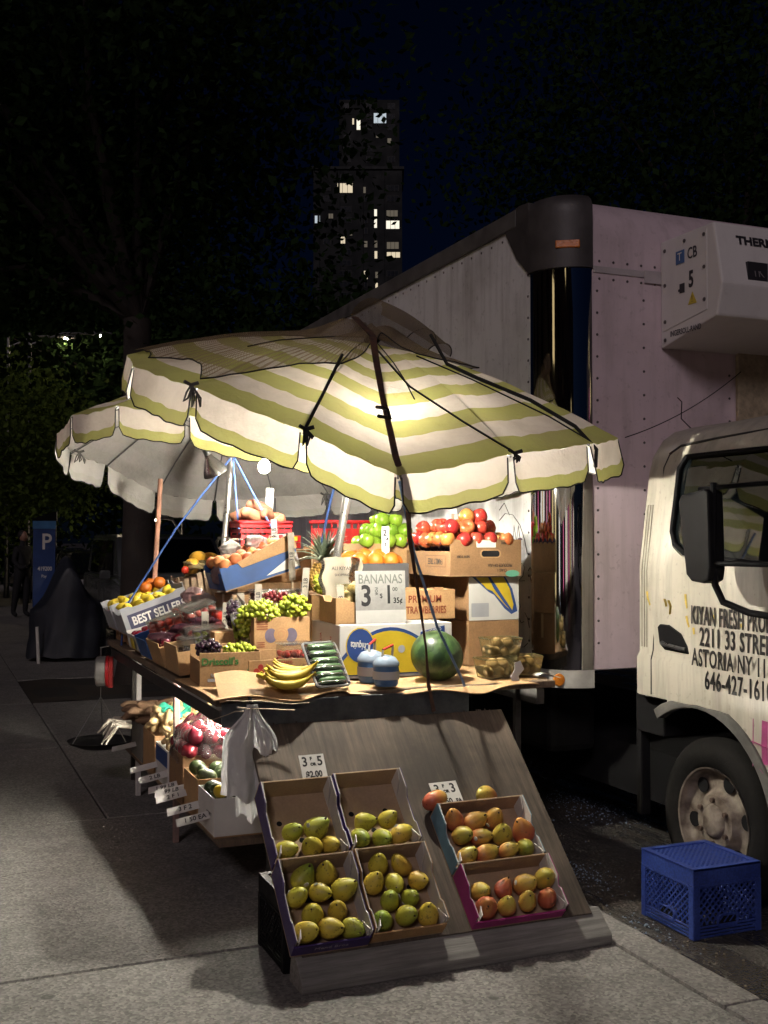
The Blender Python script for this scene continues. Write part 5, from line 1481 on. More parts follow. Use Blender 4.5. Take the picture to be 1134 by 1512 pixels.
grape_bunch('large green grape bunch left half of the heap above the purple-print carton', (1.475, 5.06, 1.15), (.085, .07, .055), 95, 'g', 1)
grape_bunch('large green grape bunch right half of the heap above the purple-print carton', (1.635, 5.06, 1.16), (.075, .07, .060), 95, 'g', 2)
grape_bunch('green grapes hanging at the heap\'s left side inside the clear bag', (1.40, 5.10, 1.09), (.04, .05, .07), 60, 'g', 4)
grape_bunch('small green grape bunch in the tan carton with green lettering', (1.315, 4.885, 1.02), (.07, .06, .028), 60, 'g', 3)
grape_bunch('black grape bunch beside the small green grapes', (1.185, 4.93, 1.015), (.055, .06, .038), 60, 'k', 5)
grape_bunch('black grapes in a clear bag left of the large green grapes', (1.385, 5.24, 1.12), (.035, .05, .065), 50, 'k', 6)
grape_bunch('green grapes in a bag under the pineapple', (1.865, 5.30, 1.27), (.045, .04, .055), 50, 'g', 7)
grape_bunch('red grapes behind the large green grape heap', (1.61, 5.27, 1.24), (.06, .04, .025), 36, 'r', 8)
closed('plain_carton', 'plain tan carton under the red grapes and price cards', (1.62, 5.40, .913), (0, 0, 0), (.34, .24, .31), kraft)
closed('plain_carton', 'plain tan carton under the pineapple', (1.90, 5.52, .913), (0, 0, 0), (.19, .42, .36), kraft)
closed('plain_carton', 'low plain tan carton under the black grapes in the bag', (1.345, 5.24, .913), (0, 0, 0), (.16, .2, .20), kraft)
def gb(u, v): return (1.335 + .10 * u, 5.02 + .05 * math.sin(3 * u) + .18 * v, 1.05 + .22 * v + .02 * math.sin(7 * u + 4 * v))
tag(MB().sheet(gb, 12, 12).build('grape_bag', clear, smooth=60), 'clear crinkled bag round the grapes left of the heap', 'bag')
# pineapple
pa = thing('pineapple', 'pineapple with a spiky grey-green crown behind the milky bag', 'pineapple', (1.93, 5.52, 1.275), (R(3), R(3), 0))
pam = fruit('pineapple_skin', [(.1, (.30, .17, .03)), (.8, (.50, .30, .06))], 30, .6, bump=.5, bscale=80)
body = MB(); prf = [(.035 + .028 * math.sin(math.pi * (i + .6) / 15.2), .155 * i / 14) for i in range(15)]
MB().lathe(prf, 24).build('flesh', M('pineapple_gap', (.12, .08, .02), .8, .2, 20, .2), pa, smooth=60)
eye = MB().lathe([(.0105, -.002), (.0095, .003), (.005, .006), (.001, .0075)], 6).mesh('eye', pam)
for i in range(10):
    z = .012 + .0148 * i; r0 = .035 + .028 * math.sin(math.pi * (z / .155 * 14 + .6) / 15.2)
    for k in range(15):
        a = 2 * math.pi * (k + .5 * (i % 2)) / 15
        put('eye', eye, pa, (r0 * math.cos(a), r0 * math.sin(a), z), Euler((0, R(90), 0)).to_matrix().to_4x4().to_euler() if False else (Matrix.Rotation(a, 3, 'Z') @ Matrix.Rotation(R(90), 3, 'Y')).to_euler())
lf = M('pineapple_leaf', (.10, .145, .085), .55, .3, 25, .2, c2=(.22, .26, .19))
for k in range(46):
    a = 2.4 * k; t = k / 46; el = R(8 + 78 * t) ; L = .11 + .075 * math.sin(math.pi * (t * .8 + .15)); z0 = .158 + .05 * t
    d = Vector((math.cos(a), math.sin(a), 0)); pts = []
    for i in range(6):
        q = i / 5; e = el + (.25 - .75 * q) * (1 - t) * .8
        pts.append(Vector((0, 0, z0)) + d * (.012 + L * q * math.cos(el)) + Vector((0, 0, L * q * math.sin(el) + .05 * q * (1 - q) - .05 * q * q * (1 - t))))
    MB().tube(pts, [.011, .0125, .011, .008, .005, .0008], 6, flat=.28).build('leaf', lf, pa, smooth=60)

# ------------------------------------------------ rear: red baskets of yams, red basket, peaches, wooden crate
redp = M('red_basket_plastic', (.50, .015, .02), .4, .2, 14, .05)
def red_basket(label, loc, w, d, h, tiers=4):
    c = thing('plastic_basket', label, 'basket', loc)
    for k in range(tiers):
        z = h * k / tiers
        s = 1 - .10 * (1 - k / tiers)
        b = MB()
        for sgn in (-1, 1):
            b.bb((-w / 2 * s, sgn * d / 2 * s - .003, z + .003), (w / 2 * s, sgn * d / 2 * s + .003, z + h / tiers * .72))
            b.bb((sgn * w / 2 * s - .003, -d / 2 * s + .0035, z + .003), (sgn * w / 2 * s + .003, d / 2 * s - .0035, z + h / tiers * .72))
        b.build('side_band', redp, c)
    rb = rrect(-w / 2, -d / 2, w / 2, d / 2, .02, 3)
    MB().tube([(x, y, h) for x, y in rb] + [(rb[0][0], rb[0][1], h)], .009, 6).build('rim', redp, c, smooth=True)
    b = MB()
    for k in range(9):
        x = -w / 2 * .93 + w * .93 * k / 8
        b.bb((x - .003, -d / 2 * .95, 0), (x + .003, -d / 2 * .95 + .006, h)); b.bb((x - .003, d / 2 * .95 - .006, 0), (x + .003, d / 2 * .95, h))
    b.bb((-w / 2 * .9, -d / 2 * .9, 0), (w / 2 * .9, d / 2 * .9, .004))
    b.build('slats', redp, c)
    return c


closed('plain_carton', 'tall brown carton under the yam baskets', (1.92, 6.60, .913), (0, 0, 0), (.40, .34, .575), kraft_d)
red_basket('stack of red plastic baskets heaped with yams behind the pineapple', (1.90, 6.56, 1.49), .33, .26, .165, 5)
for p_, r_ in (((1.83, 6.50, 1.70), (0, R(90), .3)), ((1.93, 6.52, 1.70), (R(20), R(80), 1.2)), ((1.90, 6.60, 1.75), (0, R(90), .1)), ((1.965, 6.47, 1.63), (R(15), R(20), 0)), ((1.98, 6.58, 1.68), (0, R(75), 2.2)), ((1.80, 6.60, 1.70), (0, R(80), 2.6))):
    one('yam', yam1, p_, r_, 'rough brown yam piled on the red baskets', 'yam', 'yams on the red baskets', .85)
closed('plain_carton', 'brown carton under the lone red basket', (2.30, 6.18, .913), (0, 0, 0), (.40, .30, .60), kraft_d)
red_basket('red plastic basket behind the oranges and green apples', (2.30, 6.15, 1.515), .36, .26, .14, 1)
tags = M('price_tag_white', (.62, .60, .56), .5, .1, 20, 0)
for k, (x, yy, z, m) in enumerate(((1.90, 6.30, 1.50, tags), (1.955, 6.30, 1.51, tags), (2.04, 6.28, 1.50, redp))):
    c = thing('price_tag', ['white and red price tag under the yams, left one', 'white and red price tag under the yams, right one', 'red tag with yellow square beside the pineapple crown'][k], 'price tag', (x, yy, z))
    MB().bb((-.026, -.002, 0), (.026, 0, .075)).build('tag', m, c)
    MB().bb((-.02, -.004, .045), (.005, -.0025, .07)).build('colour_block', redp if k < 2 else M('tag_yellow', (.6, .5, .03), .5, .1, 20, 0), c)
    txt('4X' if k == 0 else ('E' if k == 2 else '6+'), c, .03, (0, -.0045, .025), XR, UP, ink, 1)
tag(MB().bb((1.75, 6.18, 1.30), (2.12, 6.34, 1.495)).build('card_support', kraft_d, bevel=.004), 'brown carton end under the price tags', 'carton')
# blue carton with raised flap, tilted, full of peaches and bagged fruit
closed('plain_carton', 'plain brown carton under the peaches', (1.72, 5.98, .913), (0, 0, 0), (.40, .40, .34), kraft_d)
navy = M('navy_print', (.02, .07, .22), .55, .2, 10, .05)
nt_ = R(-16)
bc = carton('peach_carton', 'tilted navy carton with a raised tan flap full of peaches', (1.70, 5.98, 1.33), (0, nt_, 0), (.44, .36, .13), navy, kraft_in, hf=(.13, .14, .10, .15))
MB().prism([(-.10, .10), (.225, .12), (.225, .20), (.18, .20), (-.12, .135)], lambda u, v, w: (u, -.183 - w, v), .005).build('raised_flap', kraft, bc)
MB().prism([(.02, .02), (.218, .02), (.218, .10)], lambda u, v, w: (u, -.1805 - w, v), .001).build('white_print', white_card, bc)
BM_ = Matrix.Translation((1.70, 5.98, 1.33)) @ Euler((0, nt_, 0)).to_matrix().to_4x4()
for i in range(6):
    for j in range(5):
        p_ = BM_ @ Vector((-.175 + .07 * i + rnd(-.01, .01), -.14 + .07 * j + rnd(-.01, .01), .125 + rnd(0, .03)))
        one('peach', peach1, p_, rr(), '%s peach from the left in the %s row of the tilted navy carton' % (ORDW[i], ORDW[j]), 'peach', 'peaches in the navy carton')
def crump(label, loc, s, mat, seed):
    rs = random.Random(seed); ph = [rs.uniform(0, 6) for _ in range(6)]
    me = blob('bag', mat, 1, 1, 1, 28, 18, fn=lambda x, y, z: (1 + .16 * math.sin(5 * x + ph[0]) * math.sin(4 * z + ph[1]) + .10 * math.sin(11 * y + ph[2]) + .07 * math.sin(13 * z + 9 * x + ph[3]), 0, 0, .1 * math.sin(6 * x + ph[4])))
    tag(put('fruit_bag', me, None, loc, (0, 0, rs.uniform(0, 6)), s), label, 'bag')
pk = film('pink_bag', (.62, .42, .42), .55); cbag = film('white_bag_film', (.75, .72, .68), .5)
crump('crumpled clear bag of fruit left of the pole', (1.60, 6.14, 1.50), (.065, .055, .045), cbag, 1)
crump('crumpled clear bag of fruit right of the pole', (1.74, 6.10, 1.53), (.08, .06, .05), cbag, 2)
crump('pinkish bag of red fruit hanging at the navy carton\'s left', (1.50, 5.92, 1.36), (.06, .06, .065), pk, 3)
# wooden slat crate with papayas and dried pods
wc_ = thing('wooden_crate', 'weathered slatted wooden crate of pods and yellow fruit left of the peaches', 'crate', (1.68, 6.95, 1.17), (0, R(-8), 0))
wcm = wood('crate_slat', (.20, .13, .08), (.42, .31, .20), (3, 3, 40), .85, .4, .3)
for k in range(9):
    h = rnd(.15, .21); MB().box((-.17 + .0425 * k, -.17, h / 2), (rnd(.024, .033), .008, h), (0, rnd(-.05, .05), 0)).build('slat', wcm, wc_)
for k in range(8):
    h = rnd(.13, .18); MB().box((-.195, -.14 + .042 * k, h / 2), (.008, rnd(.024, .033), h), (rnd(-.05, .05), 0, 0)).build('slat', wcm, wc_)
MB().bb((-.19, -.16, 0), (.19, .16, .01)).bb((.18, -.165, .01), (.19, .16, .16)).bb((-.19, .155, .01), (.18, .165, .16)).build('crate_body', wcm, wc_)
closed('plain_carton', 'brown carton under the slatted wooden crate', (1.70, 6.95, .913), (0, 0, 0), (.30, .32, .215), kraft_d)
papaya = blob('papaya', fruit('papaya_skin', [(.1, (.50, .24, .02)), (.8, (.62, .36, .04))], 6, .4), .05, .05, .085, fn=lambda x, y, z: (1 - .2 * z, 0, 0, 0))
for x, yy, z in ((1.62, 7.02, 1.43), (1.56, 6.93, 1.385), (1.70, 7.05, 1.42)):
    one('papaya', papaya, (x, yy, z), (R(80), rnd(-.4, .4), rnd(-.5, .5)), 'orange-yellow papaya at the back of the wooden crate', 'papaya', 'papayas in the wooden crate')
pod = MB().tube([(0, 0, 0), (.03, .01, .015), (.08, .012, .02), (.12, 0, .01)], [.004, .017, .015, .003], 8).mesh('pod', fruit('pod_skin', [(.1, (.04, .03, .015)), (.8, (.20, .15, .06))], 20, .7), smooth=70)
for k in range(22):
    one('pod', pod, (1.54 + rnd(0, .25), 6.80 + rnd(0, .22), 1.34 + rnd(0, .06)), (rnd(-.5, .5), rnd(-.6, .6), rnd(0, 6)), 'dried brown pod in the slatted wooden crate', 'pod', 'pods in the wooden crate')
one('tomato', tom1, (1.50, 6.86, 1.36), rr(), 'single red tomato on the crate\'s left edge', 'tomato', None, 1.1)

# ------------------------------------------------ left edge: tilted cartons stepping towards the customer
LT = R(-19)
def tilted(label, yc, w, h, outer, x0=1.10, L=.46, z0=.915, name='fruit_carton', inner=None, tl=LT, hf=None, corner=.0):
    loc = Vector((x0, yc, z0)) + Vector((math.cos(-tl) * L / 2, 0, math.sin(-tl) * L / 2))
    # short legs of folded card carry the raised end
    c = carton(name, label, loc, (0, tl, 0), (L, w, h), outer, inner or kraft_in, hf=hf, corner=corner)
    return c, Matrix.Translation(loc) @ Euler((0, tl, 0)).to_matrix().to_4x4()
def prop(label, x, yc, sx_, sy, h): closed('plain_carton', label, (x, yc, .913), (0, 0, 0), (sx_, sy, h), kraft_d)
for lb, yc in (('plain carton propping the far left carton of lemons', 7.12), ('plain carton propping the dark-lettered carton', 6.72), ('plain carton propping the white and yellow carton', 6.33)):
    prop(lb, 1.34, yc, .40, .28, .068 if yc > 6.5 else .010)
bsm = M('navy_grey_print', (.05, .05, .10), .6, .2, 10, .05)
c, mt = tilted('far left grey carton of lemons and oranges', 7.12, .33, .15, grey_card, L=.40, z0=.985, hf=(.15, .16, .12, .18), corner=.012)
for i in range(5):
    for j in range(3):
        one('lemon', lemon1, mt @ Vector((-.15 + .07 * i, -.09 + .085 * j, .135 + rnd(0, .02))), rr(), '%s lemon from the outer end, %s row of the far left carton' % (ORDW[i], ORDW[j]), 'lemon', 'lemons in the far left carton')
for v, w_ in (((.06, -.10, .19), 'outermost'), ((.11, -.02, .19), 'middle'), ((.15, -.11, .19), 'innermost')):
    one('orange', orange1, mt @ Vector(v), rr(), w_ + ' orange lying on the lemons in the far left carton', 'orange', 'oranges in the far left carton', .95)
c, mt = tilted('grey carton lettered in white on a navy band, second from the far left', 6.72, .34, .15, grey_card, L=.40, z0=.985, hf=(.155, .16, .12, .18), corner=.012)
plate(c, [(-.17, .028), (.198, .028), (.198, .118), (-.17, .118)], lambda u, v, w: (u, -.1705 - w, v), bsm, .001, 'navy_band')
txt('BEST SELLERS', c, .070, (.015, -.1722, .072), XR, UP, white_ink, .80, bold=.002)
for i in range(5):
    for j in range(3):
        one('lemon', lemon1, mt @ Vector((-.14 + .07 * i, -.10 + .09 * j, .135 + rnd(0, .02))), rr(), '%s lemon from the outer end, %s row of the white-lettered carton' % (ORDW[i], ORDW[j]), 'lemon', 'lemons in the lettered carton')
c, mt = tilted('white and yellow carton of red plums, third from the far left', 6.34, .32, .10, bw, L=.42, z0=.925, tl=R(-13), hf=(.07, .10, .09, .10))
plate(c, [(-.15, .015), (.12, .018), (.16, .062), (-.10, .066)], lambda u, v, w: (u, -.1605 - w, v), ban_y, .001)
plate(c, [(-.12, .02), (.0, .02), (.0, .08), (-.10, .08)], lambda u, v, w: (-.2205 - w, u, v), ban_y, .001)
for i in range(6):
    for j in range(4):
        one('plum', pep1, mt @ Vector((-.17 + .065 * i, -.105 + .07 * j, .06 + rnd(0, .02))), rr(), 'dark red plum in the white and yellow carton', 'plum', 'plums in the white and yellow carton', .75)
c, mt = tilted('navy ended tan carton of wrapped plums, fourth from the far left', 5.98, .30, .11, navy, L=.40, hf=(.06, .12, .11, .12))
for k in range(2):
    clam(['clear clamshell of red apples on the navy ended carton', 'clear clamshell of tomatoes beside the wooden crate'][k], mt @ Vector(((-.02, .11)[k], (-.02, .06)[k], .10 + .012 * k)), (0, LT, R(4)), .17, .13, .07, tom1, 16, 'tomato', ['red fruit in the clamshell on the navy ended carton', 'tomato in the clamshell beside the wooden crate'][k], 'fruit in clamshell %s' % 'ab'[k], 1.15)
c, mt = tilted('tan carton of film-wrapped plums, fifth from the far left', 5.62, .32, .12, kraft, L=.40, hf=(.11, .13, .13, .12))
for k in range(3):
    crump(['glossy wrapped dark plums in the fifth carton, left pack', 'glossy wrapped dark plums in the fifth carton, middle pack', 'glossy wrapped dark plums in the fifth carton, right pack'][k], mt @ Vector((-.12 + .12 * k, .0, .12)), (.065, .10, .03), film('dark_pack%d' % k, (.16, .05, .08), .6), 10 + k)
for i in range(5):
    for j in range(3):
        one('plum', pep1, mt @ Vector((-.15 + .07 * i, -.09 + .085 * j, .09 + rnd(0, .02))), rr(), 'dark plum under film in the fifth carton', 'plum', 'plums in the fifth carton', .7)
c, mt = tilted('tan carton with a tall end flap of wrapped berries, sixth from the far left', 5.28, .30, .12, kraft, L=.28, hf=(.11, .13, .14, .12), tl=R(-8))
clam('clear clamshell of dark berries beside the black grapes', mt @ Vector((.0, .02, .085)), (0, R(-8), 0), .18, .14, .06, grapes['k'], 30, 'berry', 'dark berry in the clamshell beside the black grapes', 'berries beside the black grapes', .75)
clam('clear clamshell of tomatoes behind the price cards', (1.47, 5.62, 1.13), (0, R(-6), R(3)), .19, .13, .06, tom1, 15, 'tomato', 'tomato in the clamshell behind the price cards', 'tomatoes behind the price cards', 1.2)
clam('empty looking clear clamshell beside the price cards', (1.50, 5.40, 1.09), (0, R(-4), 0), .16, .12, .07, grapes['r'], 14, 'berry', 'small red berry in the clamshell beside the price cards', 'berries beside the price cards', .8)
closed('plain_carton', 'plain brown carton under the tomato clamshell', (1.52, 5.62, .913), (0, 0, 0), (.26, .2, .20), kraft_d)
closed('plain_carton', 'low brown carton under the clear clamshell by the price cards', (1.475, 5.40, .913), (0, 0, 0), (.18, .16, .165), kraft_d)
clam('shallow clear tray of red grapes on the carton behind the green heap', (1.66, 5.45, 1.235), (0, 0, 0), .26, .12, .05, grapes['r'], 40, 'grape', 'loose red grape in the shallow clear tray', 'loose grapes in the shallow clear tray')
# more packs filling the stepped display
clam('clear clamshell of red plums propped in the fourth carton', (1.20, 6.00, 1.055), (0, LT, R(-6)), .15, .12, .065, tom1, 12, 'tomato', 'red fruit in the clamshell propped in the fourth carton', 'fruit in the propped clamshell', 1.2)
clam('clear clamshell of strawberries on the wrapped plums', (1.33, 5.70, 1.135), (R(6), LT, R(8)), .16, .12, .07, straw1, 22, 'strawberry', 'strawberry in the clamshell on the wrapped plums', 'strawberries on the wrapped plums')
clam('clear clamshell of pale berries behind the black grapes', (1.28, 5.30, 1.06), (R(4), R(-8), R(-5)), .15, .12, .06, grapes['g'], 24, 'berry', 'pale berry in the clamshell behind the black grapes', 'pale berries behind the black grapes', .9)
crump('crinkled clear bag lying on the fifth carton', (1.24, 5.50, 1.085), (.075, .06, .035), clear, 21)
crump('crinkled clear bag between the wooden crate and the lettered carton', (1.46, 6.44, 1.22), (.07, .07, .05), pk, 22)
crump('crinkled clear bag above the navy ended carton', (1.44, 6.12, 1.20), (.07, .06, .05), cbag, 23)
for k in range(7):
    one('peach', peach1, (1.42 + .055 * (k % 4) + rnd(-.01, .01), 6.28 + .06 * (k // 4), 1.17 + .035 * (k % 2)), rr(), ORDW[k % 6] + [' loose peach left of the navy carton, front row', ' loose peach left of the navy carton, back row'][k // 4], 'peach', 'loose peaches left of the navy carton', .95)
closed('plain_carton', 'plain brown carton under the loose peaches', (1.52, 6.32, .913), (0, 0, 0), (.20, .26, .225), kraft_d)
# price stakes among the goods
wood_card = M('grey_stake', (.30, .27, .22), .8, .3, 18, .2)
for k, (x, yy, z, h, lab) in enumerate(((1.755, 5.27, 1.26, .15, 'weathered price stake right of the green grapes'), (1.53, 5.33, 1.20, .13, 'weathered price stake left of the red grapes'), (1.37, 5.36, 1.10, .14, 'weathered price stake above the black grapes'), (1.30, 5.48, 1.05, .14, 'weathered price stake left of the clear clamshell'), (1.44, 5.30, 1.14, .15, 'weathered price stake behind the black grape bag'), (1.845, 5.75, 1.33, .26, 'tall grey price stake left of the pineapple'), (1.79, 4.83, 1.19, .15, 'grey price stake at the small carton left of the banana sign'))):
    price_card(lab, (x, yy, z), (R(rnd(-4, 4)), R(rnd(-4, 4)), 0), .036, h, [('3 LB', .0, h * .5, .03, .9, 1)], mat=wood_card, stick=.1)
price_card('white price strip in front of the yam baskets', (1.90, 6.25, 1.46), (0, R(-3), 0), .036, .21, [('1 59 LB', 0, .11, .04, .8, 1)], stick=.12)
price_card('white price strip standing above the yams', (1.97, 6.62, 1.74), (0, R(3), 0), .05, .13, [('$1', 0, .085, .04, .9, 0)], stick=.1)

# ------------------------------------------------ lower shelf
LZ = .262
def low(label, yc, w, h, mat, x0=1.16, L=.34, inner=None, name='fruit_carton', hf=None):
    return carton(name, label, (x0 + L / 2, yc, LZ), (0, 0, 0), (L, w, h), mat, inner or kraft_in, hf=hf)
c = low('white carton of avocados and a lemon, nearest on the lower shelf', 4.86, .30, .17, white_card)
txt('BOUNTY', c, .022, (-.1705, -.06, .09), (0, -1, 0), UP, ink, 1)
for i in range(3):
    for j in range(3): one('avocado', avo1, (1.22 + .09 * i, 4.77 + .085 * j, LZ + .15 + rnd(0, .02)), rr(), 'dark avocado in the nearest white carton', 'avocado', 'avocados in the white carton')
one('lemon', lemon1, (1.20, 4.755, LZ + .19), rr(), 'single lemon on the avocados by the white bags', 'lemon', None, 1.1)
c = low('brown carton of limes, second on the lower shelf', 5.17, .29, .19, kraft)
for i in range(3):
    for j in range(3): one('avocado', avo1, (1.22 + .09 * i, 5.09 + .08 * j, LZ + .18 + rnd(0, .02)), rr(), 'dark avocado in the second carton', 'avocado', 'avocados in the second carton')
c = low('brown carton under the bagged red onions', 5.50, .32, .24, kraft_d)
for i in range(4):
    for j in range(4):
        for l in range(2):
            one('red_onion', pep1, (1.20 + .075 * i + .03 * l, 5.37 + .085 * j, LZ + .245 + .065 * l + rnd(0, .015)), rr(), 'dark red onion in the bag on the lower shelf', 'red onion', 'red onions in the clear bag', 1.05)
def ob(u, v):
    a = 2 * math.pi * u; r = (.19 + .012 * math.sin(9 * a) + .01 * math.sin(14 * v + 4 * a)) * (1 - .55 * v ** 3)
    return (1.32 + r * math.cos(a) * .9, 5.50 + r * math.sin(a), LZ + .20 + .21 * v + .012 * math.sin(5 * a + 6 * v))
tag(MB().sheet(ob, 44, 14).build('onion_bag', film('onion_film', (.75, .68, .66), .10), smooth=60), 'clear glossy bag wrapped over the red onions', 'bag')
c = low('white carton with blue print, fourth on the lower shelf', 5.86, .32, .20, white_card)
plate(c, [(-.15, .11), (.15, .11), (.15, .19), (-.15, .19)], lambda u, v, w: (-.1705 - w, u, v), ban_b, .001)
sack = M('tan_sack', (.50, .38, .22), .85, .2, 14, .3)
root1 = MB().tube([(0, 0, -.11), (.008, .004, -.08), (.012, 0, 0), (.0, .006, .08), (0, 0, .12)], [.008, .024, .030, .022, .006], 10).mesh('root', root_m, smooth=80)
ging1 = MB().tube([(-.06, 0, 0), (-.04, .004, .0), (0, .0, .006), (.04, .004, 0), (.06, 0, 0)], [.008, .018, .017, .019, .009], 8).tube([(0, 0, 0), (.006, .04, .006), (.01, .055, .008)], [.014, .015, .008], 8).tube([(.03, 0, 0), (.036, -.035, .004), (.04, -.05, .004)], [.012, .013, .007], 8).mesh('ginger', ging_m, smooth=80)
for k in range(16):
    one('ginger_root', ging1, (1.20 + rnd(0, .26), 5.74 + rnd(0, .24), LZ + .20 + rnd(0, .05)), rr(), 'knobbly pale ginger root in the blue and white carton', 'ginger', 'ginger in the fourth carton', 1.15)
c = low('tan carton of ginger and yams, fifth on the lower shelf', 6.22, .34, .22, kraft)
for k in range(26):
    one('ginger_root', ging1, (1.19 + rnd(0, .28), 6.08 + rnd(0, .28), LZ + .23 + rnd(0, .08)), rr(), 'knobbly pale ginger root in the fifth carton', 'ginger', 'ginger in the fifth carton', 1.2)
for k in range(6):
    one('orange', orange1, (1.22 + rnd(0, .2), 6.26 + rnd(0, .12), LZ + .27 + rnd(0, .04)), rr(), 'small orange fruit among the ginger', 'orange', 'oranges among the ginger', .6)
def gp(u, v): return (1.22 + .16 * u, 6.12 + .14 * v, LZ + .33 + .03 * math.sin(8 * u) * math.cos(7 * v) + .02 * math.sin(14 * v))
tag(MB().sheet(gp, 14, 14).build('green_wrapper', M('green_film', (.03, .34, .22), .35, .2, 12, .2), smooth=70, thick=.001), 'crumpled bright green wrapper among the ginger', 'wrapper')
c = low('dark round-edged tub of cassava roots at the far end of the lower shelf', 6.60, .34, .22, M('grey_tub', (.16, .15, .13), .6, .3, 10, .1))
for k in range(18):
    one('cassava_root', root1, (1.14 + rnd(0, .28), 6.46 + rnd(0, .3), LZ + .22 + rnd(0, .1)), (R(rnd(60, 110)), rnd(-.5, .5), R(rnd(40, 140))), 'long pale brown cassava root heaped at the far end', 'root', 'cassava roots on the lower shelf', 1.0)
for k in range(5):
    a = Vector((1.10 + rnd(-.03, .03), 6.42 + .07 * k, LZ + .22)); 
    tag(MB().tube([a, a + Vector((-.08, -.01, .01)), a + Vector((-.15, -.03, -.05 - rnd(0, .05)))], [.016, .014, .005], 7).build('white_radish', M('radish_skin', (.62, .56, .46), .5, .15, 20, .1), smooth=70), 'pale tapering radish poking out of the far tub', 'radish', 'radishes poking out of the far tub')
# price cards poking out of the lower shelf
names = ['nearest white price card poking out of the lower shelf', 'second nearest white price card poking out of the lower shelf', 'third price card from the front, overlapped on the lower shelf', 'fourth price card from the front, lying over the third', 'fifth price card from the front poking out of the lower shelf', 'sixth price card from the front poking out of the lower shelf', 'seventh price card from the front poking out of the lower shelf', 'farthest price card, pale and blank, at the cassava tub']
for k, (yc, rz) in enumerate(((4.80, -12), (5.00, -14), (5.26, -10), (5.31, -24), (5.46, -18), (5.72, -10), (5.98, -14), (6.62, -20))):
    pcx = thing('price_card', names[k], 'price card', (1.17, yc, LZ + .085 + (.012 if k == 3 else 0)), (R(34 + rnd(-6, 6)), R(-13), R(rz)), 'price cards along the lower shelf')
    MB().bb((-.155, -.022, 0), (.02, .022, .0015)).build('card', M('price_card_white', (.62, .61, .58)), pcx)
    if k < 6: txt(['1 50 EA', '3 F 2', '2 F 1', '99 LB', '1 99 LB', '2 LB'][k], pcx, .034, (-.072, 0, .0018), (1, 0, 0), (0, 1, 0), ink, .9, bold=.0006)
# white carrier bags hung on the table corner: flat bags pinched at the top, falling in pleats
bagm = cloth('carrier_bag_film', (.82, .82, .82), .45, dirt=.05)
hbg = thing('carrier_bags', 'bundle of white plastic carrier bags hanging at the table\'s front left corner', 'bag', (1.225, 4.345, .885))
def bagsheet(w1, L, yo, ph, ragged, xo=0.):
    def f(u, v):
        s_ = min(1, v / .42); s_ = s_ * s_ * (3 - 2 * s_)
        w = .045 + (w1 - .045) * s_ * (1 + .10 * v)
        nz = noise.noise(Vector((u * 4.2, v * .9, ph))); n2 = noise.noise(Vector((u * 11, v * 5.0, ph + 3))); n3 = noise.noise(Vector((u * 26, v * 20, ph)))
        x = (u - .5) * w + xo * v + .012 * nz * s_
        y = yo * s_ + (.045 * nz + .016 * n2 + .006 * n3) * (.3 + .7 * s_) + .03 * (2 * u - 1) ** 2 * s_
        z = -L * v + ragged * v * v * .035 * noise.noise(Vector((u * 3.5, ph, 0)))
        return (x, y, z)
    return f
MB().sheet(bagsheet(.200, .37, -.045, .4, 1.0), 70, 40).build('front_bag', bagm, hbg, smooth=80)
MB().sheet(bagsheet(.195, .36, .030, 2.1, 1.4, -.01), 70, 40).build('back_bag', bagm, hbg, smooth=80)
MB().sheet(bagsheet(.13, .45, .0, 4.0, 1.6, .01), 50, 40).build('inner_bag', bagm, hbg, smooth=80)
MB().tube([(0, 0, .0), (.0, .03, .02), (.0, .08, .015)], .008, 6).build('tie', black_mt, hbg)
# hanging scale at the far corner
scl = thing('hanging_scale', 'round dial hanging scale with red rim at the far table corner', 'scale', (1.03, 7.15, .72), (0, 0, R(-14)))
MB().lathe([(.085, -.03), (.095, -.02), (.095, .03), (.085, .035)], 24, ax=0).build('case', M('scale_case', (.30, .29, .27), .45, .3, 15, .1), scl, smooth=40)
MB().lathe([(.097, .034), (.099, .05), (.080, .052)], 24, ax=0).build('dial_rim', redp, scl, smooth=40)
MB().bb((.05, -.03, -.10), (.075, .03, .09)).build('red_plate', M('scale_red', (.36, .02, .02), .45, .2, 15, .1), scl)
MB().tube([(0, 0, .09), (0, 0, .15), (.05, 0, .16)], .006, 6).build('hook', steel, scl)
for x, yy in ((-.16, -.1), (.17, -.1), (.0, .17)):
    MB().tube([(0, 0, -.10), (0, 0, -.16), (x, yy, -.44)], .0025, 5).build('chain', steel, scl)
panm = M('pan_dark', (.03, .03, .03), .55, .3, 15, .1)
MB().lathe([(.02, -.485), (.12, -.475), (.19, -.445), (.205, -.43), (.195, -.44), (.12, -.468), (.02, -.478)], 28).build('pan', panm, scl, smooth=60)
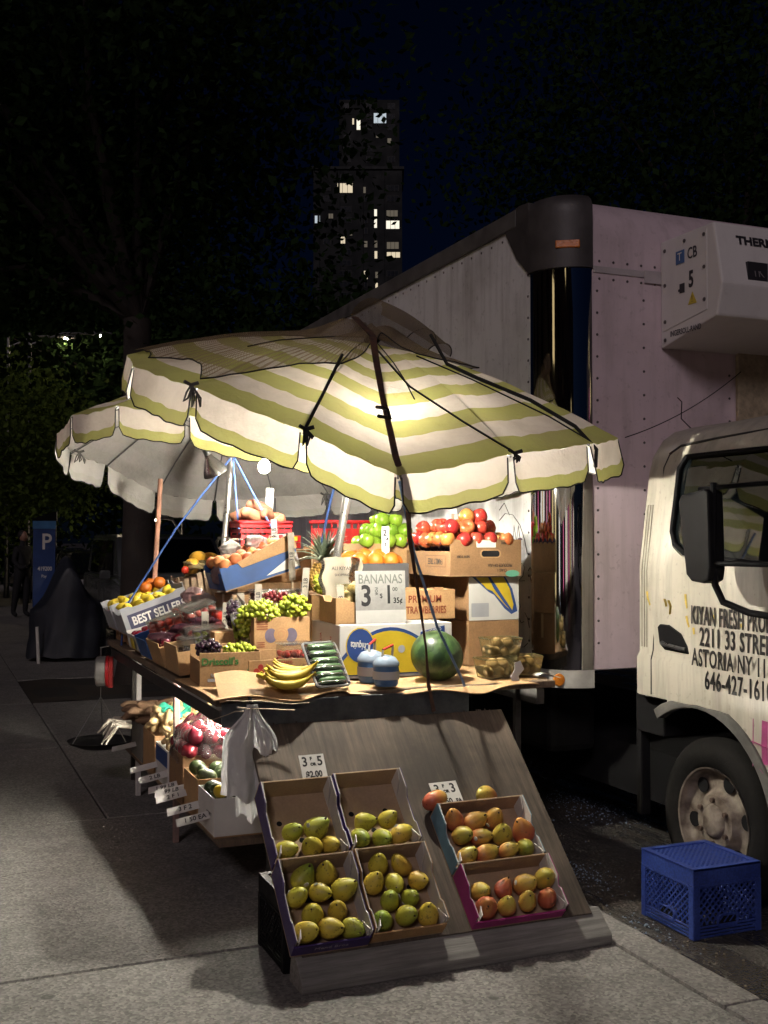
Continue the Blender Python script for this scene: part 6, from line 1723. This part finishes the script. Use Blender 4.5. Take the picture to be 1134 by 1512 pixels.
# ------------------------------------------------------------------ background
# parked cars
def car(label, loc, rz, mat, kind='suv'):
    c = thing('parked_car', label, 'car', loc, (0, 0, rz), 'cars parked beyond the stall')
    L, W, Hh = (4.6, 1.85, 1.75) if kind == 'suv' else (4.4, 1.78, 1.45)
    if kind == 'suv':
        low_ = [(-2.3, .32), (2.3, .32), (2.3, .95), (1.35, 1.08), (-2.25, 1.08), (-2.3, .9)]
        up_ = [(1.30, 1.08), (.55, 1.68), (.3, 1.74), (-1.9, 1.74), (-2.15, 1.62), (-2.25, 1.08)]
    else:
        low_ = [(-2.2, .30), (2.2, .30), (2.2, .72), (1.2, .90), (-1.7, .95), (-2.2, .88)]
        up_ = [(1.05, .9), (.25, 1.38), (-.9, 1.42), (-1.75, .95)]
    MB().prism(low_, lambda u, v, w: (w - W / 2, -u, v), W).build('body', mat, c, bevel=.07, seg=3, smooth=50)
    cabn = MB().prism(up_, lambda u, v, w: (w - W / 2 + .06, -u, v), W - .12)
    cabn.v = [(x * (1 - .14 * max(0, z - 1.0)), y, z) for x, y, z in cabn.v]
    cabn.build('cabin', mat, c, bevel=.05, seg=3, smooth=50)
    gl = _mc.setdefault('car_glass', glass.m)
    z0 = 1.10 if kind == 'suv' else .95; z1 = 1.64 if kind == 'suv' else 1.34
    yb = up_[0][0]; yt = up_[1][0]
    def ws(u, v):
        t = .08 + .84 * v
        x = (u - .5) * (W - .28) * (1 - .12 * t); return (x, -(yb + (yt - yb) * t) - .03, up_[0][1] + (up_[1][1] - up_[0][1]) * t + .025)
    MB().sheet(ws, 2, 2).build('windscreen', gl, c)
    for sgn in (-1, 1):
        q = MB()
        xs_ = sgn * (W / 2 - .055)
        for (a, b) in (((.35 if kind == 'suv' else .1), -.75), (-.85, -1.85 if kind == 'suv' else -1.4)):
            q.add([(xs_ * (1 - .02), -a - .35 * (a > 0), z0), (xs_ * .98, -b, z0), (xs_ * .925, -b, z1), (xs_ * .925, -a, z1)], [(0, 1, 2, 3)])
        q.build('side_window', gl, c, thick=.01)
        MB().bb((sgn * .62 - .16, -2.3 - (0 if kind == 'suv' else -.1), .72), (sgn * .62 + .16, -2.27 - (0 if kind == 'suv' else -.1), .88)).build('headlight', M('headlight_glass', (.5, .5, .52), .12, .1, 30, .1), c, bevel=.02)
        MB().box((sgn * (W / 2 + .09), -.95, 1.12), (.16, .10, .13)).build('mirror', mat, c, bevel=.03)
        for yy in (-1.42, 1.38):
            w = MB().lathe([(.20, -.09), (.33, -.10), (.345, -.05), (.345, .08), (.33, .1), (.2, .09)], 24, ax=0, cap=False).build('wheel', tyre_m, c, loc=(sgn * (W / 2 - .12), yy, .345), smooth=50)
            MB().lathe([(.20, -.085), (.19, -.06), (.05, -.07), (.05, .07), (.19, .06), (.20, .085)], 20, ax=0).build('rim', dark_steel, w, smooth=50)
    MB().bb((-.42, -2.315 + (0 if kind == 'suv' else .1), .50), (.42, -2.28 + (0 if kind == 'suv' else .1), .70)).build('grille', black_pl, c)
    for k in range(3): MB().bb((-.40, -2.325 + (0 if kind == 'suv' else .1), .53 + .06 * k), (.40, -2.3155 + (0 if kind == 'suv' else .1), .545 + .06 * k)).build('grille_bar', steel, c)
    MB().bb((-.16, -2.325 + (0 if kind == 'suv' else .1), .40), (.16, -2.31 + (0 if kind == 'suv' else .1), .47)).build('number_plate', white_card, c)
    return c
carp = lambda n, col: M(n, col, .22, .05, 2, 0, coat=.6, metal=.3)
car('dark green-grey SUV parked facing the stall behind the tree trunk', (3.55, 18.2, -.1), 0, carp('paint_silver', (.32, .35, .35)))
car('black car parked behind the green-grey SUV', (3.5, 24.3, -.1), 0, carp('paint_black', (.02, .02, .022)), 'sedan')
car('dark van parked in the next row right of the tree trunk', (6.6, 21.5, -.1), 0, carp('paint_dark', (.04, .042, .05)))
car('grey car far down the kerb at the left edge', (3.4, 32, -.1), 0, carp('paint_grey', (.10, .10, .105)), 'sedan')
# tarp-covered motorbike
tarp_m = M('dark_tarp', (.022, .026, .036), .55, .3, 6, .5, bscale=10)
def tarpf(u, v):
    a = 2 * math.pi * u
    ca, sa = math.cos(a), math.sin(a)
    def ztop(x): return .84 + .50 * math.exp(-((x + .02) / .20) ** 2) - .10 * max(0, x) - .55 * max(0, -x - .2)
    lump = noise.noise(Vector((ca * 1.4, sa * 1.4, v * 2.2))) * .5 + noise.noise(Vector((ca * 3.1 + v * 1.6, sa * 3.1, v * 3.7 + 4))) * .32
    if v < .5:
        s_ = (v / .5) ** .8
        x, y = .46 * ca * s_, .40 * sa * s_
        z = ztop(x) - .10 * s_ * s_ * abs(sa) - .05 * s_ ** 3
        return (x + .05 * lump * s_, y + .05 * lump * s_, z + .07 * lump * s_)
    k = (v - .5) / .5
    x, y = .46 * ca, .40 * sa
    z0 = ztop(x) - .10 * abs(sa) - .05
    fl = 1 + .10 * k + .26 * lump * k + .11 * lump
    return (x * fl, y * fl, (z0 + .07 * lump) * (1 - k) + (.06 + .05 * noise.noise(Vector((ca * 2, sa * 2, 9)))) * k)
mb_ = thing('covered_motorbike', 'motorbike hidden under a dark blue-black tarpaulin on the pavement', 'motorbike', (1.72, 14.9, 0))
MB().sheet(tarpf, 110, 34).build('tarpaulin', tarp_m, mb_, smooth=75)
for xx in (-.20, .26):
    w = MB().lathe([(.11, -.05), (.17, -.06), (.19, 0), (.17, .06), (.11, .05)], 24, ax=1, cap=False).build('wheel', tyre_m, mb_, loc=(xx, 0, .19), smooth=50)
MB().tube([(-.40, -.44, .0), (-.42, -.42, .46)], .02, 6).build('stand_post', white_card, mb_)
# parking meter kiosk with P sign
ki = thing('parking_meter', 'blue parking meter kiosk with a white P behind the covered motorbike', 'parking meter', (1.52, 15.9, 0), (0, 0, R(-8)))
ki.scale = (1, 1, 1.13)
kb = M('kiosk_blue', (.018, .055, .20), .45, .2, 8, .05)
MB().bb((-.15, -.12, 0), (.15, .12, 1.60)).build('cabinet', M('kiosk_grey', (.10, .11, .13), .5, .2, 8, .05), ki, bevel=.02)
MB().bb((-.145, -.128, .55), (.145, -.1205, 1.50)).build('front_panel', kb, ki)
MB().bb((-.152, -.132, 1.505), (.152, -.1205, 1.60)).build('header', M('kiosk_light', (.05, .19, .42), .45, .2, 8, .05), ki)
MB().prism([(-.16, 1.602), (.16, 1.602), (.16, 1.72), (-.16, 1.63)], lambda u, v, w: (u, -.12 + w, v), .24).build('solar_top', black_pl, ki)
txt('P', ki, .27, (.03, -.129, 1.34), XR, UP, white_ink, 1, bold=.004); txt('419200', ki, .07, (.01, -.129, 1.02), XR, UP, white_ink, .9, bold=.001); txt('Pay', ki, .05, (.0, -.129, .93), XR, UP, white_ink)
# passer-by in dark clothes (one continuous skinned body)
def person(label, loc, rz):
    P = thing('person', label, 'person', loc, (0, 0, rz))
    vs = [(0, 0, .93), (0, 0, 1.12), (0, 0, 1.32), (0, 0, 1.42), (0, -.01, 1.50), (0, -.02, 1.60),
          (.16, 0, 1.36), (.20, .02, 1.12), (.16, -.16, 1.02), (.10, -.24, 1.05), (-.16, 0, 1.36), (-.20, .02, 1.12), (-.16, -.12, .98), (-.10, -.22, 1.02),
          (.09, 0, .88), (.10, -.02, .50), (.10, .02, .09), (.11, -.10, .035), (-.09, 0, .88), (-.11, .06, .50), (-.12, .12, .09), (-.13, .01, .035)]
    es = [(0, 1), (1, 2), (2, 3), (3, 4), (4, 5), (2, 6), (6, 7), (7, 8), (8, 9), (2, 10), (10, 11), (11, 12), (12, 13), (0, 14), (14, 15), (15, 16), (16, 17), (0, 18), (18, 19), (19, 20), (20, 21)]
    rad = [.15, .14, .15, .07, .055, .06, .075, .055, .045, .035, .075, .055, .045, .035, .10, .075, .05, .04, .10, .075, .05, .04]
    me = bpy.data.meshes.new('body'); me.from_pydata(vs, es, [])
    o = bpy.data.objects.new('tmp_body', me); COL.objects.link(o)
    sk = o.modifiers.new('s', 'SKIN'); o.modifiers.new('d', 'SUBSURF').levels = 2
    o.modifiers['d'].render_levels = 2
    for i, s in enumerate(me.skin_vertices[0].data): s.radius = (rad[i], rad[i]); s.use_root = i == 0
    dg = bpy.context.evaluated_depsgraph_get(); m2 = bpy.data.meshes.new_from_object(o.evaluated_get(dg)); bpy.data.objects.remove(o)
    m2.materials.clear(); m2.materials.append(M('dark_clothes', (.012, .012, .014), .9, .3, 10, .2)); m2.shade_smooth()
    put('body', m2, P)
    hd_ = blob('head', M('skin', (.28, .15, .10), .6, .15, 20, .05), .075, .092, .115, 18, 14, fn=lambda x, y, z: (1 - .18 * max(0, -z) ** 2, 0, -.012 * max(0, -y) * max(0, .3 - abs(z)), 0))
    put('head', hd_, P, (0, -.02, 1.615))
    put('hair', blob('hair', M('hair', (.012, .009, .008), .7, .2, 40, .3), .084, .10, .10, 18, 12), P, (0, .012, 1.645))
    MB().tube([(0, -.105, 1.61), (0, -.125, 1.59), (0, -.108, 1.585)], .012, 6).build('nose', M('skin', (.28, .15, .10)), P, smooth=True)
person('person in dark clothes standing on the pavement left of the parking meter', (1.8, 23.3, 0), R(40))

# trees: trunk, limbs and a crown of separate leaves in clumps
def leafm(name, a, b):
    t = NT(name); co = t.coords(); f = t.noise(co, .8, 4, .7)
    col = t.ramp(f, [(.3, a), (.7, b)])
    d = t.n('ShaderNodeBsdfDiffuse'); tl = t.n('ShaderNodeBsdfTranslucent'); mx = t.n('ShaderNodeMixShader'); mx.inputs[0].default_value = .35
    t.l(col, d.inputs[0]); t.l(col, tl.inputs[0]); t.l(d.outputs[0], mx.inputs[1]); t.l(tl.outputs[0], mx.inputs[2]); t.l(mx.outputs[0], t.out.inputs[0]); return t.m
lf1 = leafm('leaf_green', (.010, .022, .008), (.026, .046, .015)); lf2 = leafm('leaf_olive', (.05, .085, .02), (.11, .15, .03))
bark = M('bark', (.028, .022, .018), .95, .35, 9, 1.0, bscale=26)
def tree(label, base, trunk_h, r, crown_c, crown_r, n, leaf, lmat, seed, name='street_tree', clumps=90):
    rs = random.Random(seed)
    t = thing(name, label, 'tree', base)
    path = [Vector((0, 0, -.05)), Vector((0, 0, .25)), Vector((.03, .02, trunk_h * .5)), Vector((.0, .05, trunk_h))]
    MB().tube(path, [r * 1.35, r * 1.05, r * .92, r * .8], 14).build('trunk', bark, t, smooth=60)
    cc = Vector(crown_c)
    cl = []
    while len(cl) < clumps:
        q = Vector((rs.uniform(-1, 1), rs.uniform(-1, 1), rs.uniform(-1, 1)))
        if .25 < q.length < 1: cl.append(cc + Vector((q.x * crown_r[0], q.y * crown_r[1], q.z * crown_r[2])))
    lb = MB()
    for c in cl[:22]:
        top = path[-1]; mid = top.lerp(c, .5) + Vector((rs.uniform(-.3, .3), rs.uniform(-.3, .3), .3))
        lb.tube([top, mid, c], [r * .42, r * .2, r * .05], 6)
    lb.build('limbs', bark, t, smooth=60)
    vs = []; fs = []
    for i in range(n):
        c = cl[rs.randrange(clumps)]
        s = min(crown_r) * .22
        p = c + Vector((rs.gauss(0, s), rs.gauss(0, s), rs.gauss(0, s * .8)))
        nrm = Vector((rs.gauss(0, 1), rs.gauss(0, 1), rs.gauss(.6, 1))).normalized()
        a = nrm.orthogonal().normalized(); a.rotate(Matrix.Rotation(rs.uniform(0, 6.28), 3, nrm)); b = nrm.cross(a)
        L = leaf * rs.uniform(.7, 1.3); k = len(vs)
        vs += [tuple(p), tuple(p + a * L * .5 + b * L * .32), tuple(p + a * L + nrm * L * .1), tuple(p + a * L * .5 - b * L * .32)]
        fs.append((k, k + 1, k + 2, k + 3))
    m = bpy.data.meshes.new('crown'); m.from_pydata(vs, [], fs); m.materials.append(lmat)
    put('crown', m, t)
    return t
tree('street tree with a thick dark trunk and dense overhanging crown behind the stall', (2.15, 12.3, 0), 4.0, .19, (-1.3, 1.0, 7.7), (3.7, 3.6, 3.4), 60000, .115, lf1, 1, clumps=130)
tree('leafy green tree at the left edge beyond the parking meter', (1.4, 27, 0), 2.6, .16, (-1.5, 0, 3.6), (4.5, 3, 2.2), 34000, .13, lf2, 2, clumps=160)
tree('dark tree farther along the kerb left of the tall building', (2.1, 46, 0), 5.5, .2, (2.5, 0, 11.0), (6, 6, 5.5), 16000, .34, lf1, 3)
tree('dark tree across the road behind the truck at upper right', (13.5, 16, -.1), 4.5, .2, (0, 0, 8.0), (4.5, 4.5, 4.2), 40000, .14, lf1, 4, clumps=150)
tree('big dark tree beyond the parked cars', (9.0, 34, -.1), 4, .2, (-1.5, 0, 6.5), (6.5, 4, 4.5), 16000, .3, lf1, 5)
tree('low bushy tree behind the parked cars left of the trunk', (3.4, 42, -.1), 2.2, .2, (-3, 0, 4.2), (8, 4, 3.6), 14000, .32, lf1, 6)
# street lamps seen as points of light
def lamp_post(label, loc, h, st, arm=1.2, col=(1, .80, .55)):
    c = thing('street_lamp', label, 'street lamp', loc, Z3, 'street lamps in the background')
    MB().tube([(0, 0, 0), (0, 0, h)], [.07, .045], 10).build('post', dark_steel, c, smooth=True)
    MB().tube([(0, 0, h - .3), (-arm * .5, 0, h + .05), (-arm, 0, h + .1)], .03, 8).build('arm', dark_steel, c, smooth=True)
    hx = -arm - math.copysign(.15, arm)
    MB().box((hx, 0, h + .1), (.5, .2, .08)).build('head', dark_steel, c, bevel=.02)
    MB().box((hx, 0, h + .045), (.10, .08, .03)).build('lens', emis('lamp_lens%d' % int(h * 100 + st), col, st * 5), c)
lamp_post('lit street lamp shining through the leaves at the upper left', (2.0, 31.1, 0), 7.0, 150, arm=-1.35)
lamp_post('lit street lamp low over the parked cars by the trunk', (8.6, 45, -.1), 6.2, 700, arm=.6)
lamp_post('lit street lamp at the left near the overhead cable', (2.35, 28.7, 0), 6.7, 150, arm=-1.6)
lamp_post('lit lamp seen just right of the tree trunk', (5.4, 25.0, -.1), 2.05, 160, arm=.45)
strap('overhead_cable', 'slack overhead cable crossing the dark trees at far left', arc((-1.5, 22, 5.4), (2.5, 28, 7.6), .3, 10), .02, black_mt, cat='cable')

# apartment tower far behind, a few windows lit
D = 290; bx = Vector((math.sin(R(22.52)), math.cos(R(22.52)), 0)); rx = Vector((bx.y, -bx.x, 0))
tw_c = bx * D + rx * ((530 - 567) / 1632 * D)
tower = thing('apartment_tower', 'tall dark apartment tower with scattered lit windows behind the trees', 'building', (tw_c.x, tw_c.y, 0), (0, 0, R(-22.52)))
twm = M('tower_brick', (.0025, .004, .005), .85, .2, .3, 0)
k_ = D / 1632
def tx(px): return (px - 530) * k_
def tz(py): return 1.55 + (797 - py) * k_ + 0
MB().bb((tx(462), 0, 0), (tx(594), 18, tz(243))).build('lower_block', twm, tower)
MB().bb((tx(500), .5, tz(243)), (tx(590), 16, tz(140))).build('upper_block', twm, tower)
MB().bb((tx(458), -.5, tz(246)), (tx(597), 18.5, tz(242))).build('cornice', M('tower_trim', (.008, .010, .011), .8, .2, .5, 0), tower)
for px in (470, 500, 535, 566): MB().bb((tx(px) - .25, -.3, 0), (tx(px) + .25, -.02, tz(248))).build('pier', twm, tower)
dimg = M('dark_pane', (.012, .014, .018), .15, .1, 2, 0)
fr_m = M('window_frame_grey', (.008, .008, .008), .7, .1, 5, 0)
warm = emis('lit_warm', (1, .84, .58), .75); cool = emis('lit_cool', (.80, .92, 1), .6); dimw = emis('lit_dim', (1, .85, .6), .10); brt = emis('lit_bright', (1, .92, .75), 1.1)
def window(px, py, w, h, pane, base=0.):
    o = MB().bb((tx(px - w / 2) - .12, base - .10, tz(py + h / 2) - .12), (tx(px + w / 2) + .12, base - .01, tz(py - h / 2) + .12)).build('window', fr_m, tower)
    n = 3 if w > 14 else (2 if w > 6 else 1)
    for i in range(n):
        a = tx(px - w / 2) + (tx(px + w / 2) - tx(px - w / 2)) * i / n; b = tx(px - w / 2) + (tx(px + w / 2) - tx(px - w / 2)) * (i + 1) / n
        MB().bb((a + .05, base - .16, tz(py + h / 2)), (b - .05, base - .11, tz(py - h / 2))).build('pane', pane, o)
for px, py, w, h, m, b in ((509, 274, 23, 14, warm, 0), (529, 178, 6, 15, brt, .5), (521, 173, 3, 9, warm, .5), (561, 168, 19, 15, cool, .5), (575, 203, 6, 9, dimw, .5), (557, 196, 4, 3, dimw, .5), (554.5, 311, 4.5, 10, brt, 0), (554.5, 327, 4.5, 13, brt, 0), (579, 312, 17, 9, dimw, 0), (580, 329, 20, 12, brt, 0), (488, 316, 7, 7, dimw, 0), (468, 321, 8, 11, cool, 0), (506, 352, 7, 10, warm, 0), (580, 360, 18, 10, dimw, 0), (581, 374, 20, 8, warm, 0), (555, 374, 4.5, 11, warm, 0), (555, 358, 4.5, 10, dimw, 0), (540, 404, 6, 12, warm, 0), (556, 404, 4, 9, dimw, 0), (556, 420, 4, 8, warm, 0), (538, 277, 4, 9, dimw, 0), (540, 358, 5, 9, dimw, 0), (518, 342, 4, 6, dimw, 0)):
    window(px, py, w, h, m, b)
for py in range(258, 440, 16):
    for px, w in ((482, 10), (509, 18), (580, 17), (540, 4)):
        if random.random() < .62 and not any(abs(px - a) < (w + b) / 2 + 2 and abs(py - c) < 13 for a, c, b in ((509, 274, 23), (580, 312, 17), (580, 329, 20), (488, 316, 7), (506, 352, 7), (580, 360, 18), (581, 374, 20), (540, 404, 6), (540, 358, 5), (518, 342, 4), (468, 321, 8), (538, 277, 4))):
            window(px, py, w, 8, dimg)
for py in range(150, 238, 16):
    for px, w in ((512, 10), (545, 8), (578, 10)):
        if not any(abs(px - a) < 16 and abs(py - c) < 13 for a, c in ((529, 178), (521, 173), (561, 168), (575, 203), (557, 196))): window(px, py, w, 8, dimg, .5)
# unseen shop row added for the chrome corner and cab glass to mirror
shop = thing('added_shop_row', 'unseen dark row of shops added for reflections, with a few lit windows', 'building', (-10, 0, 0))
MB().bb((-8, -34, 0), (0, 20, 11)).build('wall', M('shop_brick', (.12, .09, .075), .85, .3, 2, .3), shop)
shp = [emis('added_glow_white', (1, .95, .85), .9), emis('added_glow_warm', (1, .75, .35), .7), dimg, emis('added_glow_pink', (1, .25, .45), .6), dimg]  # glowing panes added to give coloured streaks in the chrome
row2 = thing('added_house_row', 'unseen dark row of houses added behind the viewer for reflections', 'building', (24, 0, -.1))  # added unseen so the chrome mirrors dark walls instead of sky
MB().bb((0, -60, 0), (9, 14, 13)).build('wall', M('shop_brick', (.12, .09, .075)), row2)
for k in range(17):
    for fl in (1.2, 4.4, 7.6, 10.2):
        w_ = MB().bb((-.06, -59 + 4.2 * k, fl), (0, -57.6 + 4.2 * k, fl + 1.8)).build('window', fr_m, row2)
        MB().bb((-.08, -58.9 + 4.2 * k, fl + .1), (-.065, -57.7 + 4.2 * k, fl + 1.7)).build('pane', shp[3] if (k * 5 + int(fl)) % 9 == 0 else (shp[1] if (k * 3 + int(fl)) % 11 == 0 else dimg), w_)
for k in range(13):
    y0 = -33 + 4.0 * k
    fr = MB().bb((.0, y0, .4), (.08, y0 + 3.0, 2.9)).build('shop_window', fr_m, shop)
    for q in range(3): MB().bb((.085, y0 + .1 + .95 * q, .5), (.10, y0 + .95 + .95 * q, 2.8)).build('pane', shp[(k * 2 + (q == 1)) % 5], fr)
    for fl in (4.6, 7.8):
        w_ = MB().bb((.0, y0 + .6, fl), (.06, y0 + 2.2, fl + 1.7)).build('window', fr_m, shop)
        MB().bb((.065, y0 + .7, fl + .1), (.08, y0 + 2.1, fl + 1.6)).build('pane', shp[1] if (k * 7 + int(fl)) % 6 == 0 else dimg, w_)
# ------------------------------------------------------------------ lettering becomes plain mesh
dg = bpy.context.evaluated_depsgraph_get()
for o in [o for o in bpy.data.objects if o.type == 'FONT']:
    me = bpy.data.meshes.new_from_object(o.evaluated_get(dg))
    nm = o.name; par = o.parent; mb4 = o.matrix_basis.copy(); cu = o.data
    bpy.data.objects.remove(o)
    bpy.data.curves.remove(cu)
    n = put('lettering', me, par); n.matrix_basis = mb4
